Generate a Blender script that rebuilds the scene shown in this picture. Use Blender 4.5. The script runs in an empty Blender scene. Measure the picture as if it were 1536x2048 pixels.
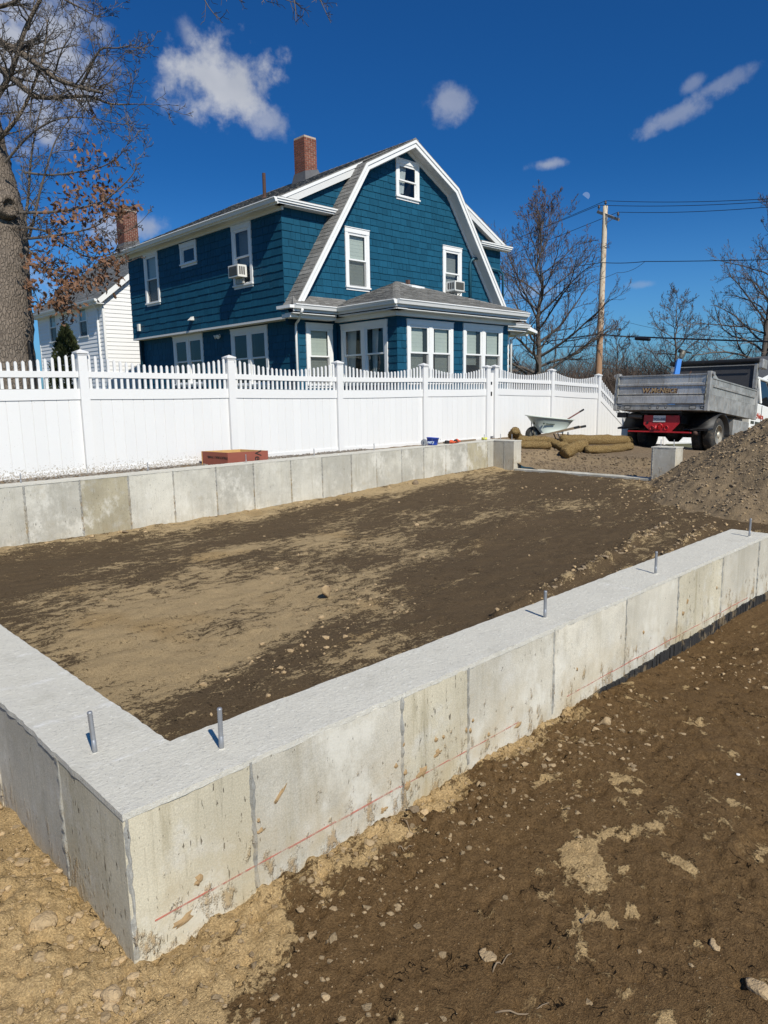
import bpy, bmesh, math, random
import numpy as np
from mathutils import Vector, Matrix
random.seed(7)
rng = np.random.default_rng(7)
S = bpy.context.scene
COL = S.collection

# ------------------------------------------------------------------ camera
# world axes: x along the long foundation walls, y along the short ones; the lens is the origin
A_ = Vector((0.71619337, -0.69768334, -0.01746455))     # camera right in world axes
D_ = Vector((-0.12709774, -0.10578215, -0.98623339))    # camera down
F_ = Vector((0.68623117, 0.70855352, -0.16443445))      # camera forward
cam = bpy.data.cameras.new('camera')
cam.sensor_fit = 'HORIZONTAL'; cam.sensor_width = 36.0; cam.lens = 36.0 * 1420.0 / 1536.0
cam.clip_start = 0.05; cam.clip_end = 3000.0
camo = bpy.data.objects.new('camera', cam); COL.objects.link(camo)
M3 = Matrix((A_, -D_, -F_)).transposed()
camo.matrix_world = M3.to_4x4()
S.camera = camo

# ------------------------------------------------------------------ sky and sun
SUN_EL, SUN_AZ = math.radians(43.5), math.radians(-106.0)
SV = Vector((math.cos(SUN_EL) * math.cos(SUN_AZ), math.cos(SUN_EL) * math.sin(SUN_AZ), math.sin(SUN_EL)))
W = bpy.data.worlds.new('World'); S.world = W; W.use_nodes = True
nt = W.node_tree; N = nt.nodes; L = nt.links
for n in list(N): N.remove(n)
def wn(t, **k):
    n = N.new(t)
    for a, b in k.items(): setattr(n, a, b)
    return n
out = wn('ShaderNodeOutputWorld'); bg = wn('ShaderNodeBackground')
bg.inputs['Strength'].default_value = 0.05
sky = wn('ShaderNodeTexSky', sky_type='NISHITA', sun_disc=False)
sky.sun_elevation = SUN_EL; sky.sun_rotation = math.atan2(SV.x, SV.y)
sky.altitude = 0.0; sky.air_density = 1.0; sky.dust_density = 1.2; sky.ozone_density = 1.5
tc = wn('ShaderNodeTexCoord')
def wmath(op, a, b=None, c=None, clamp=False):
    n = wn('ShaderNodeMath', operation=op, use_clamp=clamp)
    for i, v in enumerate((a, b, c)):
        if v is None: continue
        if isinstance(v, (int, float)): n.inputs[i].default_value = v
        else: L.new(v, n.inputs[i])
    return n.outputs[0]
def wdot(vec):
    n = wn('ShaderNodeVectorMath', operation='DOT_PRODUCT'); L.new(tc.outputs['Generated'], n.inputs[0]); n.inputs[1].default_value = vec
    return n.outputs['Value']
tint = wn('ShaderNodeMix', data_type='RGBA', blend_type='MULTIPLY'); tint.inputs['Factor'].default_value = 1.0
L.new(sky.outputs[0], tint.inputs['A'])
hz = wn('ShaderNodeMapRange', interpolation_type='SMOOTHSTEP'); L.new(wdot((0, 0, 1)), hz.inputs[0]); hz.inputs['From Min'].default_value = 0.30; hz.inputs['From Max'].default_value = -0.02
ht = wn('ShaderNodeMix', data_type='RGBA'); L.new(hz.outputs[0], ht.inputs['Factor']); ht.inputs['A'].default_value = (0.17, 0.79, 1.62, 1); ht.inputs['B'].default_value = (0.70, 1.55, 2.55, 1)   # paler air toward the horizon
L.new(ht.outputs['Result'], tint.inputs['B'])
cur = tint.outputs['Result']
def cnoise(scale, det, rough, off):
    mp = wn('ShaderNodeMapping'); L.new(tc.outputs['Generated'], mp.inputs['Vector']); mp.inputs['Location'].default_value = off
    n = wn('ShaderNodeTexNoise'); n.inputs['Scale'].default_value = scale; n.inputs['Detail'].default_value = det
    n.inputs['Roughness'].default_value = rough; L.new(mp.outputs[0], n.inputs['Vector'])
    return n.outputs['Fac']
nA = cnoise(13.0, 8.0, 0.62, (3.1, 0.4, 1.7)); nB = cnoise(38.0, 5.0, 0.6, (7.3, 2.2, 0.9)); nC = cnoise(18.0, 3.0, 0.5, (1.3, 5.2, 2.9))
# fair weather clouds: direction, half width, half height, tilt, density
def ndir(u, v): return (F_ + A_ * u - D_ * v).normalized()
CL = [(-0.235, 0.612, 0.074, 0.052, -0.15, 0.97), (-0.278, 0.672, 0.016, 0.026, 0.2, 0.30), (-0.165, 0.55, 0.04, 0.025, -0.3, 0.55), (0.093, 0.578, 0.034, 0.022, -0.1, 0.52), (0.415, 0.562, 0.052, 0.014, 0.34, 0.42), (0.465, 0.598, 0.042, 0.010, 0.3, 0.30), (0.435, 0.603, 0.022, 0.010, 0.5, 0.30),
      (0.232, 0.49, 0.032, 0.009, 0.05, 0.55), (-0.52, 0.64, 0.10, 0.09, 0.1, 0.85), (-0.37, 0.40, 0.06, 0.022, 0.1, 0.65),
      (0.20, 0.31, 0.05, 0.012, 0.0, 0.3), (0.36, 0.32, 0.03, 0.006, 0.0, 0.25), (-0.62, 0.32, 0.12, 0.03, 0.1, 0.6)]
for off in range(14):            # the same scattered clouds all the way round
    CL.append((None, None, 0.05 + 0.09 * random.random(), 0.03 + 0.05 * random.random(), 0.2 * (random.random() - 0.5), 0.8))
for cu, cv, cw, ch, tl, den in CL:
    if cu is None:
        az = math.radians(90 + random.uniform(60, 300)) - math.radians(45); el = math.radians(random.uniform(14, 60))
        c = Vector((math.cos(el) * math.cos(az), math.cos(el) * math.sin(az), math.sin(el)))
    else: c = ndir(cu, cv)
    e1 = c.cross(Vector((0, 0, 1))).normalized(); e2 = e1.cross(c).normalized()
    e1, e2 = e1 * math.cos(tl) + e2 * math.sin(tl), e2 * math.cos(tl) - e1 * math.sin(tl)
    dc = wdot(c); u = wmath('DIVIDE', wdot(e1), wmath('MAXIMUM', dc, 0.05)); v = wmath('DIVIDE', wdot(e2), wmath('MAXIMUM', dc, 0.05))
    uu = wmath('DIVIDE', u, cw); vv = wmath('DIVIDE', v, ch)
    r = wmath('SQRT', wmath('ADD', wmath('MULTIPLY', uu, uu), wmath('MULTIPLY', vv, vv)))
    r = wmath('ADD', r, wmath('MULTIPLY', wmath('SUBTRACT', nA, 0.5), 1.7)); r = wmath('ADD', r, wmath('MULTIPLY', wmath('SUBTRACT', nB, 0.5), 1.35))
    mr = wn('ShaderNodeMapRange', interpolation_type='SMOOTHSTEP'); L.new(r, mr.inputs[0])
    mr.inputs['From Min'].default_value = 1.02; mr.inputs['From Max'].default_value = 0.18; mr.inputs['To Max'].default_value = den
    m = wmath('MULTIPLY', mr.outputs[0], wmath('GREATER_THAN', dc, 0.2))
    mx = wn('ShaderNodeMix', data_type='RGBA'); L.new(m, mx.inputs['Factor']); L.new(cur, mx.inputs['A'])
    sh = wn('ShaderNodeMix', data_type='RGBA'); L.new(nC, sh.inputs['Factor']); sh.inputs['A'].default_value = (6.5, 7.3, 9.0, 1); sh.inputs['B'].default_value = (13.0, 13.3, 14.2, 1)
    L.new(sh.outputs['Result'], mx.inputs['B']); cur = mx.outputs['Result']
# the daytime half moon
mc = ndir(0.2845, 0.4450); me1 = mc.cross(Vector((0, 0, 1))).normalized(); me2 = me1.cross(mc)
mu = wmath('DIVIDE', wdot(me1), 0.0046); mv = wmath('DIVIDE', wdot(me2), 0.0046)
rr = wmath('ADD', wmath('MULTIPLY', mu, mu), wmath('MULTIPLY', mv, mv))
dk = wmath('ADD', wmath('MULTIPLY', mu, 0.6), wmath('MULTIPLY', mv, 0.75))
mm = wmath('MULTIPLY', wmath('MULTIPLY', wmath('LESS_THAN', rr, 1.0), wmath('GREATER_THAN', dk, -0.25)), wmath('GREATER_THAN', wdot(mc), 0.5))
mx = wn('ShaderNodeMix', data_type='RGBA', blend_type='ADD'); L.new(wmath('MULTIPLY', mm, 0.8), mx.inputs['Factor']); L.new(cur, mx.inputs['A']); mx.inputs['B'].default_value = (3.4, 3.3, 2.6, 1)
L.new(mx.outputs['Result'], bg.inputs['Color']); L.new(bg.outputs[0], out.inputs['Surface'])

sl = bpy.data.lights.new('sun', 'SUN'); sl.energy = 5.0; sl.angle = math.radians(0.53); sl.color = (1.0, 0.94, 0.82)
so = bpy.data.objects.new('sun', sl); COL.objects.link(so); so.rotation_euler = (-SV).to_track_quat('-Z', 'Y').to_euler(); so.location = (0, 0, 40)
S.view_settings.view_transform = 'Standard'; S.view_settings.look = 'None'; S.view_settings.exposure = 0.0; S.view_settings.gamma = 1.0
S.view_settings.use_curve_mapping = False
S.cycles.max_bounces = 6; S.cycles.transparent_max_bounces = 12; S.cycles.use_denoising = True

# ------------------------------------------------------------------ helpers
def P3(p): return (float(p[0]), float(p[1]), float(p[2]))
class MB:
    def __init__(s): s.v = []; s.f = []; s.m = []
    def add(s, vs, fs, mi=0):
        b = len(s.v); s.v.extend(P3(p) for p in vs)
        for f in fs: s.f.append(tuple(b + i for i in f)); s.m.append(mi)
    def box(s, x0, x1, y0, y1, z0, z1, mi=0):
        s.add([(x0, y0, z0), (x1, y0, z0), (x1, y1, z0), (x0, y1, z0), (x0, y0, z1), (x1, y0, z1), (x1, y1, z1), (x0, y1, z1)],
              [(0, 3, 2, 1), (4, 5, 6, 7), (0, 1, 5, 4), (1, 2, 6, 5), (2, 3, 7, 6), (3, 0, 4, 7)], mi)
    def hexa(s, c, mi=0):      # 8 corners: bottom 4 ccw, top 4 ccw
        s.add(c, [(0, 3, 2, 1), (4, 5, 6, 7), (0, 1, 5, 4), (1, 2, 6, 5), (2, 3, 7, 6), (3, 0, 4, 7)], mi)
    def fbox(s, fr, u0, u1, v0, v1, n0, n1, mi=0):
        q = lambda u, v, n: fr(u, v, n)
        s.hexa([q(u0, v0, n0), q(u1, v0, n0), q(u1, v0, n1), q(u0, v0, n1), q(u0, v1, n0), q(u1, v1, n0), q(u1, v1, n1), q(u0, v1, n1)], mi)
    def prism(s, pts, vec, mi=0):     # polygon swept along vec
        n = len(pts); vec = Vector(vec)
        a = [Vector(p) for p in pts]; b = [p + vec for p in a]
        s.add(a + b, [tuple(range(n))[::-1], tuple(range(n, 2 * n))] + [(i, (i + 1) % n, n + (i + 1) % n, n + i) for i in range(n)], mi)
    def tube(s, pts, rad, k=8, mi=0, caps=True):
        pts = [Vector(p) for p in pts]; n = len(pts)
        if isinstance(rad, (int, float)): rad = [rad] * n
        vs = []; ref = Vector((0.3, 0.2, 0.93))
        for i in range(n):
            t = (pts[min(i + 1, n - 1)] - pts[max(i - 1, 0)])
            if t.length < 1e-9: t = Vector((0, 0, 1))
            t.normalize()
            a = t.cross(ref)
            if a.length < 0.15: a = t.cross(Vector((1, 0, 0)))
            a.normalize(); b = t.cross(a)
            for j in range(k):
                th = 2 * math.pi * j / k
                vs.append(pts[i] + (a * math.cos(th) + b * math.sin(th)) * rad[i])
        fs = [(i * k + j, i * k + (j + 1) % k, (i + 1) * k + (j + 1) % k, (i + 1) * k + j) for i in range(n - 1) for j in range(k)]
        if caps: fs += [tuple(range(k))[::-1], tuple((n - 1) * k + j for j in range(k))]
        s.add(vs, fs, mi)
    def lathe(s, o, ax, prof, k=24, mi=0):   # prof: (radius, along axis)
        o = Vector(o); ax = Vector(ax).normalized(); a = ax.cross(Vector((0.31, 0.52, 0.8))).normalized(); b = ax.cross(a)
        vs = [o + ax * h + (a * math.cos(2 * math.pi * j / k) + b * math.sin(2 * math.pi * j / k)) * r for r, h in prof for j in range(k)]
        n = len(prof)
        fs = [(i * k + j, i * k + (j + 1) % k, (i + 1) * k + (j + 1) % k, (i + 1) * k + j) for i in range(n - 1) for j in range(k)]
        fs += [tuple(range(k))[::-1], tuple((n - 1) * k + j for j in range(k))]
        s.add(vs, fs, mi)
    def mesh(s, name, mats, smooth=False):
        me = bpy.data.meshes.new(name); me.from_pydata(s.v, [], s.f)
        if not isinstance(mats, (list, tuple)): mats = [mats]
        for m in mats: me.materials.append(m)
        if len(mats) > 1: me.polygons.foreach_set('material_index', s.m)
        if smooth: me.polygons.foreach_set('use_smooth', [True] * len(me.polygons))
        me.update(); return me
    def build(s, name, mats, parent=None, smooth=False, local=False):
        return link(name, s.mesh(name, mats, smooth), parent, local)
INV = {}
def link(name, data, parent=None, local=False, loc=None):
    o = bpy.data.objects.new(name, data); COL.objects.link(o)
    if parent is not None:
        o.parent = parent
        if not local: o.matrix_parent_inverse = INV.get(parent.name, Matrix.Identity(4))
    if loc is not None: o.location = loc
    return o
def tag(o, label=None, cat=None, group=None, kind=None):
    if label: o['label'] = label
    if cat: o['category'] = cat
    if group: o['group'] = group
    if kind: o['kind'] = kind
    return o
def thing(name, label, cat, loc=(0, 0, 0), group=None, rot=None):
    o = link(name, None); o.location = loc; o.empty_display_size = 0.2
    if rot: o.rotation_euler = rot
    INV[o.name] = Matrix.Translation(Vector(loc)).inverted()
    return tag(o, label, cat, group)
def grid_mesh(name, X, Y, Z, mats, smooth=True, attrs=None, keep=None):
    ny, nx = X.shape
    co = np.stack([X, Y, Z], -1).reshape(-1, 3)
    idx = np.arange(nx * ny).reshape(ny, nx)
    q = np.stack([idx[:-1, :-1], idx[:-1, 1:], idx[1:, 1:], idx[1:, :-1]], -1)
    if keep is not None: q = q[keep]
    q = q.reshape(-1, 4)
    me = bpy.data.meshes.new(name)
    me.vertices.add(len(co)); me.vertices.foreach_set('co', co.ravel())
    me.loops.add(q.size); me.loops.foreach_set('vertex_index', q.ravel().astype(np.int32))
    me.polygons.add(len(q)); me.polygons.foreach_set('loop_start', np.arange(0, q.size, 4, dtype=np.int32))
    me.polygons.foreach_set('loop_total', np.full(len(q), 4, dtype=np.int32))
    if smooth: me.polygons.foreach_set('use_smooth', np.ones(len(q), dtype=bool))
    for m in (mats if isinstance(mats, list) else [mats]): me.materials.append(m)
    for k, a in (attrs or {}).items():
        at = me.attributes.new(k, 'FLOAT', 'POINT'); at.data.foreach_set('value', a.ravel().astype(np.float32))
    me.update(); me.validate(); return me
def hash2(i, j, seed):
    h = (i.astype(np.int64) * 374761393 + j.astype(np.int64) * 668265263 + seed * 1442695041) & 0x7fffffff
    h = ((h ^ (h >> 13)) * 1274126177) & 0x7fffffff
    return ((h ^ (h >> 16)) & 0xffff) / 65535.0
def vnoise(x, y, seed=0):
    xi = np.floor(x); yi = np.floor(y); fx = x - xi; fy = y - yi
    fx = fx * fx * (3 - 2 * fx); fy = fy * fy * (3 - 2 * fy)
    a = hash2(xi, yi, seed); b = hash2(xi + 1, yi, seed); c = hash2(xi, yi + 1, seed); d = hash2(xi + 1, yi + 1, seed)
    return (a * (1 - fx) + b * fx) * (1 - fy) + (c * (1 - fx) + d * fx) * fy
def fbm(x, y, sc, octv=4, seed=0, gain=0.5):
    t = 0; amp = 1.0; tot = 0
    for o in range(octv):
        t = t + amp * vnoise(x * sc + o * 17.3, y * sc + o * 9.1, seed + o); tot += amp; amp *= gain; sc *= 2.03
    return t / tot
def sstep(a, b, x):
    t = np.clip((x - a) / (b - a), 0, 1); return t * t * (3 - 2 * t)

# ------------------------------------------------------------------ materials
class NG:
    def __init__(s, name):
        s.m = bpy.data.materials.new(name); s.m.use_nodes = True; s.t = s.m.node_tree; s.n = s.t.nodes; s.l = s.t.links
        s.b = s.n['Principled BSDF']; s.o = s.n['Material Output']; s.pos = s.new('ShaderNodeNewGeometry').outputs['Position']
    def new(s, t, **k):
        n = s.n.new(t)
        for a, b in k.items(): setattr(n, a, b)
        return n
    def put(s, sock, v):
        if isinstance(v, (int, float)): sock.default_value = v
        elif isinstance(v, (tuple, list)): sock.default_value = tuple(v) if len(v) != 3 or sock.type == 'VECTOR' else (*v, 1)
        else: s.l.new(v, sock)
    def noise(s, scale, det=4, rough=0.55, vec=None, stretch=None, dist=0.0, out='Fac'):
        n = s.new('ShaderNodeTexNoise'); n.inputs['Scale'].default_value = scale; n.inputs['Detail'].default_value = det
        n.inputs['Roughness'].default_value = rough; n.inputs['Distortion'].default_value = dist
        vec = vec or s.pos
        if stretch:
            mp = s.new('ShaderNodeMapping'); s.l.new(vec, mp.inputs['Vector']); mp.inputs['Scale'].default_value = stretch; vec = mp.outputs[0]
        s.l.new(vec, n.inputs['Vector']); return n.outputs[out]
    def voro(s, scale, feat='DISTANCE_TO_EDGE', vec=None, rand=1.0):
        n = s.new('ShaderNodeTexVoronoi', feature=feat); n.inputs['Scale'].default_value = scale; n.inputs['Randomness'].default_value = rand
        s.l.new(vec or s.pos, n.inputs['Vector']); return n.outputs['Distance'] if feat == 'DISTANCE_TO_EDGE' else n.outputs
    def ramp(s, v, a, b, lo=0.0, hi=1.0):
        n = s.new('ShaderNodeMapRange', interpolation_type='SMOOTHSTEP'); s.put(n.inputs[0], v)
        n.inputs['From Min'].default_value = a; n.inputs['From Max'].default_value = b; n.inputs['To Min'].default_value = lo; n.inputs['To Max'].default_value = hi
        return n.outputs[0]
    def math(s, op, a, b=0.0, clamp=False):
        n = s.new('ShaderNodeMath', operation=op, use_clamp=clamp); s.put(n.inputs[0], a); s.put(n.inputs[1], b); return n.outputs[0]
    def mix(s, f, a, b, mode='MIX'):
        n = s.new('ShaderNodeMix', data_type='RGBA', blend_type=mode); s.put(n.inputs['Factor'], f); s.put(n.inputs['A'], a); s.put(n.inputs['B'], b); return n.outputs['Result']
    def island(s):
        return s.new('ShaderNodeNewGeometry').outputs['Random Per Island']
    def objrand(s):
        return s.new('ShaderNodeObjectInfo').outputs['Random']
    def attr(s, name):
        n = s.new('ShaderNodeAttribute'); n.attribute_name = name; return n.outputs['Fac']
    def sep(s, vec=None):
        n = s.new('ShaderNodeSeparateXYZ'); s.l.new(vec or s.pos, n.inputs[0]); return n.outputs
    def bump(s, h, strength=0.4, dist=0.01, prev=None):
        n = s.new('ShaderNodeBump'); n.inputs['Strength'].default_value = strength; n.inputs['Distance'].default_value = dist
        s.put(n.inputs['Height'], h)
        if prev is not None: s.l.new(prev, n.inputs['Normal'])
        return n.outputs[0]
    def fin(s, col, rough=0.8, nrm=None, metal=0.0, spec=None):
        s.put(s.b.inputs['Base Color'], col); s.put(s.b.inputs['Roughness'], rough); s.put(s.b.inputs['Metallic'], metal)
        if nrm is not None: s.l.new(nrm, s.b.inputs['Normal'])
        if spec is not None: s.b.inputs['Specular IOR Level'].default_value = spec
        return s.m
def simple(name, c, rough=0.6, metal=0.0, var=0.12, scale=6.0, bump=0.0, bscale=60, isl=0.0, spec=None, dirt=None):
    g = NG(name); c = Vector(c)
    col = g.mix(g.noise(scale, 5, 0.6), tuple(c * (1 - var)), tuple(c * (1 + var)))
    if isl:
        f = g.math('ADD', g.math('MULTIPLY', g.math('ADD', g.island(), g.objrand()), isl), 1 - isl)
        cc = g.new('ShaderNodeCombineColor'); [g.l.new(f, cc.inputs[i]) for i in range(3)]
        col = g.mix(1.0, col, cc.outputs[0], 'MULTIPLY')
    if dirt: col = g.mix(g.ramp(g.noise(dirt[1], 6, 0.65), dirt[2], dirt[3]), col, dirt[0])
    nr = g.bump(g.noise(bscale, 4, 0.6), bump, 0.01) if bump else None
    return g.fin(col, rough, nr, metal, spec)

def soil_mat(name, wet=(0.108, 0.065, 0.029), wet2=(0.145, 0.090, 0.042), dry=(0.56, 0.395, 0.20), dry2=(0.43, 0.305, 0.16), cracks=True, ochre=False, flake=0.0):
    g = NG(name)
    d = g.attr('dry'); big = g.noise(2.2, 5, 0.6); med = g.noise(9, 6, 0.65, stretch=(0.75, 1.35, 1.0)); fine = g.noise(55, 5, 0.7); vf = g.noise(230, 3, 0.6)
    s = g.math('ADD', d, g.math('MULTIPLY', g.math('SUBTRACT', med, 0.5), 1.5)); s = g.math('ADD', s, g.math('MULTIPLY', g.math('SUBTRACT', fine, 0.5), 1.25))
    fl = g.math('MULTIPLY', g.ramp(g.noise(15, 5, 0.7, stretch=(0.65, 1.5, 1.0)), 0.625, 0.665), g.ramp(g.noise(1.7, 3, 0.5), 0.40, 0.60)); mask = g.math('MAXIMUM', g.ramp(s, 0.43, 0.61), g.math('MULTIPLY', fl, flake))
    wetc = g.mix(big, wet, wet2); wetc = g.mix(g.ramp(fine, 0.3, 0.75), wetc, tuple(Vector(wet2) * 1.25)); 
    dryc = g.mix(g.noise(5, 5, 0.6), dry2, dry); dryc = g.mix(g.ramp(fine, 0.35, 0.7), dryc, tuple(Vector(dry) * 0.72))
    if ochre: dryc = g.mix(g.math('MULTIPLY', g.ramp(g.noise(1.1, 3, 0.5), 0.55, 0.72), 0.55), dryc, (0.30, 0.20, 0.09))
    dryc = g.mix(g.ramp(vf, 0.62, 0.7), dryc, tuple(Vector(dry) * 1.35))
    col = g.mix(mask, wetc, dryc); gr = g.noise(170, 4, 0.75); col = g.mix(1.0, col, g.mix(g.ramp(gr, 0.3, 0.7), (0.62, 0.60, 0.58), (1.28, 1.28, 1.26)), 'MULTIPLY')
    grit = g.ramp(g.noise(140, 2, 0.5), 0.70, 0.76)
    col = g.mix(g.math('MULTIPLY', grit, 0.7), col, (0.42, 0.32, 0.2))
    h = g.math('ADD', g.math('MULTIPLY', fine, 0.6), g.math('MULTIPLY', vf, 0.35)); h = g.math('ADD', h, g.math('MULTIPLY', mask, 0.25))
    nr = g.bump(g.math('ADD', h, g.math('MULTIPLY', g.noise(480, 2, 0.6), 0.22)), 1.0, 0.016)
    if cracks:
        wv = g.new('ShaderNodeVectorMath', operation='ADD'); nn = g.noise(6, 3, 0.6, out='Color'); sc = g.new('ShaderNodeVectorMath', operation='SCALE'); g.l.new(nn, sc.inputs[0]); sc.inputs['Scale'].default_value = 0.22
        g.l.new(g.pos, wv.inputs[0]); g.l.new(sc.outputs[0], wv.inputs[1])
        rn = g.math('ABSOLUTE', g.math('SUBTRACT', g.noise(8, 3, 0.55, vec=wv.outputs[0], stretch=(1.5, 0.7, 1.0)), 0.5)); cm = g.math('MULTIPLY', g.math('MULTIPLY', g.ramp(rn, 0.011, 0.002), g.ramp(g.noise(2.6, 4, 0.7), 0.48, 0.58)), g.ramp(g.noise(21, 3, 0.6), 0.50, 0.60))
        rn2 = g.math('ABSOLUTE', g.math('SUBTRACT', g.noise(26, 3, 0.55, stretch=(1.6, 0.7, 1.0)), 0.5)); cm = g.math('MAXIMUM', cm, g.math('MULTIPLY', g.math('MULTIPLY', g.ramp(rn2, 0.016, 0.003), g.ramp(g.noise(6, 4, 0.7), 0.50, 0.60)), g.ramp(g.noise(50, 3, 0.6), 0.50, 0.60)))
        col = g.mix(cm, col, (0.012, 0.009, 0.006)); nr = g.bump(g.math('SUBTRACT', 1.0, cm), 0.8, 0.02, nr)
    return g.fin(col, g.ramp(mask, 0, 1, 0.85, 0.95), nr, spec=0.08)

def concrete_mat(name, base=(0.50, 0.48, 0.42), mud=0.0, streak=0.3, pit=0.69, stain=(0.28, 0.24, 0.15), zlow=-1.42, obj=True):
    g = NG(name)
    a = g.noise(1.7, 5, 0.62); b = g.noise(7, 6, 0.65); st = g.noise(10, 6, 0.7, stretch=(1.6, 1.6, 0.12)); fine = g.noise(120, 4, 0.6); grain = g.noise(75, 4, 0.7, stretch=(1, 1, 0.07))
    base = Vector(base)
    col = g.mix(g.ramp(a, 0.35, 0.68), tuple(base * 0.84), tuple(base * 1.13))
    col = g.mix(g.math('MULTIPLY', g.ramp(b, 0.5, 0.72), 0.55), col, tuple(Vector((0.56, 0.545, 0.50)) * (base[0] / 0.5)))
    col = g.mix(g.math('MULTIPLY', g.ramp(g.noise(3.3, 5, 0.7), 0.55, 0.68), 0.5), col, tuple(base * 0.72))
    if obj:
        r = g.objrand()
        v = g.ramp(g.math('FRACT', g.math('MULTIPLY', r, 7.31)), 0, 1, 0.88, 1.08)
        cc = g.new('ShaderNodeCombineColor'); [g.l.new(v, cc.inputs[i]) for i in range(3)]; col = g.mix(1.0, col, cc.outputs[0], 'MULTIPLY')
    col = g.mix(g.math('MULTIPLY', g.ramp(st, 0.50, 0.72), streak), col, tuple(Vector(stain)))
    col = g.mix(g.math('MULTIPLY', g.ramp(grain, 0.55, 0.75), streak * 1.1), col, tuple(base * 0.45)); col = g.mix(1.0, col, g.mix(g.ramp(g.noise(210, 3, 0.7), 0.3, 0.7), (0.84, 0.84, 0.84), (1.12, 1.12, 1.12)), 'MULTIPLY')
    wp = g.noise(2.6, 6, 0.7, stretch=(1, 1, 0.7)); col = g.mix(g.math('MULTIPLY', g.ramp(wp, 0.52, 0.66), 0.6), col, (0.70, 0.68, 0.61)); bp_ = g.noise(5.5, 5, 0.75); col = g.mix(g.math('MULTIPLY', g.ramp(bp_, 0.56, 0.70), 0.35), col, (0.40, 0.35, 0.25))
    pits = g.math('MAXIMUM', g.ramp(g.noise(95, 3, 0.55, stretch=(1, 1, 0.22)), pit, pit + 0.03), g.ramp(g.noise(42, 3, 0.55, stretch=(1, 1, 0.45)), 0.72, 0.75)); col = g.mix(g.math('MULTIPLY', pits, 0.85), col, (0.085, 0.072, 0.055))
    nr = g.bump(g.math('SUBTRACT', g.math('ADD', g.math('MULTIPLY', b, 0.5), g.math('MULTIPLY', fine, 0.35)), g.math('MULTIPLY', pits, 0.9)), 0.5, 0.006)
    if mud:
        z = g.sep()[2]; low = g.ramp(z, zlow + 0.34, zlow + 0.0)
        mk = g.math('ADD', g.noise(15, 5, 0.7, stretch=(1.3, 1.3, 0.6)), g.math('MULTIPLY', low, 0.2)); mm = g.math('MULTIPLY', g.ramp(mk, 0.70, 0.84), mud * 0.75)
        col = g.mix(mm, col, g.mix(fine, (0.27, 0.17, 0.075), (0.40, 0.27, 0.13)))
        hz = g.math('MULTIPLY', g.math('MULTIPLY', low, g.ramp(g.noise(4, 4, 0.6), 0.4, 0.65)), 0.55 * mud); col = g.mix(hz, col, (0.42, 0.33, 0.19)); nr = g.bump(mm, 0.7, 0.012, nr)
    return g.fin(col, 0.92, nr, spec=0.08)

def top_mat(name):
    g = NG(name)
    a = g.noise(2.5, 4, 0.6); f = g.noise(75, 5, 0.75); w = g.noise(38, 4, 0.8, stretch=(1.0, 2.2, 1))
    col = g.mix(a, (0.53, 0.51, 0.45), (0.61, 0.585, 0.51)); col = g.mix(g.math('MULTIPLY', g.ramp(w, 0.56, 0.68), 0.8), col, (0.76, 0.74, 0.67)); col = g.mix(g.math('MULTIPLY', g.ramp(f, 0.46, 0.28), 0.85), col, (0.34, 0.33, 0.30))
    e = g.attr('edge'); col = g.mix(g.math('MULTIPLY', e, g.ramp(f, 0.35, 0.7)), col, (0.58, 0.57, 0.53))
    sp = g.noise(6, 5, 0.7); col = g.mix(g.math('MULTIPLY', g.ramp(sp, 0.52, 0.72), 0.5), col, (0.42, 0.40, 0.34)); col = g.mix(g.math('MULTIPLY', g.ramp(g.noise(13, 6, 0.8), 0.66, 0.74), 0.6), col, (0.40, 0.31, 0.19)); col = g.mix(g.math('MULTIPLY', g.ramp(g.noise(150, 2, 0.5), 0.68, 0.74), 0.6), col, (0.20, 0.18, 0.15))
    ln = g.attr('line'); col = g.mix(g.math('MULTIPLY', ln, g.ramp(w, 0.35, 0.6)), col, (0.68, 0.67, 0.64))
    nr = g.bump(g.math('ADD', g.math('MULTIPLY', f, 0.7), g.math('MULTIPLY', w, 0.6)), 0.85, 0.006)
    return g.fin(col, 0.94, nr, spec=0.05)

def paint_mat(name, c, var=0.12, rough=0.55, isl=0.22, streak=0.3):
    g = NG(name); c = Vector(c)
    st = g.noise(30, 5, 0.65, stretch=(1, 1, 0.1)); col = g.mix(st, tuple(c * (1 - streak)), tuple(c * (1 + streak)))
    f = g.math('ADD', g.math('MULTIPLY', g.math('ADD', g.island(), g.objrand()), isl), 1 - isl)
    cc = g.new('ShaderNodeCombineColor'); [g.l.new(f, cc.inputs[i]) for i in range(3)]; col = g.mix(1.0, col, cc.outputs[0], 'MULTIPLY')
    nr = g.bump(g.noise(45, 4, 0.6, stretch=(1, 1, 0.08)), 0.45, 0.006)
    return g.fin(col, rough, nr, spec=0.14)

def roof_mat(name, c=(0.155, 0.152, 0.145)):
    g = NG(name); c = Vector(c)
    r = g.island(); col = g.mix(r, tuple(c * 0.66), tuple(c * 1.5)); col = g.mix(g.ramp(g.noise(160, 2, 0.5), 0.52, 0.6), col, tuple(c * 1.8)); col = g.mix(g.math('MULTIPLY', g.ramp(g.noise(14, 4, 0.7), 0.5, 0.65), 0.4), col, (0.10, 0.085, 0.07))
    return g.fin(col, 0.93, g.bump(g.noise(220, 2, 0.5), 0.6, 0.006), spec=0.15)

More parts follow.
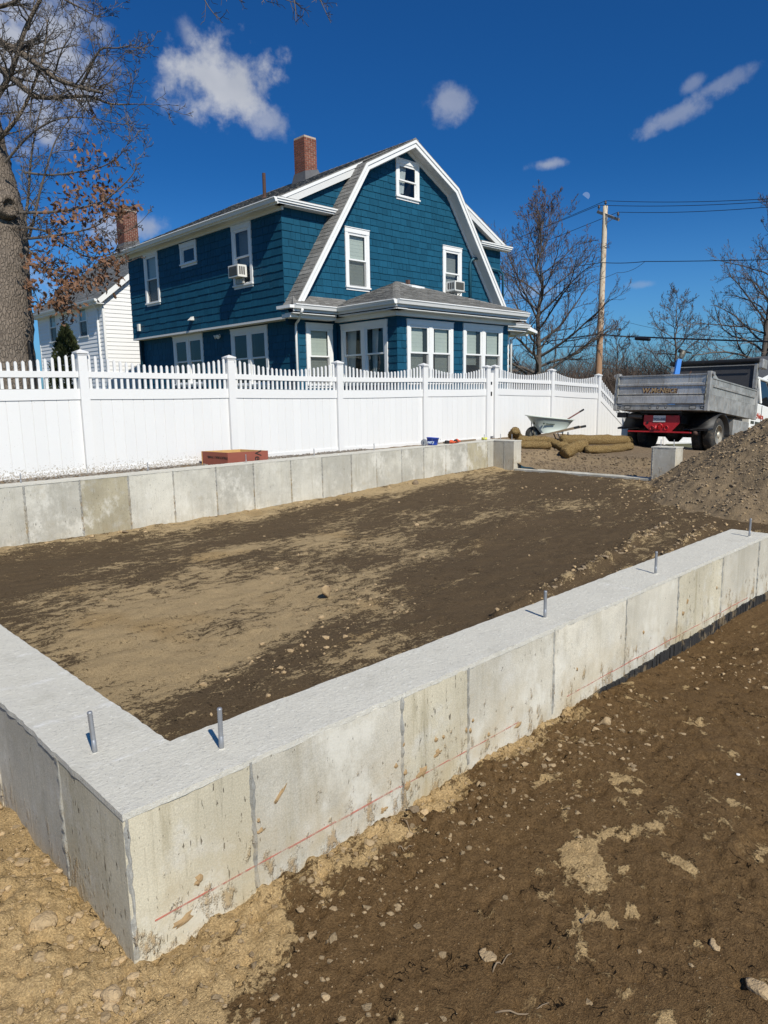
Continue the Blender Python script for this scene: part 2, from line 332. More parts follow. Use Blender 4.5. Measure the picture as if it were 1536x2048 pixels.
def glass_mat(name, tintc=(0.75, 0.8, 0.8)):
    m = bpy.data.materials.new(name); m.use_nodes = True; t = m.node_tree; n = t.nodes; l = t.links; n.remove(n['Principled BSDF'])
    tr = n.new('ShaderNodeBsdfTransparent'); tr.inputs[0].default_value = (*tintc, 1); gl = n.new('ShaderNodeBsdfGlossy'); gl.inputs['Roughness'].default_value = 0.02
    ge = n.new('ShaderNodeNewGeometry'); dt = n.new('ShaderNodeVectorMath'); dt.operation = 'DOT_PRODUCT'; l.new(ge.outputs['Incoming'], dt.inputs[0]); l.new(ge.outputs['Normal'], dt.inputs[1])
    def mth(op, a, b):
        q = n.new('ShaderNodeMath'); q.operation = op
        for i, v in enumerate((a, b)):
            if isinstance(v, (int, float)): q.inputs[i].default_value = v
            else: l.new(v, q.inputs[i])
        return q.outputs[0]
    fz = mth('ADD', mth('MULTIPLY', mth('POWER', mth('SUBTRACT', 1.0, mth('ABSOLUTE', dt.outputs['Value'], 0.0)), 5.0), 0.9), 0.07); mx = n.new('ShaderNodeMixShader'); no = n.new('ShaderNodeTexNoise'); no.inputs['Scale'].default_value = 1.5; bp = n.new('ShaderNodeBump'); bp.inputs['Strength'].default_value = 0.05; bp.inputs['Distance'].default_value = 0.1
    l.new(no.outputs['Fac'], bp.inputs['Height']); l.new(bp.outputs[0], gl.inputs['Normal'])
    l.new(fz, mx.inputs[0]); l.new(tr.outputs[0], mx.inputs[1]); l.new(gl.outputs[0], mx.inputs[2]); l.new(mx.outputs[0], n['Material Output'].inputs[0]); return m

def bark_mat(name, c1, c2, sc=7.0, cr=0.25):
    g = NG(name); mp = g.new('ShaderNodeMapping'); g.l.new(g.pos, mp.inputs['Vector']); mp.inputs['Scale'].default_value = (1, 1, cr)
    nn = g.noise(4, 3, 0.6, out='Color'); ad = g.new('ShaderNodeVectorMath', operation='MULTIPLY_ADD'); g.l.new(nn, ad.inputs[0]); ad.inputs[1].default_value = (0.07,) * 3; g.l.new(mp.outputs[0], ad.inputs[2])
    e = g.voro(sc * 3.0, vec=ad.outputs[0]); k = g.math('MULTIPLY', g.ramp(e, 0.0, 0.20), g.ramp(g.noise(5, 4, 0.7), 0.2, 0.6, 0.45, 1.0))
    col = g.mix(k, c1, c2); col = g.mix(g.noise(9, 5, 0.6), col, tuple(Vector(c2) * 1.25)); 
    return g.fin(col, 0.95, g.bump(g.math('ADD', k, g.math('MULTIPLY', g.noise(40, 4, 0.6), 0.4)), 0.9, 0.02), spec=0.1)

M = {}
M['soil'] = soil_mat('moist_soil', flake=0.55); M['soil_in'] = soil_mat('pit_soil', wet=(0.078, 0.054, 0.031), wet2=(0.108, 0.077, 0.046), dry=(0.47, 0.352, 0.20), dry2=(0.37, 0.28, 0.16), cracks=True, ochre=True, flake=0.9)
M['pile'] = soil_mat('pile_soil', wet=(0.195, 0.145, 0.091), wet2=(0.245, 0.185, 0.118), dry=(0.34, 0.262, 0.168), dry2=(0.29, 0.222, 0.142), cracks=False)
M['drive'] = soil_mat('dusty_drive', wet=(0.17, 0.125, 0.082), wet2=(0.22, 0.165, 0.11), dry=(0.33, 0.255, 0.172), dry2=(0.26, 0.20, 0.138), cracks=False)
M['grass'] = simple('dormant_lawn', (0.12, 0.115, 0.055), 0.95, var=0.4, scale=3, bump=0.6, bscale=40)
M['stone'] = simple('tan_stone', (0.36, 0.26, 0.147), 0.95, var=0.35, scale=35, bump=0.9, bscale=110, isl=0.42)
M['stone_dark'] = simple('brown_clod', (0.17, 0.125, 0.078), 0.95, var=0.3, scale=25, bump=0.6, bscale=90, isl=0.3)
M['stone_grey'] = simple('grey_gravel', (0.24, 0.215, 0.185), 0.9, var=0.3, scale=30, isl=0.35)
M['conc'] = concrete_mat('poured_concrete', base=(0.58, 0.545, 0.46), mud=1.0); M['conc_buff'] = concrete_mat('poured_concrete_buff', base=(0.52, 0.475, 0.365), mud=1.0, streak=0.55, pit=0.645); M['conc_back'] = concrete_mat('poured_concrete_back', base=(0.51, 0.49, 0.425), mud=0.25, zlow=-1.80); M['conc_back_buff'] = concrete_mat('poured_concrete_back_buff', base=(0.40, 0.36, 0.26), mud=0.4, zlow=-1.80, streak=0.5)
M['conc_left'] = concrete_mat('poured_concrete_smooth', base=(0.50, 0.47, 0.40), mud=0.5, obj=False, streak=0.35); M['seam'] = concrete_mat('form_seam', base=(0.33, 0.325, 0.30), mud=1.0, obj=False)
M['top'] = top_mat('screeded_top'); M['tar'] = simple('damp_proofing', (0.022, 0.021, 0.02), 0.75, var=0.5, scale=14, bump=0.6, bscale=40, dirt=((0.16, 0.12, 0.07), 9, 0.52, 0.62))
g = NG('red_chalk'); tr_ = g.new('ShaderNodeBsdfTransparent'); ms = g.new('ShaderNodeMixShader'); g.fin((0.55, 0.19, 0.14), 0.9)
g.l.new(g.ramp(g.noise(14, 6, 0.8), 0.36, 0.72), ms.inputs[0]); g.l.new(tr_.outputs[0], ms.inputs[1]); g.l.new(g.b.outputs[0], ms.inputs[2]); g.l.new(ms.outputs[0], g.o.inputs[0]); M['redline'] = g.m
g = NG('insect_screen'); tr_ = g.new('ShaderNodeBsdfTransparent'); ms = g.new('ShaderNodeMixShader'); g.fin((0.05, 0.052, 0.055), 0.8); ms.inputs[0].default_value = 0.42; g.l.new(tr_.outputs[0], ms.inputs[1]); g.l.new(g.b.outputs[0], ms.inputs[2]); g.l.new(ms.outputs[0], g.o.inputs[0]); M['screen'] = g.m
M['galv'] = simple('galvanised_steel', (0.36, 0.37, 0.39), 0.5, 0.6, var=0.2, scale=60)
M['mudsplat'] = simple('dried_mud', (0.33, 0.22, 0.11), 0.95, var=0.25, scale=60, bump=0.5, bscale=120)
g = NG('white_vinyl'); z = g.sep()[2]; low = g.ramp(z, -0.80, -1.10); spl = g.math('MULTIPLY', g.ramp(g.math('ADD', g.noise(45, 4, 0.7), g.math('MULTIPLY', low, 0.22)), 0.66, 0.74), g.ramp(g.sep()[0], 8.5, 4.5, 0.0, 0.85))
M['vinyl'] = g.fin(g.mix(spl, g.mix(g.noise(2, 3, 0.5), g.mix(g.objrand(), (0.70, 0.70, 0.695), (0.745, 0.745, 0.74)), (0.75, 0.745, 0.735)), (0.33, 0.28, 0.21)), 0.42, spec=0.4)
M['blue'] = paint_mat('teal_blue_shingle_paint', (0.011, 0.077, 0.135)); M['bluewall'] = paint_mat('teal_blue_backing', (0.006, 0.036, 0.058))
M['trim'] = simple('white_trim', (0.80, 0.80, 0.79), 0.5, var=0.04, scale=5); M['soffit'] = simple('soffit_paint', (0.66, 0.66, 0.65), 0.6, var=0.05)
M['gutter'] = simple('white_gutter', (0.78, 0.78, 0.77), 0.4, var=0.05)
M['roof'] = roof_mat('charcoal_asphalt_shingle'); M['roof2'] = roof_mat('grey_roof_far', (0.10, 0.105, 0.11))
M['brick'] = simple('red_brick', (0.17, 0.058, 0.036), 0.9, var=0.3, scale=30, isl=0.4, bump=0.4, bscale=120); M['mortar'] = simple('mortar', (0.44, 0.36, 0.29), 0.95, var=0.2)
M['lead'] = simple('lead_flashing', (0.11, 0.11, 0.115), 0.7, 0.2, var=0.3); M['rust'] = simple('rusty_pipe', (0.075, 0.04, 0.03), 0.85, var=0.4, scale=20)
M['glass'] = glass_mat('window_glass'); M['dark'] = simple('dark_interior', (0.035, 0.036, 0.034), 0.9, var=0.3); M['blind'] = simple('cellular_blind', (0.62, 0.63, 0.57), 0.9, var=0.06, scale=4); M['curtain'] = simple('sheer_curtain', (0.6, 0.6, 0.6), 0.9, var=0.1)
M['shade2'] = simple('grey_blind', (0.30, 0.30, 0.29), 0.9, var=0.1)
M['acwhite'] = simple('appliance_white', (0.72, 0.71, 0.67), 0.45, var=0.06); M['acgrill'] = simple('condenser_grille', (0.12, 0.115, 0.11), 0.6, 0.3, var=0.2, scale=80)
M['bluepipe'] = simple('blue_painted_pipe', (0.012, 0.085, 0.13), 0.5, var=0.15)
M['siding'] = simple('white_clapboard', (0.80, 0.80, 0.80), 0.5, var=0.04, isl=0.03); M['sidingback'] = simple('siding_backing', (0.45, 0.45, 0.46), 0.7)
M['bark'] = bark_mat('oak_bark', (0.07, 0.057, 0.047), (0.185, 0.152, 0.123), cr=0.42); M['twig'] = simple('oak_twig', (0.115, 0.095, 0.078), 0.9, var=0.3, scale=3); M['leaf'] = simple('dead_oak_leaf', (0.19, 0.092, 0.046), 0.7, var=0.45, scale=7, isl=0.3)
M['bark2'] = simple('grey_maple_bark', (0.10, 0.085, 0.073), 0.95, var=0.35, scale=8, bump=0.6, bscale=30); M['twig2'] = simple('maple_twig', (0.10, 0.078, 0.066), 0.9, var=0.3, scale=1.5); M['bud'] = simple('red_bud', (0.105, 0.06, 0.048), 0.9, var=0.3)
M['brush'] = simple('dry_brush', (0.095, 0.070, 0.055), 0.95, var=0.4, scale=1.0); M['ever'] = simple('arborvitae_foliage', (0.05, 0.065, 0.018), 0.9, var=0.4, scale=8, isl=0.3)
g = NG('weathered_pole_wood'); st = g.noise(14, 5, 0.7, stretch=(1, 1, 0.18)); z = g.sep()[2]
pc = g.mix(st, (0.44, 0.36, 0.26), (0.64, 0.56, 0.44)); pc = g.mix(g.math('MULTIPLY', g.ramp(g.math('ADD', g.noise(5, 6, 0.75, stretch=(1, 1, 0.5)), g.ramp(z, 6.5, 1.0, 0.0, 0.22)), 0.52, 0.66), 0.85), pc, (0.28, 0.145, 0.075)); M['pole'] = g.fin(pc, 0.9, g.bump(st, 0.6, 0.02), spec=0.15)
M['greywood'] = simple('grey_crossarm_wood', (0.28, 0.25, 0.21), 0.9, var=0.25, scale=12); M['cable'] = simple('black_cable', (0.012, 0.013, 0.018), 0.6); M['porc'] = simple('brown_porcelain', (0.07, 0.055, 0.05), 0.3)
def alu(name, c, mr=0.32, sc=2.5):
    g = NG(name); c = Vector(c); a = g.noise(sc, 5, 0.65); b = g.noise(10, 5, 0.7, stretch=(1, 3, 0.3))
    col = g.mix(g.ramp(a, 0.35, 0.65), tuple(c * 0.8), tuple(c * 1.3)); col = g.mix(g.math('MULTIPLY', g.ramp(b, 0.48, 0.70), 0.55), col, (0.19, 0.15, 0.105)); col = g.mix(g.math('MULTIPLY', g.ramp(g.noise(4, 6, 0.75), 0.60, 0.68), 0.6), col, (0.62, 0.60, 0.55))
    return g.fin(col, g.ramp(b, 0.3, 0.7, mr, mr + 0.25), g.bump(a, 0.06, 0.03), 0.45)
M['alu'] = alu('scuffed_aluminium', (0.44, 0.43, 0.41), 0.22, 1.4); M['alu2'] = alu('dull_aluminium', (0.36, 0.355, 0.335), 0.42, 3)
M['black'] = simple('black_steel', (0.012, 0.012, 0.013), 0.55, 0.0, var=0.4, scale=8, dirt=((0.06, 0.05, 0.04), 6, 0.58, 0.7)); M['red'] = simple('red_hitch_paint', (0.42, 0.012, 0.018), 0.45, var=0.2, scale=6, dirt=((0.12, 0.03, 0.025), 9, 0.6, 0.7)); M['tyre'] = simple('tyre_rubber', (0.022, 0.022, 0.021), 0.85, var=0.3, scale=20, dirt=((0.1, 0.08, 0.06), 12, 0.5, 0.7))
M['rim'] = simple('steel_rim', (0.5, 0.46, 0.38), 0.5, 0.5, var=0.25); M['cab'] = simple('white_cab_paint', (0.80, 0.80, 0.77), 0.25, var=0.03); M['lens'] = simple('grey_lamp_lens', (0.30, 0.29, 0.27), 0.2); M['plate'] = simple('number_plate_white', (0.62, 0.62, 0.60), 0.5, var=0.06)
M['tail_txt'] = simple('tan_letters', (0.34, 0.24, 0.13), 0.6); M['tail_shadow'] = simple('dark_red_letters', (0.05, 0.012, 0.010), 0.6); M['red_txt'] = simple('red_letters', (0.40, 0.06, 0.035), 0.5); M['dark_txt'] = simple('dark_letters', (0.05, 0.055, 0.04), 0.5); M['blue_txt'] = simple('navy_letters', (0.05, 0.07, 0.13), 0.6); M['logo_txt'] = simple('dark_green_letters', (0.03, 0.05, 0.04), 0.6)
M['bluetool'] = simple('bright_blue_paint', (0.01, 0.19, 0.62), 0.4, var=0.1); M['greymetal'] = simple('grey_worn_metal', (0.16, 0.155, 0.13), 0.6, 0.5, var=0.3, scale=10); M['bulkhead_shade'] = simple('shaded_bulkhead_grey', (0.05, 0.05, 0.055), 0.8, var=0.2)  # last one: bulkhead panel, shade inside the bed painted in as dark grey
M['tray'] = simple('grey_green_poly_tray', (0.42, 0.47, 0.43), 0.45, var=0.06, dirt=((0.5, 0.5, 0.45), 8, 0.6, 0.72)); M['trayin'] = simple('cement_crust', (0.66, 0.65, 0.56), 0.9, var=0.1, scale=10); M['ashwood'] = simple('worn_ash_handle', (0.20, 0.145, 0.09), 0.8, var=0.3, scale=20); M['redwood'] = simple('red_brown_handle', (0.14, 0.04, 0.03), 0.6, var=0.3)
g = NG('straw_fill'); st = g.noise(60, 4, 0.7, stretch=(1.0, 1.0, 2.2), dist=1.5); e = g.voro(38)
sc_ = g.mix(g.ramp(st, 0.35, 0.62), (0.095, 0.058, 0.024), (0.45, 0.30, 0.125)); sc_ = g.mix(g.ramp(g.noise(120, 2, 0.5), 0.6, 0.66), sc_, (0.72, 0.58, 0.30)); sc_ = g.mix(g.ramp(e, 0.06, 0.0), sc_, (0.16, 0.11, 0.05)); M['straw'] = g.fin(sc_, 0.95, g.bump(g.math('ADD', st, e), 1.0, 0.03), spec=0.1)
M['ply_red'] = simple('red_edge_panel', (0.25, 0.07, 0.045), 0.8, var=0.15, scale=10); M['ply_in'] = simple('raw_plywood', (0.55, 0.33, 0.12), 0.8, var=0.2, scale=14); M['ply_txt'] = simple('black_stencil', (0.03, 0.018, 0.015), 0.9)
M['pail'] = simple('blue_pail_plastic', (0.01, 0.06, 0.42), 0.4, var=0.08); M['pail_txt'] = simple('white_print', (0.6, 0.7, 0.8), 0.6); M['greyplastic'] = simple('grey_lid', (0.16, 0.165, 0.18), 0.5); M['orange'] = simple('orange_work_glove', (0.62, 0.10, 0.035), 0.8, var=0.2, scale=25); M['blackcloth'] = simple('black_glove_cuff', (0.02, 0.018, 0.018), 0.9); M['yellow'] = simple('yellow_tape', (0.62, 0.62, 0.10), 0.6)
M['winddark'] = simple('tinted_cab_window', (0.01, 0.011, 0.012), 0.1); M['bluegrey'] = simple('blue_grey_clapboard', (0.36, 0.39, 0.44), 0.7, var=0.1)

# ================================================================== GROUND
WT = -1.0           # top of the foundation walls
def yard_z(x, y):   # soil outside the near and left walls
    z = np.full_like(x, -1.425)
    z = z - 0.045 * sstep(2.6, 4.2, x) * sstep(-1.5, 1.5, y)              # dug out along the far end of the wall
    z = z - 0.03 * sstep(1.4, 0.3, y)
    berm = sstep(1.2, 1.62, y + 0.10 * (fbm(x, y, 3.0, 3, 5) - 0.5)) * sstep(3.2, 2.6, x)
    z = z + 0.012 * berm + 0.045 * berm * (fbm(x, y, 11, 3, 9) - 0.5) - 0.012 * sstep(1.1, 0.7, x)
    lf = sstep(0.75, 0.3, x) * sstep(1.2, 2.0, y); z = z + lf * (0.10 * np.exp(-((y - 2.05) / 0.35) ** 2) + 0.03)
    z = z + sstep(3.3, 3.9, x) * sstep(0.5, 0.9, y) * sstep(1.5, 1.2, y) * 0.05 * fbm(x, y, 9, 3, 77)
    z = z + 0.045 * (fbm(x, y, 1.3, 3, 1) - 0.5) + 0.022 * (fbm(x, y, 6, 3, 2) - 0.5)
    rough = 0.35 + 1.0 * np.clip(berm + lf + sstep(0.62, 0.3, x), 0, 1)
    z = z + 0.028 * rough * (fbm(x, y, 20, 3, 3) - 0.5) + 0.016 * rough * (fbm(x, y, 60, 2, 4) - 0.5)
    for hx, hy, hr in ((2.28, 0.50, 0.20), (2.05, 0.36, 0.13), (3.25, 0.35, 0.25)):       # shallow scuffed hollows with ragged rims
        hd_ = np.hypot(x - hx, y - hy) / hr + 0.9 * (fbm(x, y, 9, 3, 61) - 0.5); z = z - 0.022 * sstep(1.0, 0.88, hd_) + 0.010 * np.exp(-((hd_ - 1.06) / 0.12) ** 2) * fbm(x, y, 30, 2, 62)
    for hx, hy, an in ((1.35, 0.35, 0.9), (1.75, 0.62, 1.0), (2.6, 0.05, 0.7), (3.05, 0.55, 0.8), (2.75, 0.9, 2.4), (3.6, 0.1, 0.9), (0.15, 1.35, 1.9)):     # worn boot prints
        u = (x - hx) * math.cos(an) + (y - hy) * math.sin(an); v = -(x - hx) * math.sin(an) + (y - hy) * math.cos(an); sole = np.maximum(sstep(1.0, 0.8, np.hypot((u - 0.05) / 0.10, v / 0.05)), sstep(1.0, 0.8, np.hypot((u + 0.10) / 0.045, v / 0.04))); z = z - 0.009 * sole * (0.75 + 0.25 * np.sign(np.sin(u * 210)))
    pk = fbm(x, y, 26, 3, 6); z = z - 0.011 * sstep(0.60, 0.72, pk) * (0.4 + rough) + 0.008 * sstep(0.66, 0.74, fbm(x, y, 33, 2, 7)) * sstep(0.45, 0.6, fbm(x, y, 2.1, 2, 8))
    return z, berm, lf
def axis(a, b, fine0, fine1, df, dc):
    l = [a]
    while l[-1] < b:
        x = l[-1]; d = df if fine0 <= x <= fine1 else min(dc, df + 0.18 * min(abs(x - fine0), abs(x - fine1)))
        l.append(x + d)
    return np.array(l)
xs = axis(-3.0, 12.3, -0.2, 4.0, 0.0105, 0.15); ys = axis(-4.5, 9.6, -0.5, 2.2, 0.0105, 0.25)
X, Y = np.meshgrid(xs, ys); Z, berm, lf = yard_z(X, Y)
dry = 0.05 + 0.62 * sstep(1.43, 1.57, Y + 0.24 * (fbm(X, Y, 5, 4, 31) - 0.5) + 0.24 * sstep(1.35, 0.6, X + 0.5 * (fbm(X, Y, 5, 4, 35) - 0.5))) * sstep(3.4, 2.4, X) + 0.60 * sstep(1.05, 0.25, X + 0.9 * (fbm(X, Y, 4.5, 5, 33) - 0.5)) * sstep(0.35, 1.0, Y + 0.4 * (fbm(X, Y, 2.7, 3, 34) - 0.5))
cr_ = sstep(0.60, 0.70, fbm(X, Y, 42, 2, 63)) * sstep(0.42, 0.62, fbm(X, Y, 3.1, 3, 64)); Z = Z + 0.005 * cr_; dry = dry + 0.22 * cr_
dry = dry + 0.26 * sstep(0.66, 0.76, fbm(X, Y, 3.2, 4, 41)) + 0.42 * sstep(0.66, 0.76, fbm(X, Y, 11, 3, 43))
for px, py, pr in ((1.62, 0.86, 0.06), (1.78, 0.98, 0.09), (1.86, 1.03, 0.06), (1.55, 0.55, 0.04), (1.90, 0.30, 0.06), (1.72, 0.06, 0.07), (1.66, -0.08, 0.06), (2.95, 0.10, 0.06), (2.30, 0.62, 0.05), (3.3, 0.75, 0.06), (3.0, 1.15, 0.05)):
    wx, wy = X + 0.16 * (fbm(X, Y, 7, 4, 65) - 0.5), Y + 0.16 * (fbm(X, Y, 7, 4, 66) - 0.5); dry = dry + 0.55 * np.exp(-(((wx - px) / 1.5) ** 2 + (wy - py) ** 2) / pr ** 2)
yc, xc = (Y[:-1, :-1] + Y[1:, 1:]) / 2, (X[:-1, :-1] + X[1:, 1:]) / 2
keep = ~((xc > 0.78) & (yc > 1.74))
tag(link('ground', grid_mesh('ground', X, Y, Z, M['soil'], attrs={'dry': np.clip(dry, 0, 1.2)}, keep=keep)), kind='structure')

# floor of the excavation inside the walls
def pit_z(x, y):
    z = -1.775 + 0.16 * sstep(5.5, 12.0, x) + 0.05 * sstep(8.7, 9.14, y) + 0.03 * sstep(2.4, 1.86, y)
    z = z + 0.05 * (fbm(x, y, 0.9, 3, 11) - 0.5) + 0.035 * (fbm(x * 0.8, y * 1.7, 3.4, 3, 12) - 0.5) + 0.022 * (fbm(x, y, 13, 3, 13) - 0.5) + 0.009 * (fbm(x, y, 45, 2, 14) - 0.5)
    for (x0, y0, x1, y1, w, hgt) in ((4.4, 3.25, 8.6, 3.85, 0.07, 0.09), (5.9, 3.05, 8.8, 3.35, 0.07, 0.10), (1.5, 2.75, 3.0, 2.55, 0.05, 0.035), (6.5, 5.2, 10.0, 6.1, 0.16, 0.035), (2.2, 8.6, 8.0, 8.85, 0.12, 0.05)):
        t = np.clip(((x - x0) * (x1 - x0) + (y - y0) * (y1 - y0)) / ((x1 - x0) ** 2 + (y1 - y0) ** 2), 0, 1)
        d = np.hypot(x - (x0 + t * (x1 - x0)), y - (y0 + t * (y1 - y0))) + 0.10 * (fbm(x, y, 2.5, 2, 15) - 0.5)
        z = z + hgt * np.exp(-(d / w) ** 2) * (0.25 + 1.5 * fbm(x, y, 8, 3, 16) * sstep(0.25, 0.6, fbm(x, y, 3.1, 2, 18)))
    return z
xs = np.arange(0.80, 12.25, 0.036); ys = np.arange(1.76, 9.24, 0.036); X, Y = np.meshgrid(xs, ys); Z = pit_z(X, Y)
T0 = np.exp(-(((X - 3.3) / 1.9) ** 2 + ((Y - 5.1) / 1.35) ** 2)); T1 = np.exp(-(((X - 5.6) / 2.2) ** 2 + ((Y - 6.6) / 0.7) ** 2)); T2 = np.exp(-((Y - 8.9) / 0.3) ** 2); T3 = np.exp(-(((X - 2.1) / 0.9) ** 2 + ((Y - 4.6) / 0.9) ** 2))
dry = 0.29 + 0.44 * T0 + 0.26 * T1 + 0.28 * T2 + 0.3 * T3 + 0.95 * (fbm(X * 0.6 + Y * 0.2, Y * 1.6 - X * 0.3, 1.5, 5, 21) - 0.47) - 0.25 * sstep(3.4, 2.4, Y) * sstep(2.5, 1.5, X) - 0.22 * np.exp(-(((X - 5.5) / 2.5) ** 2 + ((Y - 4.1) / 0.9) ** 2)) + 0.9 * np.clip(Z - (-1.775 + 0.16 * sstep(5.5, 12, X)) - 0.015, 0, 0.1) * 4
tag(link('pit_floor', grid_mesh('pit_floor', X, Y, Z, M['soil_in'], attrs={'dry': np.clip(dry, 0, 1.2)})), kind='structure')

# ground beyond the garage opening: scraped soil, then the dusty driveway falling to the street
def drive_z(x, y):
    z = np.interp(y, [-30, 5, 8.0, 8.8, 9.3, 10.5, 60], [-1.45, -1.42, -1.385, -1.27, -1.175, -1.10, -0.9])
    z = z - 0.11 * np.clip(x - 16.4, 0, 9)
    dig = sstep(14.25, 13.75, x + 0.5 * (fbm(x, y, 1.6, 3, 51) - 0.5)) * sstep(9.0, 8.5, y)
    return z - 0.20 * dig + dig * 0.06 * (fbm(x, y, 7, 3, 52) - 0.5) + 0.02 * (fbm(x, y, 3, 3, 53) - 0.5), dig
xs = np.arange(12.22, 24.0, 0.075); ys = np.arange(-3.0, 10.6, 0.075); X, Y = np.meshgrid(xs, ys); Z, dig = drive_z(X, Y)
me = grid_mesh('driveway', X, Y, Z, [M['drive'], M['pile']], attrs={'dry': 0.4 + 0.5 * (fbm(X, Y, 1.5, 4, 54) - 0.5) - 0.25 * dig})
dc = dig[:-1, :-1].ravel(); me.polygons.foreach_set('material_index', (dc > 0.35).astype(np.int32))
tag(link('driveway', me), kind='structure')
# narrow strip between the far wall and the fence
xs = np.arange(-3.0, 12.30, 0.06); ys = np.arange(9.33, 10.66, 0.06); X, Y = np.meshgrid(xs, ys)
Z = -1.075 - 0.02 * sstep(6, 12, X) + 0.03 * (fbm(X, Y, 5, 3, 61) - 0.5)
tag(link('verge', grid_mesh('verge', X, Y, Z, M['drive'], attrs={'dry': 0.3 + 0 * X})), kind='structure')
# lawn and far ground out to the horizon
mb = MB()
def sheet(x0, x1, y0, y1, za, zb): mb.add([(x0, y0, za), (x1, y0, zb), (x1, y1, zb), (x0, y1, za)], [(0, 1, 2, 3)])
sheet(-3.0, 24.0, 10.62, 60, -1.12, -1.16); sheet(24.0, 1600, -1200, 1600, -2.2, -2.2); sheet(-1600, -3.0, -1200, 1600, -1.44, -1.44); sheet(-3.0, 24.0, 60, 1600, -1.3, -1.3)
sheet(-3.0, 24.0, -1200, -2.98, -1.50, -1.50); sheet(-3.0, -2.9, -3, 12, -1.44, -1.44)
tag(mb.build('lawn', M['grass']), kind='structure')

# ================================================================== FOUNDATION
fd = thing('foundation_wall', 'low poured concrete foundation wall around the dirt floor, bolts along its top', 'foundation', (0.64, 1.6, -1.4))
def panel(x0, x1, y0, y1, z0, z1, mat, name='panel'):
    mb = MB(); mb.box(x0, x1, y0, y1, z0, z1); o = mb.build(name, M[mat], fd)
    bv = o.modifiers.new('b', 'BEVEL'); bv.width = 0.004; bv.segments = 1; return o
def seam(x, y, z0, z1, nx, ny, w=0.021, p=0.008):     # ragged fin left where two form panels met
    mb = MB(); k = max(6, int((z1 - z0) / 0.02)); tx, ty = -ny, nx
    a = []; 
    for i in range(k + 1):
        z = z0 + (z1 - z0) * i / k; ww = w * (0.6 + 0.7 * random.random()); pp = p * (0.25 + 1.1 * random.random()); of = 0.004 * (random.random() - 0.5)
        a += [(x + tx * (of - ww / 2) - nx * 0.004, y + ty * (of - ww / 2) - ny * 0.004, z), (x + tx * (of - ww / 5) + nx * pp, y + ty * (of - ww / 5) + ny * pp, z), (x + tx * (of + ww / 5) + nx * pp * 0.7, y + ty * (of + ww / 5) + ny * pp * 0.7, z), (x + tx * (of + ww / 2) - nx * 0.004, y + ty * (of + ww / 2) - ny * 0.004, z)]
    mb.add(a, [(4 * i + j, 4 * i + j + 1, 4 * i + j + 5, 4 * i + j + 4) for i in range(k) for j in range(3)])
    return mb.build('form_seam', M['seam'], fd)
joints = [0.64, 1.012, 1.617, 1.972, 2.556, 3.205, 3.803, 4.43, 5.06, 5.29]
TP = WT - 0.014
mb = MB(); mb.prism([(0.64, 1.6, -1.95), (1.0115, 1.6, -1.95), (1.0115, 1.858, -1.95), (0.897, 1.858, -1.95), (0.897, 2.0295, -1.95), (0.64, 2.0295, -1.95)], (0, 0, TP + 1.95)); o = mb.build('corner_panel', M['conc_buff'], fd); bv = o.modifiers.new('b', 'BEVEL'); bv.width = 0.004; bv.segments = 1
for i in range(1, len(joints) - 1):
    j = 0.0025 * (random.random() - 0.5)
    panel(joints[i] + 0.0005, joints[i + 1] - 0.0005, 1.6 + j, 1.858 - j, -1.95, TP, 'conc_buff' if i in (0, 2, 6) else 'conc')
    if i: seam(joints[i], 1.6, -1.40, TP, 0, -1)
lj = [1.862, 2.03, 2.66, 3.27, 3.88, 4.49, 5.10, 5.71, 6.32, 6.93, 7.54, 8.15, 8.76, 9.136]
for i in range(1, len(lj) - 1):
    j = 0.002 * (random.random() - 0.5); panel(0.64 + j, 0.897, lj[i] + 0.0005, lj[i + 1] - 0.0005, -1.95, TP, 'conc_left')
    if 0 < i < 4: seam(0.64, lj[i], -1.40, TP, -1, 0)
seam(0.648, 1.5985, -1.41, TP, 0.0, -1, 0.014, 0.003)
bj = [0.64, 1.46, 2.13, 2.80, 3.47, 4.11, 4.76, 5.44, 6.09, 6.80, 7.44, 8.09, 8.69, 9.33, 9.93, 10.57, 11.22, 11.90, 12.36]
for i in range(len(bj) - 1):
    j = 0.004 * (random.random() - 0.5); panel(bj[i] + 0.0005, bj[i + 1] - 0.0005, 9.14 + j, 9.395, -1.95, TP, 'conc_back_buff' if i in (4, 16) else 'conc_back')
    if i: seam(bj[i], 9.14, -1.80, TP, 0, -1, 0.034, 0.010)
panel(12.10, 12.36, 8.62, 9.132, -1.95, TP, 'conc_left', 'return_pier'); seam(12.10, 8.86, -1.68, TP, -1, 0, 0.02, 0.006)
panel(12.10, 12.40, 5.26, 5.69, -1.95, TP, 'conc_left', 'door_pier'); seam(12.10, 5.66, -1.66, TP, -1, 0, 0.025, 0.008)
panel(12.11, 12.35, 5.70, 8.61, -1.95, -1.575, 'conc_back', 'door_threshold'); panel(12.11, 12.35, 1.6, 5.25, -1.95, -1.575, 'conc_back', 'door_threshold')
panel(5.30, 6.4, 1.602, 1.856, -1.95, -1.36, 'conc', 'door_threshold'); panel(6.41, 12.09, 1.6, 1.858, -1.95, TP, 'conc')
mb = MB()
for i in range(170):
    x0 = 2.85 + i * 0.018; mb.box(x0, x0 + 0.0182, 1.586 + 0.008 * random.random(), 1.70, -1.60, -1.398 - 0.03 * float(fbm(np.array([x0]), np.array([0.3]), 6, 3, 5)[0]) - 0.006 * random.random())
mb.build('damp_proofing', M['tar'], fd)
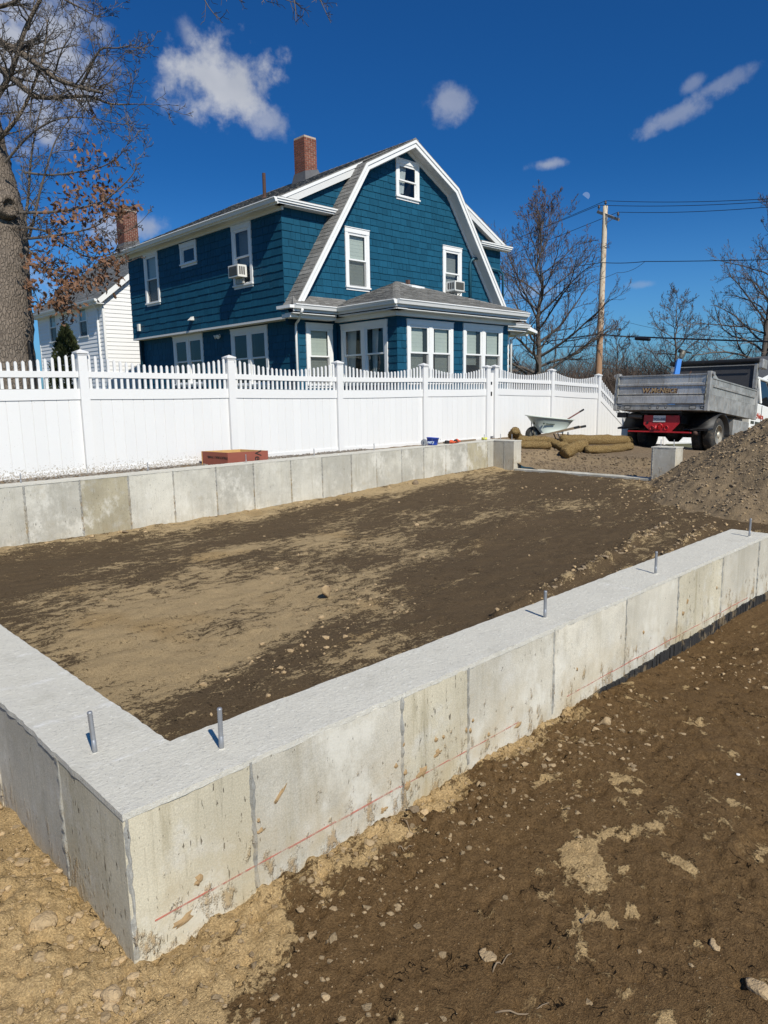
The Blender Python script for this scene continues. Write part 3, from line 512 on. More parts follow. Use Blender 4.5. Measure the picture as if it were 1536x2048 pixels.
def top_surface(name, ax, a0, a1, b0, b1, lines=(), edge=0.5, joined=None):
    n = int((a1 - a0) / 0.024) + 1; k = 13
    a = np.concatenate([[a0], np.linspace(a0, a1, n - 2), [a1]]); b = np.linspace(b0, b1, k); Aa, Bb = np.meshgrid(a, b)
    free = np.ones(n) if joined is None else (a > joined).astype(float)      # where the inner edge is open, not butted to the other wall
    e = np.zeros_like(Aa); e[0] = edge; e[-1] = edge * free; e[1] = edge * 0.4; e[-2] = edge * 0.4 * free
    jig = (fbm(Aa, Bb, 34, 3, 71) - 0.5) * 0.012; Bb = Bb.copy(); Bb[0] += jig[0] - 0.001; Bb[-1] += (jig[-1] + 0.001) * free
    Xx, Yy = (Aa, Bb) if ax == 'x' else (Bb, Aa)
    Zz = WT - 0.004 + 0.005 * (fbm(Xx, Yy, 5, 3, 72) - 0.5) + 0.004 * (fbm(Xx, Yy, 40, 2, 73) - 0.5)
    ln = np.zeros_like(Aa)
    for l in lines: ln = np.maximum(ln, np.exp(-((Aa - l - 0.012 * np.sin(Bb * 30)) / 0.007) ** 2))
    lo = np.full((1, n), WT - 0.022)          # rim skirt so that the skin of paste has a thickness
    hi = lo * free + Zz[-1:] * (1 - free)
    Xx, Yy, e, ln = [np.vstack([q[:1], q, q[-1:]]) for q in (Xx, Yy, e, ln)]; Zz = np.vstack([lo, Zz, hi]); Zz[:, 0] = Zz[:, -1] = WT - 0.022
    if ax != 'x': Xx, Yy, Zz, e, ln = [q[::-1] for q in (Xx, Yy, Zz, e, ln)]
    me = grid_mesh(name, Xx, Yy, Zz, M['top'], attrs={'edge': e, 'line': ln}); me.set_sharp_from_angle(angle=math.radians(38))
    return link(name, me, fd)
top_surface('top_surface', 'x', 0.638, 5.285, 1.598, 1.862, (3.34,), joined=0.9); top_surface('top_surface', 'y', 1.862, 9.13, 0.638, 0.899, (1.868, 2.24, 2.62, 2.95))
top_surface('top_surface', 'x', 0.64, 12.36, 9.136, 9.398, edge=0.35); top_surface('top_surface', 'y', 8.615, 9.13, 12.097, 12.363, edge=0.5); top_surface('top_surface', 'y', 5.255, 5.695, 12.097, 12.403, edge=0.5); top_surface('top_surface', 'x', 6.41, 12.09, 1.598, 1.862)
bolt = MB(); bolt.lathe((0, 0, -0.02), (0, 0, 1), [(0.0072, 0), (0.0072, 0.055)] + [(0.0076 if i % 2 else 0.0062, 0.056 + i * 0.0031) for i in range(26)] + [(0.0075, 0.138), (0.006, 0.141)], 12); bolt.lathe((0, 0, -0.012), (0, 0, 1), [(0.017, 0), (0.014, 0.007), (0.008, 0.011)], 10, 1)
bm_ = bolt.mesh('anchor_bolt', [M['galv'], M['top']], True)
for bx_, by_, tl in ((0.718, 1.953, (0.02, -0.06)), (0.985, 1.709, (0, 0.01)), (2.641, 1.702, (0, 0)), (3.71, 1.691, (0, 0)), (5.081, 1.673, (0, -0.02)), (2.82, 9.27, (0, 0)), (4.477, 9.30, (0, 0)), (6.042, 9.25, (0, 0)), (7.385, 9.27, (0, 0)), (8.768, 9.28, (0, 0)), (10.084, 9.26, (0, 0)), (11.95, 9.27, (0, 0)), (12.22, 9.05, (0, 0)), (12.25, 8.78, (0, 0)), (12.22, 5.58, (0, 0)), (12.25, 5.36, (0, 0))):
    o = link('anchor_bolt', bm_, fd); o.location = (bx_, by_, WT); o.rotation_euler = (tl[0], tl[1], random.random() * 6)
# snapped red chalk line on the near face
mb = MB(); x = 0.70
while x < 4.9:
    l = 0.05 + 0.25 * random.random(); z = -1.332 - 0.012 * (x - 0.7) + 0.001 * random.random(); w = 0.0016 if x < 1.0 or x > 1.5 else 0.0024
    if random.random() < (1.0 if x < 1.5 else 0.75): mb.box(x, min(x + l, 4.9), 1.5968, 1.5995, z - w - 0.0025 * (x - .7) / 4 * 0, z + w)
    x += l
mb.build('chalk_line', M['redline'], fd)
# dried mud thrown against the near face
random.seed(5)
def splat(x, z, r, stretch=1.0, ang=0.0, y=1.5985):
    mb = MB(); k = 14; c = [(x, y - 0.006, z)]; ring = []
    for i in range(k):
        th = 2 * math.pi * i / k; rr = 0.72 * r * (0.35 + 0.95 * random.random()); u, v = rr * math.cos(th) * stretch, rr * math.sin(th)
        ring.append((x + u * math.cos(ang) - v * math.sin(ang), y + 0.0015, z + u * math.sin(ang) + v * math.cos(ang)))
    mid = [(x + (p[0] - x) * 0.62, y - 0.003 - 0.003 * random.random(), z + (p[2] - z) * 0.62) for p in ring]
    mb.add(c + mid + ring, [(0, 1 + (i + 1) % k, 1 + i) for i in range(k)] + [(1 + i, 1 + (i + 1) % k, 1 + k + (i + 1) % k, 1 + k + i) for i in range(k)])
    mb.build('mud_splat', M['mudsplat'], fd, smooth=True)
for q in ((0.83, -1.285, 0.02, 1, 0), (0.78, -1.375, 0.016, 3.2, 0.18), (1.025, -1.20, 0.012, 0.6, 0), (1.03, -1.235, 0.011, 2.4, 0.25), (1.10, -1.155, 0.007, 8, 0.75), (1.585, -1.255, 0.012, 1.2, 0.5), (1.62, -1.19, 0.013, 0.8, 0), (1.63, -1.30, 0.02, 1.3, 0.3), (1.64, -1.35, 0.03, 1, 0), (1.72, -1.33, 0.03, 1.6, 0.4), (1.79, -1.235, 0.016, 1, 0), (1.83, -1.24, 0.012, 0.8, 0), (1.80, -1.29, 0.02, 1.6, 0.1), (1.96, -1.26, 0.014, 0.7, 0), (2.0, -1.235, 0.011, 1, 0), (1.985, -1.27, 0.018, 0.6, 0), (2.30, -1.36, 0.025, 1.8, 0.4), (2.56, -1.3, 0.016, 0.5, 0), (3.205, -1.2, 0.02, 0.7, 0), (3.4, -1.24, 0.016, 0.6, 0), (3.93, -1.19, 0.03, 0.45, -0.25), (3.88, -1.25, 0.035, 0.5, -0.2), (4.35, -1.2, 0.016, 0.4, 0), (1.52, -1.39, 0.016, 2, 0), (2.1, -1.33, 0.012, 1, 0), (2.75, -1.25, 0.012, 0.6, 0)):
    splat(*q)

# ================================================================== FENCE
FY = 10.45
fn = thing('vinyl_fence', 'long white vinyl privacy fence with scalloped picket top behind the far concrete wall', 'fence', (11.4, FY, -1.1))
def fpost(x, top, zb, w=0.127):
    mb = MB(); mb.box(x - w / 2, x + w / 2, FY - w / 2, FY + w / 2, zb, top - 0.05); p = mb.build('post', M['vinyl'], fn)
    mb = MB(); c = w / 2 + 0.022
    mb.box(x - c, x + c, FY - c, FY + c, top - 0.05, top - 0.028); mb.box(x - w / 2 - 0.006, x + w / 2 + 0.006, FY - w / 2 - 0.006, FY + w / 2 + 0.006, top - 0.075, top - 0.0505)
    mb.add([(x - c, FY - c, top - 0.0275), (x + c, FY - c, top - 0.0275), (x + c, FY + c, top - 0.0275), (x - c, FY + c, top - 0.0275), (x, FY, top + 0.012)], [(0, 1, 4), (1, 2, 4), (2, 3, 4), (3, 0, 4)])
    mb.build('post_cap', M['vinyl'], p)
PC = {}
def picket_mesh(h):
    k = round(h, 3)
    if k not in PC:
        mb = MB(); w = 0.019; t = 0.011
        mb.prism([(-w, -t, 0), (w, -t, 0), (w, -t, h - 0.022), (0.004, -t, h), (-0.004, -t, h), (-w, -t, h - 0.022)], (0, 2 * t, 0)); PC[k] = mb.mesh('picket', M['vinyl'])
    return PC[k]
BC = {}
def board_mesh(w, h):
    k = (round(w, 3), round(h, 3))
    if k not in BC:
        mb = MB(); e = 0.005; t = 0.016
        mb.prism([(-w / 2, -t + 0.009, 0), (-w / 2 + e, -t, 0), (w / 2 - e, -t, 0), (w / 2, -t + 0.009, 0), (w / 2, t, 0), (-w / 2, t, 0)], (0, 0, h)); BC[k] = mb.mesh('board', M['vinyl'])
    return BC[k]
def fsection(x0, x1, t0, t1, zb0, zb1, scal=0.145, dense=0.0945, low=False):
    a0, a1 = x0 + 0.0645, x1 - 0.0645; T = lambda x: t0 + (t1 - t0) * (x - x0) / (x1 - x0); B = lambda x: zb0 + (zb1 - zb0) * (x - x0) / (x1 - x0)
    def rail(d0, d1, th, nm):
        mb = MB(); k = 6; sag = 0.006 if abs(t1 - t0) < 0.2 else 0
        xs = [a0 + (a1 - a0) * i / k for i in range(k + 1)]; s = lambda i: sag * math.sin(math.pi * i / k)
        for i in range(k):
            xa, xb = xs[i], xs[i + 1]; za, zb = T(xa) - s(i), T(xb) - s(i + 1)
            mb.hexa([(xa, FY - th, za - d1), (xb, FY - th, zb - d1), (xb, FY + th, zb - d1), (xa, FY + th, za - d1), (xa, FY - th, za - d0), (xb, FY - th, zb - d0), (xb, FY + th, zb - d0), (xa, FY + th, za - d0)])
        mb.build(nm, M['vinyl'], fn)
    ur = (0.30, 0.385); lr = (0.545, 0.695)
    if low: ur = (0.16, 0.22); lr = (0.36, 0.46)
    rail(ur[0], ur[1], 0.025, 'rail'); rail(lr[0], lr[1], 0.03, 'rail')
    n = int(round((a1 - a0) / dense)); 
    for i in range(n):
        u = (i + 0.5) / n; x = a0 + (a1 - a0) * u; h = lr[0] - (0.045 + scal * math.sin(math.pi * u) ** 0.9)
        o = link('picket', picket_mesh(h), fn); o.location = (x, FY, T(x) - lr[0] + 0.0)
    n = int(round((a1 - a0) / 0.168)); w = (a1 - a0) / n
    for i in range(n):
        x = a0 + w * (i + 0.5); zb = B(x); sl_ = abs((t1 - t0) / (x1 - x0)) * w / 2 + 0.012; o = link('board', board_mesh(w, T(x) - lr[1] + min(sl_, 0.09) - zb - 0.045), fn); o.location = (x, FY, zb + 0.045)
    mb = MB(); mb.hexa([(a0, FY - 0.03, B(a0)), (a1, FY - 0.03, B(a1)), (a1, FY + 0.03, B(a1)), (a0, FY + 0.03, B(a0)), (a0, FY - 0.03, B(a0) + 0.07), (a1, FY - 0.03, B(a1) + 0.07), (a1, FY + 0.03, B(a1) + 0.07), (a0, FY + 0.03, B(a0) + 0.07)])
    mb.build('rail', M['vinyl'], fn)
PX = [(-0.75, 0.70, -1.05), (1.70, 0.70, -1.05), (4.14, 0.69, -1.05), (6.59, 0.67, -1.05), (8.965, 0.625, -1.06), (11.37, 0.617, -1.09), (13.56, 0.607, -1.12), (13.86, 0.622, -1.14), (16.30, 0.556, -1.24), (18.70, 0.443, -1.40), (20.62, -0.62, -1.62), (23.0, -0.72, -1.78), (25.4, -0.85, -1.9)]
for x, t, zb in PX: fpost(x, t, zb - 0.1)
for i in range(len(PX) - 1):
    if i == 6: continue
    a, b = PX[i], PX[i + 1]; fsection(a[0], b[0], a[1], b[1], a[2] - 0.025, b[2] - 0.025, low=(i >= 10), scal=(0.145 if i < 9 else 0.07))
mb = MB(); mb.box(13.625, 13.795, FY - 0.012, FY + 0.03, -1.05, 0.44); mb.build('gate_stile', M['vinyl'], fn)
for z0, z1 in ((0.16, 0.23), (-0.10, 0.0)):
    mb = MB(); mb.box(13.628, 13.665, FY - 0.066, FY - 0.0125, z0, z1); mb.lathe((13.66, FY - 0.066, z0), (0, 0, 1), [(0.01, 0), (0.01, z1 - z0)], 8); mb.build('hinge', M['black'], fn)

# ================================================================== BLUE HOUSE
HY = 16.0
hs = thing('gambrel_house', 'teal blue shingled gambrel house with white trim and enclosed front porch behind the fence', 'house', (16.7, 20.6, -1.1))
def frame(o, U, V, Nn):
    o, U, V, Nn = Vector(o), Vector(U), Vector(V), Vector(Nn)
    return lambda u, v, n: o + U * u + V * v + Nn * n
FR_front = frame((0, HY, 0), (1, 0, 0), (0, 0, 1), (0, -1, 0))           # u = x
FR_porch = frame((0, 13.58, 0), (1, 0, 0), (0, 0, 1), (0, -1, 0))
FR_cheek = frame((0, 16.15, 0), (1, 0, 0), (0, 0, 1), (0, -1, 0))
FR_sideU = frame((12.03, 0, 0), (0, -1, 0), (0, 0, 1), (-1, 0, 0))        # u = -y
FR_sideL = frame((12.33, 0, 0), (0, -1, 0), (0, 0, 1), (-1, 0, 0))
FR_pside = frame((13.75, 0, 0), (0, -1, 0), (0, 0, 1), (-1, 0, 0))
RX, RZ = 16.714, 7.52       # ridge
def gam_z(x):                # gambrel roof line
    d = RX - x
    if d >= 0: return RZ - d * 0.515 if d < 2.06 else RZ - 2.06 * 0.515 - (d - 2.06) * 1.515
    d = -d; return RZ - d * 0.515 if d < 2.02 else RZ - 2.02 * 0.515 - (d - 2.02) * 1.345
def gam_int(z):              # x interval of the gable wall under the roof line at height z
    zz = z + 0.10
    k = RZ - 2.06 * 0.515; kr = RZ - 2.02 * 0.515
    l = RX - (RZ - zz) / 0.515 if zz > k else RX - 2.06 - (k - zz) / 1.515
    r = RX + (RZ - zz) / 0.515 if zz > kr else RX + 2.02 + (kr - zz) / 1.345
    return l, r
KEEP = []
def shingles(fr, z0, z1, interval, holes, expo=0.187, wr=(0.13, 0.42), lead=False, wave=0.008):
    n = max(1, int(round((z1 - z0) / expo))); e = (z1 - z0) / n; out = []
    for r in range(n):
        a, b = z0 + r * e, z0 + (r + 1) * e
        l, rr = interval(a + 0.6 * e)
        if rr - l < 0.08: continue
        segs = [(l, rr)]
        for (h0, h1, hz0, hz1) in holes:
            if hz1 > a + 0.02 and hz0 < b - 0.02:
                ns = []
                for s0, s1 in segs:
                    if h1 <= s0 or h0 >= s1: ns.append((s0, s1)); continue
                    if h0 > s0: ns.append((s0, h0))
                    if h1 < s1: ns.append((h1, s1))
                segs = ns
        for s0, s1 in segs:
            u = s0
            while u < s1 - 0.02:
                w = random.uniform(*wr)
                if u + w > s1 - 0.07: w = s1 - u
                out.append((u, u + w, a + random.uniform(-wave, wave), b)); u += w
    return out
def shingle_piece(mb, fr, s, proud=None):
    u0, u1, v0, v1 = s; g_ = 0.0042; p = (0.021 if proud is None else proud) + random.uniform(-0.002, 0.004); d = random.uniform(-0.003, 0.003)
    mb.hexa([fr(u0 + g_, v0, p), fr(u1 - g_, v0 + d, p), fr(u1 - g_, v0 + d, 0.0), fr(u0 + g_, v0, 0.0), fr(u0 + g_, v1 + 0.016, 0.0055), fr(u1 - g_, v1 + 0.016, 0.0055), fr(u1 - g_, v1 + 0.016, 0.0), fr(u0 + g_, v1 + 0.016, 0.0)])
# ---- window units
def window(fr, u0, u1, v0, v1, cols=1, style='blind', parent=None, casing=0.105, small=False, light=True, sill=True):
    parent = parent or hs; W_ = M['trim']
    mb = MB(); c = casing; n0, n1 = 0.0, 0.042
    mb.fbox(fr, u0, u0 + c, v0, v1 - c - 0.02, n0, n1); mb.fbox(fr, u1 - c, u1, v0, v1 - c - 0.02, n0, n1); mb.fbox(fr, u0 - 0.006, u1 + 0.006, v1 - c - 0.019, v1, n0, n1 + 0.006); mb.fbox(fr, u0 - 0.018, u1 + 0.018, v1 + 0.0005, v1 + 0.02, n0, n1 + 0.022)
    ob = mb.build('window', W_, parent)
    if sill:
        mb = MB(); mb.fbox(fr, u0 - 0.02, u1 + 0.02, v0 - 0.045, v0 - 0.0005, n0, n1 + 0.03); mb.fbox(fr, u0 + 0.01, u1 - 0.01, v0 - 0.11, v0 - 0.0455, n0, n1 - 0.012); mb.build('sill', W_, ob)
    iw0, iw1, iv0, iv1 = u0 + c, u1 - c, v0, v1 - c - 0.02; mul = 0.13; cw = ((iw1 - iw0) - mul * (cols - 1)) / cols
    for k in range(cols):
        a = iw0 + k * (cw + mul); b = a + cw
        if k: mb = MB(); mb.fbox(fr, a - mul, a, iv0, iv1, n0, n1); mb.build('mullion', W_, ob)
        mid = iv0 + (iv1 - iv0) * 0.5; s = 0.042
        mb = MB()      # outer track, upper sash, then lower sash set further in
        for (x0, x1, y0, y1, d0, d1) in ((a + .0005, a + 0.025, iv0, iv1, -0.03, 0.028), (b - 0.025, b - .0005, iv0, iv1, -0.03, 0.028), (a + .0255, b - .0255, iv1 - 0.025, iv1, -0.03, 0.028)): mb.fbox(fr, x0, x1, y0, y1, d0, d1)
        mb.build('track', W_, ob)
        a2, b2 = a + 0.0255, b - 0.0255
        for (y0, y1, d) in (() if small else ((mid - 0.018, iv1 - 0.0255, 0.010), (iv0 + 0.001, mid + 0.018, -0.018))) or ((iv0 + 0.001, iv1 - 0.0255, 0.0),):
            mb = MB(); mb.fbox(fr, a2, a2 + s, y0, y1, d - 0.012, d + 0.012); mb.fbox(fr, b2 - s, b2, y0, y1, d - 0.012, d + 0.012); mb.fbox(fr, a2 + s, b2 - s, y1 - s, y1, d - 0.012, d + 0.012); mb.fbox(fr, a2 + s, b2 - s, y0, y0 + s, d - 0.012, d + 0.012); mb.build('sash', W_, ob)
            mb = MB(); mb.add([fr(a2 + s, y0 + s, d), fr(b2 - s, y0 + s, d), fr(b2 - s, y1 - s, d), fr(a2 + s, y1 - s, d)], [(0, 1, 2, 3)]); mb.build('pane', M['glass'], ob)
            if d < -0.01 and style in ('half', 'blind'): mb = MB(); mb.add([fr(a2, y0, 0.008), fr(b2, y0, 0.008), fr(b2, y1 - 0.02, 0.008), fr(a2, y1 - 0.02, 0.008)], [(0, 1, 2, 3)]); mb.build('screen', M['screen'], ob)
        mb = MB()      # the room behind, with its reveal
        for (x0, x1, y0, y1, d0, d1) in ((a, b, iv0, iv1, -0.62, -0.6), (a - 0.3, a, iv0, iv1, -0.6, -0.034), (b, b + 0.3, iv0, iv1, -0.6, -0.034), (a, b, iv1, iv1 + 0.1, -0.6, -0.034), (a, b, iv0 - 0.1, iv0, -0.6, -0.034)): mb.fbox(fr, x0, x1, y0, y1, d0, d1)
        mb.build('room', M['dark'], ob)
        bl = None
        if style == 'blind': bl = [(a2 + 0.02, b2 - 0.02, iv0 + 0.02, iv1, -0.07, 'blind')]
        if style == 'half': bl = [(a2 + 0.02, b2 - 0.02, iv0 + (iv1 - iv0) * random.choice((0.02, 0.05, 0.16, 0.30, 0.12)), iv1, -0.07, 'blind')]
        if style == 'dim': bl = [(a2 + 0.02, b2 - 0.02, iv0, iv1, -0.12, 'shade2')]
        if style == 'curtain':
            mb = MB(); h = iv1 - iv0
            for q in range(7):
                xa = a2 + 0.02 + q * (b2 - a2) * 0.055; mb.add([fr(xa, iv0 + h * 0.12 * (0 if q < 4 else 1), -0.08 - 0.012 * (q % 2)), fr(xa + (b2 - a2) * 0.055, iv0 + h * 0.12 * (0 if q < 3 else 1), -0.08 - 0.012 * ((q + 1) % 2)), fr(xa + (b2 - a2) * 0.11 + q * 0.012, iv1, -0.08), fr(xa + q * 0.012, iv1, -0.08)], [(0, 1, 2, 3)])
            mb.build('curtain', M['curtain'], ob)
        if bl:
            mb = MB()
            for (x0, x1, y0, y1, d, mm) in bl:
                k2 = max(2, int((y1 - y0) / 0.05)); e = (y1 - y0) / k2
                for q in range(k2): mb.fbox(fr, x0, x1, y0 + q * e + 0.001, y0 + (q + 1) * e, d - 0.006 - 0.003 * (q % 2), d + 0.003 * (q % 2))
            mb.build('blind', M[bl[0][5]], ob)
    return ob
# ---- walls behind the shingles
def wall(pts, vec, name='wall', mat='bluewall', parent=None):
    mb = MB(); mb.prism(pts, vec); return mb.build(name, M[mat], parent or hs)
def wall_holed(fr, u0, u1, v0, v1, holes, mat='bluewall', t=0.12, name='wall'):
    us = sorted({u0, u1, *[h[0] for h in holes], *[h[1] for h in holes]}); vs = sorted({v0, v1, *[h[2] for h in holes], *[h[3] for h in holes]}); mb = MB()
    for i in range(len(us) - 1):
        for j in range(len(vs) - 1):
            cu, cv = (us[i] + us[i + 1]) / 2, (vs[j] + vs[j + 1]) / 2
            if u0 <= cu <= u1 and v0 <= cv <= v1 and not any(h[0] < cu < h[1] and h[2] < cv < h[3] for h in holes): mb.fbox(fr, us[i], us[i + 1], vs[j], vs[j + 1], -t, -0.0005)
    return mb.build(name, M[mat], hs)
def inset(h, c=0.09): return (h[0] + c, h[1] - c, h[2], h[3] - c)
# front gable wall
WF = [(14.11, 15.05, 3.10, 4.71), (18.35, 19.30, 3.17, 4.73), (16.22, 17.24, 5.93, 6.98)]
WFs = ['half', 'dim', 'curtain']
hl = [inset(h) for h in WF]
mb = MB(); nz = 40; za = 1.9
zs = sorted(set([1.9 + i * (7.4 - 1.9) / nz for i in range(nz + 1)] + [h[2] for h in hl] + [h[3] for h in hl]))
for i in range(len(zs) - 1):
    l0, r0 = gam_int(max(zs[i], 2.35)); l1, r1 = gam_int(max(zs[i + 1], 2.35)); zc = (zs[i] + zs[i + 1]) / 2; cuts = sorted([(h[0], h[1]) for h in hl if h[2] < zc < h[3]])
    ed = [(l0, l1)] + [(e, e) for h in cuts for e in h] + [(r0, r1)]
    for j in range(0, len(ed), 2):
        (a0, a1), (b0, b1) = ed[j], ed[j + 1]
        if b0 - a0 > 0.01: mb.hexa([(a0, HY + 0.0005, zs[i]), (b0, HY + 0.0005, zs[i]), (b0, HY + 0.12, zs[i]), (a0, HY + 0.12, zs[i]), (a1, HY + 0.0005, zs[i + 1]), (max(b1, a1), HY + 0.0005, zs[i + 1]), (max(b1, a1), HY + 0.12, zs[i + 1]), (a1, HY + 0.12, zs[i + 1])])
fw = mb.build('wall', M['bluewall'], hs)
sh = shingles(FR_front, 2.45, 7.36, gam_int, WF)
order = sorted(range(len(sh)), key=lambda i: -(sh[i][1] - sh[i][0]))
big = set(order[:290]); rest = MB()
for i, s in enumerate(sh):
    if i in big: mb = MB(); shingle_piece(mb, FR_front, s); mb.build('shingle', M['blue'], fw)
    else: shingle_piece(rest, FR_front, s)
def shingle_block(fr, z0, z1, interval, holes, **k):
    for s in shingles(fr, z0, z1, interval, holes, **k): shingle_piece(rest, fr, s)
for h, st in zip(WF, WFs): window(FR_front, *h, style=st)
# lower front wall (left of the porch) and right end
holes = [(12.58, 13.54, 0.30, 1.965)]
wall_holed(FR_front, 12.335, 22.0, -1.1, 1.899, [inset(h) for h in holes]); shingle_block(FR_front, -0.9, 2.12, lambda z: (12.335, 13.72), holes); shingle_block(FR_front, -0.9, 2.12, lambda z: (18.66, 22.0), [])
window(FR_front, *holes[0], style='half')
# upper side wall
holesU = [(-18.56, -17.57, 3.19, 4.83), (-21.59, -20.58, 4.20, 4.80), (-24.12, -23.12, 3.24, 4.89)]
wall_holed(FR_sideU, -25.35, -16.16, 2.12, 5.05, [inset(h) for h in holesU]); shingle_block(FR_sideU, 2.10, 5.0, lambda z: (-25.36, -16.135), holesU, expo=0.2)
for h, st, sm in zip(holesU, ('dim', 'none', 'half'), (False, True, False)): window(FR_sideU, *h, style=st, small=sm)
# lower side wall
holesL = [(-19.33, -17.41, 0.35, 2.0), (-22.96, -21.02, 0.45, 2.03)]
wall_holed(FR_sideL, -25.2, -16.0, -1.1, 2.12, [inset(h) for h in holesL]); shingle_block(FR_sideL, -0.9, 2.1, lambda z: (-25.2, -15.98), holesL, expo=0.2)
for h in holesL: window(FR_sideL, *h, cols=2, style='none')
# cheek wall of the shed dormer, left and right
wall([(12.031, 16.151, 2.3), (14.6, 16.151, 2.3), (14.6, 16.151, 6.3), (14.2, 16.151, 6.15), (12.031, 16.151, 5.05)], (0, 0.1, 0)); shingle_block(FR_cheek, 2.4, 4.95, lambda z: (12.01, 14.4), [], expo=0.2); shingle_block(FR_cheek, 5.1, 6.25, lambda z: (12.05 + max(0, (z - 5.0) / 0.465 - 0.1), 14.6), [], expo=0.19)
wall([(19.2, 16.151, 3.0), (21.66, 16.151, 3.0), (21.66, 16.151, 5.05), (19.2, 16.151, 6.2)], (0, 0.1, 0)); shingle_block(FR_cheek, 2.9, 4.95, lambda z: (19.4, 21.67), [], expo=0.2); shingle_block(FR_cheek, 5.1, 6.2, lambda z: (19.3, 21.66 - max(0, (z - 5.0) / 0.465)), [], expo=0.19)
# rest of the shell: far side, back
mb = MB(); mb.box(21.56, 21.66, 16.26, 25.34, -1.1, 5.05); mb.box(12.2, 21.5, 25.2, 25.33, -1.1, 5.05); mb.prism([(12.05, 25.2, 5.051), (21.65, 25.2, 5.051), (19.0, 25.2, 6.3), (RX, 25.2, 7.3), (14.4, 25.2, 6.3)], (0, 0.12, 0)); mb.box(21.9, 22.0, 16.13, 25.1, -1.1, 2.3); mb.build('wall', M['bluewall'], hs)
# soffit band under the overhanging upper storey
mb = MB(); mb.box(12.0, 12.33, 15.9, 25.36, 2.06, 2.118); mb.build('soffit', M['soffit'], hs)
# porch
PH = [(14.10, 16.0, 0.35, 1.945), (16.456, 18.35, 0.35, 1.96)]
wall_holed(FR_porch, 13.75, 18.63, -1.1, 2.2, [inset(h) for h in PH]); shingle_block(FR_porch, -0.9, 2.15, lambda z: (13.73, 18.65), PH)
for h in PH: window(FR_porch, *h, cols=2, style='half')
PS = [(-15.80, -13.92, 0.35, 1.945)]
wall_holed(FR_pside, -16.0, -13.70, -1.1, 2.2, [inset(h) for h in PS]); shingle_block(FR_pside, -0.9, 2.15, lambda z: (-15.98, -13.565), PS)
window(FR_pside, *PS[0], cols=2, style='curtain')
mb = MB(); mb.box(18.53, 18.63, 13.71, 15.99, -1.1, 2.2); mb.build('wall', M['bluewall'], hs)
tag(rest.build('wall_shingles', M['blue'], hs), kind='stuff')

# ---- roofs laid in courses
RF = MB()
def courses(p00, p10, p01, p11, expo=0.14, wr=(0.16, 0.34), th=0.014, lift=0.0, mb=None):
    """quad: p00-p10 is the eave, p01-p11 the top edge"""
    mb = mb or RF; p00, p10, p01, p11 = map(Vector, (p00, p10, p01, p11))
    nrm = (p10 - p00).cross(p01 - p00).normalized()
    if nrm.z < 0: nrm = -nrm
    Ls = ((p01 - p00).length + (p11 - p10).length) / 2; n = max(2, int(Ls / expo))
    mb.hexa([p00 - nrm * 0.02, p10 - nrm * 0.02, p11 - nrm * 0.02, p01 - nrm * 0.02, p00, p10, p11, p01])
    for i in range(n):
        a, b = i / n, min(1.0, (i + 1.12) / n)
        e0, e1 = p00.lerp(p01, a), p10.lerp(p11, a); f0, f1 = p00.lerp(p01, b), p10.lerp(p11, b); ln = (e1 - e0).length
        if ln < 0.05: continue
        u = 0.0
        while u < ln - 0.01:
            w = min(random.uniform(*wr), ln - u)
            if ln - u - w < 0.06: w = ln - u
            s, t = (u + 0.002) / ln, (u + w - 0.002) / ln; jj = random.uniform(-0.01, 0.008); q = (f0 - e0).normalized() * jj; h = th * random.uniform(0.7, 1.35)
            A0, A1, B1, B0 = e0.lerp(e1, s) + q, e0.lerp(e1, t) + q, f0.lerp(f1, t), f0.lerp(f1, s)
            mb.hexa([A0 + nrm * 0.001, A1 + nrm * 0.001, B1 + nrm * 0.001, B0 + nrm * 0.001, A0 + nrm * h, A1 + nrm * h, B1 + nrm * 0.004, B0 + nrm * 0.004]); u += w
YR = 15.60; YB = 25.75
kzL, kzR = RZ - 2.06 * 0.515, RZ - 2.02 * 0.515; kL, kR = RX - 2.06, RX + 2.02; fL, fR = 11.98, 21.75
zfL, zfR = gam_z(fL), gam_z(fR)
# front strip of the gambrel roof, rake to dormer cheek
courses((fL, YR, zfL), (fL, 16.16, zfL), (kL, YR, kzL), (kL, 16.16, kzL)); courses((kL, YR, kzL), (kL, 16.3, kzL), (RX, YR, RZ), (RX, 16.3, RZ)); courses((kR, 16.3, kzR), (kR, YR, kzR), (RX, 16.3, RZ), (RX, YR, RZ)); courses((fR, 16.16, zfR), (fR, YR, zfR), (kR, 16.16, kzR), (kR, YR, kzR))
# shed dormers, left and right
courses((11.70, 15.98, 5.09), (11.70, YB, 5.09), (RX, 15.98, RZ - 0.005), (RX, YB, RZ - 0.005)); courses((21.98, YB, 5.09), (21.98, 15.98, 5.09), (RX, YB, RZ - 0.005), (RX, 15.98, RZ - 0.005), wr=(0.5, 0.9))
# ridge cap
for i in range(34):
    y = 15.6 + i * 0.3; RF.prism([(RX - 0.13, y, RZ - 0.052 + 0.018), (RX, y, RZ + 0.03), (RX + 0.13, y, RZ - 0.052 + 0.018), (RX + 0.13, y, RZ - 0.06), (RX, y, RZ), (RX - 0.13, y, RZ - 0.06)], (0, 0.31, -0.008))
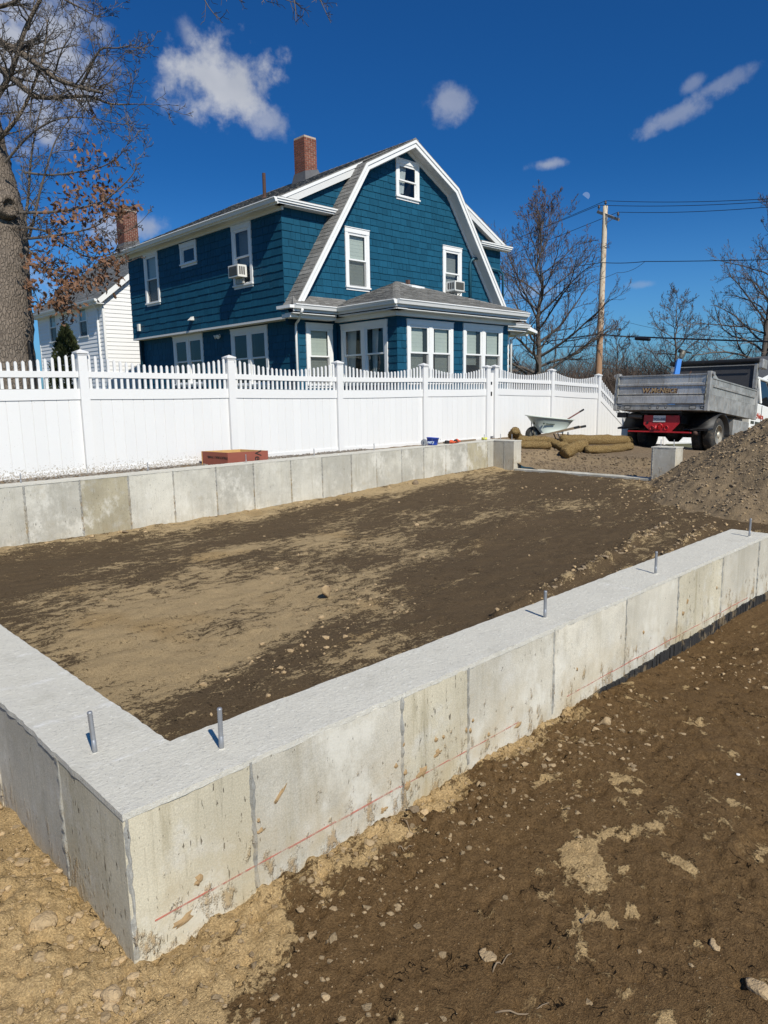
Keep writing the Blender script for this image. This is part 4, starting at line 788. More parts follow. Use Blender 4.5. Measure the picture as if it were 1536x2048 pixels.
# pent roof over the cheek, pent along the front left, porch hip roof, right pent
courses((11.72, 15.84, 5.10), (13.80, 15.84, 5.10), (11.85, 16.15, 5.20), (14.0, 16.15, 5.20), expo=0.1)
courses((11.76, 15.45, 2.385), (14.05, 15.45, 2.385), (12.2, 16.0, 2.70), (14.05, 16.0, 2.70)); courses((18.4, 15.45, 2.385), (22.6, 15.45, 2.385), (18.4, 16.0, 2.70), (21.9, 16.0, 2.70))
AP = (16.19, 16.0, 3.385)
courses((13.30, 16.0, 2.39), (13.30, 13.13, 2.39), AP, AP); courses((13.30, 13.13, 2.39), (19.08, 13.13, 2.39), AP, AP); courses((19.08, 13.13, 2.39), (19.08, 16.0, 2.39), AP, AP)
for (a, b) in (((13.30, 13.13, 2.39), AP), ((19.08, 13.13, 2.39), AP)):      # hip caps
    a, b = Vector(a), Vector(b); n = 22; sd = (b - a).cross(Vector((0, 0, 1))).normalized() * 0.11
    for i in range(n):
        p, q = a.lerp(b, i / n), a.lerp(b, min(1, (i + 1.1) / n)); up = Vector((0, 0, 0.032)); RF.hexa([p - sd - up * 0.4, p + sd - up * 0.4, q + sd - up * 0.6, q - sd - up * 0.6, p - sd * 0.25 + up, p + sd * 0.25 + up, q + sd * 0.25 + up * 0.7, q - sd * 0.25 + up * 0.7])
tag(RF.build('roof_shingles', M['roof'], hs), kind='stuff')
# main roof body under the courses
mb = MB(); mb.prism([(11.72, 15.99, 5.02), (RX, 15.99, RZ - 0.075), (21.96, 15.99, 5.02), (21.6, 15.99, 4.98), (RX, 15.99, RZ - 0.3), (12.1, 15.99, 4.98)], (0, YB - 16.0, 0)); mb.build('roof', M['soffit'], hs)

# ---- white trim: rakes, soffits, fascias, returns, gutters
def bar(mb, a, b, w, h, up=(0, 0, 1), off=0.0):    # beam of width w (horizontal normal) and height h hanging below the line a-b
    a, b = Vector(a), Vector(b); d = (b - a).normalized(); s = d.cross(Vector(up)).normalized(); u = s.cross(d).normalized()
    mb.hexa([a - s * w / 2 - u * (h + off), b - s * w / 2 - u * (h + off), b + s * w / 2 - u * (h + off), a + s * w / 2 - u * (h + off), a - s * w / 2 - u * off, b - s * w / 2 - u * off, b + s * w / 2 - u * off, a + s * w / 2 - u * off])
def rake(y0, y1, d0, d1, name, mat, foot=True):     # board following the whole gambrel line, between depths d0 and d1 under it
    mb = MB(); xs = [fL, kL, RX, kR, fR]; zs = [zfL, kzL, RZ, kzR, zfR]
    nn = []
    for i in range(5):
        ds = []
        if i > 0: ds.append(Vector((xs[i] - xs[i - 1], 0, zs[i] - zs[i - 1])).normalized())
        if i < 4: ds.append(Vector((xs[i + 1] - xs[i], 0, zs[i + 1] - zs[i])).normalized())
        ns = [Vector((-d.z, 0, d.x)) for d in ds]; m = sum(ns, Vector()).normalized(); nn.append(m / max(0.5, m.dot(ns[0])))
    for i in range(4):
        A0, A1 = Vector((xs[i], y0, zs[i])), Vector((xs[i + 1], y0, zs[i + 1])); dy = Vector((0, y1 - y0, 0))
        mb.hexa([A0 - nn[i] * d1, A1 - nn[i + 1] * d1, A1 - nn[i + 1] * d1 + dy, A0 - nn[i] * d1 + dy, A0 - nn[i] * d0, A1 - nn[i + 1] * d0, A1 - nn[i + 1] * d0 + dy, A0 - nn[i] * d0 + dy])
    return mb.build(name, M[mat], hs)
rake(YR - 0.015, YR + 0.03, 0.025, 0.10, 'rake_board', 'trim'); rake(YR + 0.012, YR + 0.05, 0.101, 0.21, 'rake_board', 'trim'); rake(YR + 0.051, HY - 0.001, 0.13, 0.16, 'rake_soffit', 'soffit'); rake(HY - 0.045, HY - 0.002, 0.161, 0.26, 'frieze', 'trim')
# dormer rakes on the cheeks
mb = MB()
for (xa, xb) in ((11.70, 14.85), (21.98, 18.65)):
    za = 5.09; zb = 5.09 + abs(xb - xa) * (RZ - 5.09) / abs(RX - xa); bar(mb, (xa, 15.99, za), (xb, 15.99, zb), 0.035, 0.075, (0, 1, 0) if 0 else (0, 0, 1), 0.022); mb.build('rake_board', M['trim'], hs); mb = MB(); bar(mb, (xa + (0.05 if xa < 15 else -0.05), 16.03, za - 0.02), (xb, 16.03, zb - 0.02), 0.035, 0.05, (0, 0, 1), 0.085); mb.build('rake_board', M['trim'], hs); mb = MB()
mb = MB()
for (xa, xb) in ((11.72, 14.8), (21.96, 18.7)):
    zb = 5.09 + abs(xb - xa) * (RZ - 5.09) / abs(RX - xa); s = 0.12; mb = MB(); mb.add([(xa, 16.05, 5.09 - s), (xb, 16.05, zb - s), (xb, 16.149, zb - s), (xa, 16.149, 5.09 - s), (xa, 16.05, 5.06 - s), (xb, 16.05, zb - s - 0.03), (xb, 16.149, zb - s - 0.03), (xa, 16.149, 5.06 - s)], [(0, 3, 2, 1), (4, 5, 6, 7), (0, 1, 5, 4), (2, 3, 7, 6)]); mb.build('rake_soffit', M['soffit'], hs)
def gutter(a, b, outn, name='gutter', size=0.115):    # K-style profile swept a->b
    a, b, n = Vector(a), Vector(b), Vector(outn); mb = MB(); z = Vector((0, 0, 1))
    prof = [(0, 0), (size * 0.98, 0.0), (size * 1.02, -size * 0.18), (size * 0.82, -size * 0.42), (size * 0.62, -size), (0, -size)]
    mb.prism([a + n * p + z * q for p, q in prof], b - a); 
    return mb.build(name, M['gutter'], hs)
# side eave: fascia, soffit, gutter
mb = MB(); mb.box(11.70, 11.735, 15.86, YB, 4.93, 5.075); mb.box(11.97, 12.028, 16.05, 25.4, 4.86, 4.955); mb.build('fascia', M['trim'], hs)
mb = MB(); mb.box(11.736, 12.03, 15.9, YB, 4.955, 4.99); mb.build('soffit', M['soffit'], hs)
gutter((11.699, 15.84, 5.085), (11.699, YB, 5.085), (-1, 0, 0))
mb = MB(); mb.box(11.70, 13.86, 15.84, 15.875, 5.0, 5.085); mb.box(11.68, 13.90, 15.815, 15.839, 5.055, 5.095); mb.box(11.736, 13.9, 15.876, 16.149, 4.955, 4.99); mb.build('cornice_return', M['trim'], hs); mb = MB(); mb.box(20.2, 21.98, 15.84, 15.875, 5.0, 5.085); mb.box(20.2, 22.0, 15.815, 15.839, 5.055, 5.095); mb.box(20.2, 21.95, 15.876, 16.149, 4.955, 4.99); mb.build('cornice_return', M['trim'], hs)
courses((20.2, 15.84, 5.10), (21.98, 15.84, 5.10), (20.0, 16.15, 5.20), (21.85, 16.15, 5.20), expo=0.1, mb=(RR := MB())); RR.build('roof_return', M['roof'], hs)
# front pent and porch eaves
def eave(pts, name='fascia'):
    """closed eave run: list of corner points (x,y) with outward normals, soffit 0.42 deep"""
    for (a, b, n) in pts:
        gutter((*a, 2.375), (*b, 2.375), (*n, 0)); A, B, n3 = Vector((*a, 0)), Vector((*b, 0)), Vector((*n, 0)); mb = MB()
        for (o0, o1, z0, z1) in ((-0.03, -0.0005, 2.19, 2.372), (-0.40, -0.0305, 2.14, 2.165)):
            mb.hexa([A + n3 * o0 + Vector((0, 0, z0)), B + n3 * o0 + Vector((0, 0, z0)), B + n3 * o1 + Vector((0, 0, z0)), A + n3 * o1 + Vector((0, 0, z0)), A + n3 * o0 + Vector((0, 0, z1)), B + n3 * o0 + Vector((0, 0, z1)), B + n3 * o1 + Vector((0, 0, z1)), A + n3 * o1 + Vector((0, 0, z1))])
        mb.build(name, M['soffit'], hs)
eave([((11.80, 15.46), (13.31, 15.46), (0, -1)), ((13.31, 15.46), (13.31, 13.14), (-1, 0)), ((13.31, 13.14), (19.07, 13.14), (0, -1)), ((19.07, 13.14), (19.07, 15.46), (1, 0)), ((19.07, 15.46), (22.5, 15.46), (0, -1))])
for q in ((11.80, 13.4, 15.62, 15.999, 2.05, 2.139), (13.75, 18.9, 13.44, 13.578, 2.02, 2.139), (13.58, 13.748, 13.44, 15.9, 2.02, 2.138)): mb = MB(); mb.box(*q); mb.build('frieze', M['trim'], hs)
mb = MB(); mb.prism([(11.66, 15.44, 2.35), (11.80, 15.44, 2.35), (11.80, 15.44, 2.27), (11.66, 15.44, 2.27)], (0, 0.6, 0)); mb.build('eave_return', M['trim'], hs)
mb = MB(); mb.prism([(22.45, 15.4, 2.35), (23.0, 15.4, 2.18), (23.0, 15.4, 2.10), (22.4, 15.4, 2.20)], (0, 0.5, 0)); mb.build('eave_return', M['trim'], hs); mb = MB(); mb.box(22.0, 23.1, 15.9, 25.3, 2.05, 2.16); mb.build('eave_return', M['trim'], hs)
mb = MB(); mb.tube([(12.02, 15.36, 2.25), (12.02, 15.42, 2.16), (12.20, 15.80, 1.99), (12.215, 15.93, 1.93), (12.215, 15.94, 1.8), (12.22, 15.94, -1.0)], 0.034, 10); mb.build('downspout', M['gutter'], hs, True); mb = MB(); mb.tube([(22.6, 15.5, 2.2), (22.3, 15.85, 2.0), (22.12, 15.93, 1.85), (22.12, 15.93, -1.0)], 0.04, 8); mb.build('downspout', M['gutter'], hs, True)
mb = MB(); mb.box(21.88, 21.98, 15.94, 15.978, -1.0, 2.03); mb.build('corner_board', M['trim'], hs); mb = MB(); mb.box(12.29, 12.33, 15.965, 15.979, -1.0, 2.04); mb.build('corner_board', M['blue'], hs)
# chimney built brick by brick on a mortar core
def chimney(x0, x1, y0, y1, z0, z1, parent, course=0.078, bl=0.215):
    mb = MB(); mb.box(x0 + 0.007, x1 - 0.007, y0 + 0.007, y1 - 0.007, z0, z1 - 0.01); core = mb.build('chimney', M['mortar'], parent); B = MB(); n = int((z1 - z0) / course)
    for r in range(n):
        za, zb = z0 + r * course + 0.0075, z0 + (r + 1) * course - 0.0075
        for (ax, a0, a1) in (('x', x0, x1), ('y', y0, y1)):
            u = a0 - (bl / 2 if (r + (ax == 'y')) % 2 else 0)
            while u < a1:
                s, t = max(u + 0.008, a0), min(u + bl - 0.008, a1)
                if t - s > 0.025:
                    p = random.uniform(0, 0.004)
                    if ax == 'x': B.box(s, t, y0 - p, y0 + 0.02, za, zb); B.box(s, t, y1 - 0.02, y1 + p, za, zb)
                    else: B.box(x0 - p, x0 + 0.02, s, t, za, zb); B.box(x1 - 0.02, x1 + p, s, t, za, zb)
                u += bl
    tag(B.build('bricks', M['brick'], core), kind='stuff'); return core
ch = chimney(16.12, 16.64, 20.2, 20.78, 6.9, 8.68, hs)
mb = MB(); mb.hexa([(16.02, 20.08, 7.1), (16.74, 20.08, 7.4), (16.74, 20.9, 7.4), (16.02, 20.9, 7.1), (16.10, 20.175, 7.52), (16.66, 20.175, 7.66), (16.66, 20.8, 7.66), (16.10, 20.8, 7.52)]); mb.build('flashing', M['lead'], ch)
mb = MB(); mb.tube([(13.6, 19.08, 5.85), (13.6, 19.07, 6.72)], 0.055, 10); mb.lathe((13.6, 19.08, 5.85), (0, 0, 1), [(0.13, 0), (0.10, 0.14), (0.06, 0.2)], 10); mb.build('vent_pipe', M['rust'], hs)
# window air conditioners
def aircon(fr, u0, u1, v0, v1, d, slope=0.03):
    mb = MB(); mb.fbox(fr, u0, u1, v0, v1, 0.03, d); o = mb.build('air_conditioner', M['acwhite'], hs); o['label'] = 'white air conditioner jutting from the window'
    mb = MB(); mb.fbox(fr, u0 + 0.04, u1 - 0.04, v0 + 0.035, v1 - 0.035, d + 0.0005, d + 0.006); 
    mb.build('grille', M['acgrill'], o); mb = MB(); k = 9
    for i in range(k): z = v0 + 0.05 + i * (v1 - v0 - 0.1) / k; mb.fbox(fr, u0 + 0.04, u1 - 0.04, z, z + 0.012, d + 0.0065, d + 0.011)
    mb.build('louvre', M['greymetal'], o)
    for s in (u0 + 0.0, u1 - 0.0):
        sg = -0.003 if s == u0 else 0.003; mb = MB()
        for i in range(3): mb.fbox(fr, min(s, s + sg), max(s, s + sg), v0 + 0.06, v1 - 0.05, 0.10 + i * (d - 0.12) / 3, 0.10 + i * (d - 0.12) / 3 + (d - 0.12) / 4.2)
        mb.build('side_vent', M['acgrill'], o)
    return o
ac1 = aircon(FR_front, 18.50, 18.98, 3.29, 3.60, 0.42)
mb = MB(); mb.tube([FR_front(18.62, 3.28, 0.36), FR_front(18.62, 2.98, 0.03)], 0.014, 6); mb.tube([FR_front(18.9, 3.28, 0.36), FR_front(18.9, 2.98, 0.03)], 0.014, 6); mb.fbox(FR_front, 18.5, 19.02, 3.26, 3.285, 0.02, 0.44); mb.build('bracket', M['alu2'], ac1)
ac2 = aircon(FR_sideU, -18.35, -17.85, 3.36, 3.69, 0.33)
mb = MB(); mb.fbox(FR_sideU, -18.3, -17.95, 3.2, 3.345, 0.05, 0.12); mb.build('bracket', M['alu2'], ac2)
# conduit, roof vent, flood lights
mb = MB(); mb.tube([(19.72, 15.93, 2.9), (19.72, 15.93, 4.28), (19.75, 15.92, 4.40), (19.86, 15.9, 4.48), (20.1, 15.88, 4.50)], 0.045, 10); mb.build('conduit', M['bluepipe'], hs, True)
mb = MB(); mb.tube([(20.9, 16.05, 4.3), (21.5, 16.05, 4.28), (21.62, 15.98, 4.15), (21.63, 15.97, 3.0)], 0.04, 8); mb.build('conduit', M['bluepipe'], hs, True)
mb = MB(); mb.tube([(21.7, 15.95, 4.2), (21.82, 15.9, 4.0), (21.78, 15.9, 3.6), (21.66, 15.95, 3.4)], 0.012, 5); mb.build('service_cable', M['cable'], hs, True)
mb = MB(); mb.hexa([(16.15, 15.3, 3.10), (16.72, 15.3, 3.10), (16.72, 15.75, 3.26), (16.15, 15.75, 3.26), (16.15, 15.3, 3.20), (16.72, 15.3, 3.20), (16.72, 15.75, 3.32), (16.15, 15.75, 3.32)]); rv = mb.build('roof_vent', M['trim'], hs); mb = MB(); mb.box(16.3, 16.4, 15.6, 15.7, 3.3, 3.42); mb.build('vent_stub', M['rust'], rv)
def flood(p, n, s=1.0):
    p, n = Vector(p), Vector(n); mb = MB(); side = n.cross(Vector((0, 0, 1)))
    mb.lathe(p, n, [(0.05 * s, 0), (0.05 * s, 0.02), (0.02, 0.03)], 10)
    for k in (-1, 1):
        d = (n + side * k * 0.6 + Vector((0, 0, -0.5))).normalized(); q = p + n * 0.06 + side * k * 0.05; mb.tube([p + n * 0.02, q], 0.012, 6); mb.lathe(q, d, [(0.025 * s, 0), (0.035 * s, 0.05), (0.06 * s, 0.11), (0.055 * s, 0.112)], 12)
    mb.build('flood_light', M['acwhite'], hs, True)
flood((12.33, 20.0, 1.88), (-1, 0, 0), 1.15)
mb = MB(); mb.fbox(FR_sideU, -21.15, -20.98, 2.42, 2.54, 0.0, 0.03); mb.prism([FR_sideU(-21.15, 2.54, 0.03), FR_sideU(-21.15, 2.42, 0.03), FR_sideU(-21.15, 2.42, 0.16)], (0, -0.17, 0)); mb.build('dryer_hood', M['acwhite'], hs)
mb = MB(); mb.fbox(FR_sideU, -24.85, -24.72, 2.36, 2.6, 0.02, 0.09); mb.build('wall_lamp', M['acwhite'], hs)

def text(name, body, size, origin, X, Y, mat, parent, extrude=0.004, local=False, bold=0.0, spacing=1.0, shear=0.0, caps=()):
    cu = bpy.data.curves.new(name, 'FONT'); cu.body = body; cu.size = size; cu.extrude = extrude; cu.align_x = 'CENTER'; cu.align_y = 'CENTER'; cu.offset = bold; cu.space_character = spacing; cu.shear = shear; cu.resolution_u = 3
    cu.small_caps_scale = 0.8
    for i in caps: cu.body_format[i].use_small_caps = True
    tmp = bpy.data.objects.new('tmp', cu); COL.objects.link(tmp); dg = bpy.context.evaluated_depsgraph_get(); me = bpy.data.meshes.new_from_object(tmp.evaluated_get(dg)); bpy.data.objects.remove(tmp); bpy.data.curves.remove(cu)
    me.materials.clear(); me.materials.append(mat)
    X, Y = Vector(X), Vector(Y); Zn = X.cross(Y); m = Matrix((X, Y, Zn)).transposed().to_4x4(); m.translation = Vector(origin)
    o = link(name, me, parent, local); o.matrix_basis = m; return o

# ================================================================== WHITE HOUSE BEHIND
wh = thing('white_house', 'white clapboard house with grey gable roof and brick chimney behind the oak', 'house', (16, 32.6, -1.1))
WX, WY0, WY1, WE = 13.05, 30.2, 37.8, 4.33; PITCH = 0.80; WRX = 16.71; WRZ = WE + PITCH * (WRX - WX)
FW_f = frame((0, WY0, 0), (1, 0, 0), (0, 0, 1), (0, -1, 0)); FW_s = frame((WX, 0, 0), (0, -1, 0), (0, 0, 1), (-1, 0, 0))
mb = MB(); mb.prism([(WX + 0.02, WY0 + 0.01, -1.1), (20.3, WY0 + 0.01, -1.1), (20.3, WY0 + 0.01, WE), (WRX, WY0 + 0.01, WRZ), (WX + 0.02, WY0 + 0.01, WE)], (0, 0.1, 0)); fwl = mb.build('wall', M['sidingback'], wh)
swin = [(-32.82, -31.79, 2.73, 4.14), (-36.4, -35.36, 2.73, 4.14)]
mb = MB(); us = [-WY1, -36.31, -35.45, -32.73, -31.88, -WY0 - 0.11]
for i in range(5):
    if i in (1, 3): mb.fbox(FW_s, us[i], us[i + 1], -1.1, 2.73, -0.1, -0.01); mb.fbox(FW_s, us[i], us[i + 1], 4.05, WE, -0.1, -0.01)
    else: mb.fbox(FW_s, us[i], us[i + 1], -1.1, WE, -0.1, -0.01)
swl = mb.build('wall', M['sidingback'], wh)
def clap(fr, u0, u1, v0, v1, parent, t=0.022):
    mb = MB(); mb.hexa([fr(u0, v0, t), fr(u1, v0, t), fr(u1, v0, -0.005), fr(u0, v0, -0.005), fr(u0, v1, 0.003), fr(u1, v1, 0.003), fr(u1, v1, -0.005), fr(u0, v1, -0.005)]); mb.build('clapboard', M['siding'], parent)
z = 0.2; e = 0.168
while z < WRZ - 0.2:
    if z > WE: l = WX + (z + e - WE) / PITCH; r = 2 * WRX - l
    else: l, r = WX + 0.06, 20.25
    if r - l > 0.3: clap(FW_f, l, min(r, 20.25), z, z + e, fwl)
    if z + e < WE - 0.05:
        segs = [(-WY1, -WY0 - 0.09)]
        for h in swin:
            if z + e > h[2] and z < h[3]: segs = [q for s in segs for q in (((s[0], h[0]), (h[1], s[1])) if s[0] < h[0] and s[1] > h[1] else (s,))]
        for s in segs: clap(FW_s, s[0], s[1], z, z + e, swl)
    z += e
for h in swin: window(FW_s, *h, style='half', parent=wh, casing=0.09)
mb = MB(); mb.box(WX - 0.028, WX + 0.06, WY0 - 0.028, WY0 + 0.07, -1.1, WE - 0.12); mb.build('corner_board', M['trim'], wh); mb = MB(); mb.box(WX - 0.03, WX + 0.05, WY1 - 0.07, WY1 + 0.03, -1.1, WE - 0.12); mb.build('corner_board', M['trim'], wh)
mb = MB(); courses((WX - 0.30, WY0 - 0.22, WE - 0.24), (WX - 0.30, WY1 + 0.2, WE - 0.24), (WRX, WY0 - 0.22, WRZ + 0.02), (WRX, WY1 + 0.2, WRZ + 0.02), expo=0.16, wr=(0.3, 0.7), mb=mb); courses((2 * WRX - WX + 0.3, WY1 + 0.2, WE - 0.24), (2 * WRX - WX + 0.3, WY0 - 0.22, WE - 0.24), (WRX, WY1 + 0.2, WRZ + 0.02), (WRX, WY0 - 0.22, WRZ + 0.02), expo=0.3, wr=(0.8, 1.5), mb=mb); tag(mb.build('roof_shingles', M['roof2'], wh), kind='stuff')
mb = MB(); bar(mb, (WX - 0.30, WY0 - 0.2, WE - 0.24), (WRX, WY0 - 0.2, WRZ + 0.02), 0.03, 0.2, (0, 0, 1), 0.03); bar(mb, (WRX, WY0 - 0.2, WRZ + 0.02), (2 * WRX - WX + 0.3, WY0 - 0.2, WE - 0.24), 0.03, 0.2, (0, 0, 1), 0.03); bar(mb, (WX - 0.2, WY0 - 0.1, WE - 0.2), (WRX, WY0 - 0.1, WRZ - 0.03), 0.16, 0.02, (0, 0, 1), 0.14); mb.build('rake_board', M['trim'], wh)
mb = MB(); mb.box(WX - 0.32, WX - 0.29, WY0 - 0.2, WY1 + 0.15, WE - 0.44, WE - 0.27); mb.box(WX - 0.289, WX + 0.0, WY0 - 0.2, WY1 + 0.15, WE - 0.44, WE - 0.41); mb.build('fascia', M['trim'], wh)
mb = MB(); zz = Vector((0, 0, 1)); a = Vector((WX - 0.321, WY0 - 0.22, WE - 0.25)); mb.prism([a, a + Vector((-0.11, 0, 0)), a + Vector((-0.10, 0, -0.05)), a + Vector((-0.07, 0, -0.11)), a + Vector((0, 0, -0.11))], (0, WY1 - WY0 + 0.4, 0)); mb.build('gutter', M['gutter'], wh)
mb = MB(); mb.tube([(WX - 0.36, WY0 + 0.2, WE - 0.36), (WX - 0.06, WY0 + 0.45, WE - 0.62), (WX - 0.05, WY0 + 0.45, -1.0)], 0.045, 8); mb.build('downspout', M['gutter'], wh)
wc = chimney(16.4, 17.13, 34.8, 35.58, 6.9, 9.08, wh); mb = MB(); mb.box(16.5, 17.03, 34.9, 35.48, 9.22, 9.27); [mb.box(x, x + 0.05, y, y + 0.05, 9.02, 9.2195) for x in (16.55, 16.92) for y in (34.95, 35.37)]; mb.build('chimney_cap', M['black'], wc)
mb = MB(); mb.hexa([(16.15, 34.7, 6.7), (17.2, 34.7, 7.2), (17.2, 35.68, 7.2), (16.15, 35.68, 6.7), (16.38, 34.78, 7.5), (17.15, 34.78, 7.7), (17.15, 35.6, 7.7), (16.38, 35.6, 7.5)]); mb.build('flashing', M['lead'], wc)

# ================================================================== TREES
def perp(d):
    a = d.cross(Vector((random.uniform(-1, 1), random.uniform(-1, 1), random.uniform(-1, 1))))
    return a.normalized() if a.length > 1e-4 else Vector((1, 0, 0))
def twigs(mb, p, d, Ln, r, lvl, pr):
    """one bent shoot and its side shoots"""
    k = pr['seg'][min(lvl, len(pr['seg']) - 1)]; pts = [Vector(p)]; dd = Vector(d).normalized(); rad = [r]
    for i in range(k):
        dd = (dd + perp(dd) * pr['wig'] * random.random() + Vector((0, 0, pr['up'] * (1 if lvl else 0.4)))).normalized()
        pts.append(pts[-1] + dd * Ln / k); rad.append(max(r * (1 - 0.75 * (i + 1) / k), pr['rmin']))
    tgt = mb[0] if (lvl < pr['trunk_lv']) else mb[1]
    tgt.tube(pts, rad, pr['sides'][min(lvl, len(pr['sides']) - 1)], caps=False)
    if lvl < pr['depth']:
        n = pr['kids'][lvl]; n = int(n) + (random.random() < n % 1)
        for q in range(n):
            t = pr['t0'][lvl] + (1 - pr['t0'][lvl]) * (q + random.random()) / n; f = t * k; i = min(int(f), k - 1); pp = pts[i].lerp(pts[i + 1], f - i); dl = (pts[i + 1] - pts[i]).normalized()
            ang = math.radians(random.uniform(*pr['ang'])); nd = (dl * math.cos(ang) + perp(dl) * math.sin(ang)).normalized()
            if pr.get('flat'): nd = Vector((nd.x, nd.y, nd.z * (1 - pr['flat']))).normalized()
            rl = rad[i] * random.uniform(*pr['rk']); ll = Ln * random.uniform(*pr['lk']) * (1.0 - pr['taper'] * t)
            twigs(mb, pp, nd, ll, max(rl, pr['rmin']), lvl + 1, pr)
    elif len(mb) > 2 and random.random() < pr.get('pb', 1): 
        e = pts[-1]; s = pr['bud']; mb[2].add([e + Vector((s, 0, 0)), e + Vector((-s, 0, 0)), e + Vector((0, s, 0)), e + Vector((0, 0, 2.6 * s)), e - Vector((0, 0, 1.2 * s))], [(0, 2, 3), (2, 1, 3), (1, 0, 3), (0, 2, 4), (2, 1, 4), (1, 0, 4)])
# ---- the big oak at the left
random.seed(21)
ok = thing('oak_tree', 'large old oak with thick ridged trunk and brown leaves clinging to its lower branches', 'tree', (4.6, 15.5, -1.1))
def at(px, py, d): return F_ * d + A_ * ((px - 768) / 1420 * d) + D_ * ((py - 1024) / 1420 * d)
tr = MB(); tw = MB(); lv = MB()
tp = [Vector((4.55, 15.52, -1.3)), Vector((4.55, 15.52, -0.7)), at(-2, 730, 14), at(-4, 600, 14), at(-8, 480, 14), at(-14, 430, 14), at(-26, 370, 14), at(-38, 300, 14), at(-62, 180, 14), at(-95, 40, 14), at(-120, -150, 14), at(-150, -420, 14)]
rd = [0.95, 0.74, 0.66, 0.60, 0.575, 0.58, 0.53, 0.47, 0.42, 0.36, 0.28, 0.16]
def fine_path(pts, rad, k):
    P, R = [], []
    for i in range(len(pts) - 1):
        p0, p1, p2, p3 = pts[max(i - 1, 0)], pts[i], pts[i + 1], pts[min(i + 2, len(pts) - 1)]
        for j in range(k):
            t = j / k; P.append(0.5 * ((2 * p1) + (p2 - p0) * t + (2 * p0 - 5 * p1 + 4 * p2 - p3) * t * t + (3 * p1 - p0 - 3 * p2 + p3) * t ** 3)); R.append(rad[i] + (rad[i + 1] - rad[i]) * t)
    P.append(pts[-1]); R.append(rad[-1]); return P, R
Pp, Rr = fine_path(tp, rd, 10); nb = len(tr.v); tr.tube(Pp, Rr, 40)
vv = np.array(tr.v); 
for i in range(len(Pp)):           # ridged bark relief
    for j in range(40):
        q = i * 40 + j; c = np.array(Pp[i]); d = vv[q] - c; th = 2 * math.pi * j / 40
        f = 1 + 0.035 * math.sin(th * 9 + 0.6 * math.sin(i * 0.7)) * math.sin(i * 1.1 + j) + 0.03 * (random.random() - 0.5); vv[q] = c + d * f
tr.v = [tuple(p) for p in vv]
# a healed limb scar
sc = at(20, 412, 13.45); nrm_ = (Vector((0, 0, 0)) - sc).normalized(); nrm_ = (nrm_ + Vector((0.5, -0.2, 0))).normalized(); tr.lathe(sc - nrm_ * 0.25, nrm_, [(0.27, 0), (0.25, 0.14), (0.20, 0.22), (0.15, 0.25), (0.11, 0.22), (0.07, 0.16)], 18)
prO = dict(seg=[6, 5, 4, 2], wig=0.42, up=0.06, sides=[7, 5, 3, 3], depth=3, kids=[10, 7, 4.5], t0=[0.12, 0.1, 0.15], ang=(28, 68), rk=(0.42, 0.62), lk=(0.32, 0.55), taper=0.35, rmin=0.0042, trunk_lv=1)
def limb(pix, depths, r0, r1, kids, Lk, lvl=1, pr=prO, leafy=False):
    pts = [at(x, y, d) for (x, y), d in zip(pix, depths)]; n = len(pts); Pp, Rr = fine_path(pts, [r0 + (r1 - r0) * i / (n - 1) for i in range(n)], 4); (tr if r0 > 0.03 else tw).tube(Pp, Rr, 7, caps=False)
    tot = len(Pp) - 1
    for q in range(kids):
        t = (q + random.random()) / kids; f = t * tot; i = min(int(f), tot - 1); pp = Pp[i].lerp(Pp[i + 1], f - i); dl = (Pp[i + 1] - Pp[i]).normalized(); ang = math.radians(random.uniform(30, 75)); nd = dl * math.cos(ang) + perp(dl) * math.sin(ang); nd += Vector((0.12, -0.12, 0.12)); nd.normalize()
        twigs((tr, tw), pp, nd, Lk * random.uniform(0.6, 1.2), max(Rr[i] * 0.42, 0.007), lvl, pr)
    return Pp
limb([(-60, 60), (0, 86), (45, 108), (111, 156), (160, 174), (205, 186)], [14, 13.7, 13.5, 13.2, 13.0, 12.8], 0.085, 0.022, 26, 0.95)
limb([(160, 174), (176, 145), (200, 100), (235, 96), (271, 89)], [13.0, 12.9, 12.8, 12.6, 12.5], 0.03, 0.006, 12, 0.6)
limb([(-40, 110), (0, 137), (37, 167), (74, 193), (122, 195), (178, 193), (223, 208), (275, 208)], [14, 13.8, 13.6, 13.5, 13.4, 13.2, 13.0, 12.8], 0.075, 0.008, 26, 0.8)
limb([(-30, 230), (20, 150), (50, 60), (90, -20), (120, -90)], [14, 13.6, 13.3, 13.0, 12.8], 0.06, 0.02, 20, 0.9)
limb([(-40, 20), (20, 8), (80, -20), (150, 10), (195, 35)], [14.2, 14, 13.8, 13.6, 13.4], 0.05, 0.006, 20, 0.75)
limb([(-30, 300), (15, 260), (50, 210), (85, 120), (95, 40)], [13.9, 13.6, 13.5, 13.4, 13.3], 0.05, 0.012, 20, 0.75)
limb([(45, 468), (56, 400), (61, 327), (72, 260), (88, 190)], [13.6, 13.5, 13.4, 13.3, 13.2], 0.032, 0.008, 16, 0.6); limb([(58, 475), (70, 430), (78, 393), (92, 340), (111, 282), (140, 238), (168, 208)], [13.5, 13.4, 13.3, 13.2, 13.1, 13.0, 12.9], 0.028, 0.006, 14, 0.6)
limb([(10, 325), (60, 270), (110, 240), (165, 235), (220, 245)], [13.5, 13.3, 13.1, 12.9, 12.7], 0.025, 0.005, 14, 0.55)
LB = []
def leafy(pix, deps, r, kids, Lk): LB.append(limb(pix, deps, r, 0.004, kids, Lk))
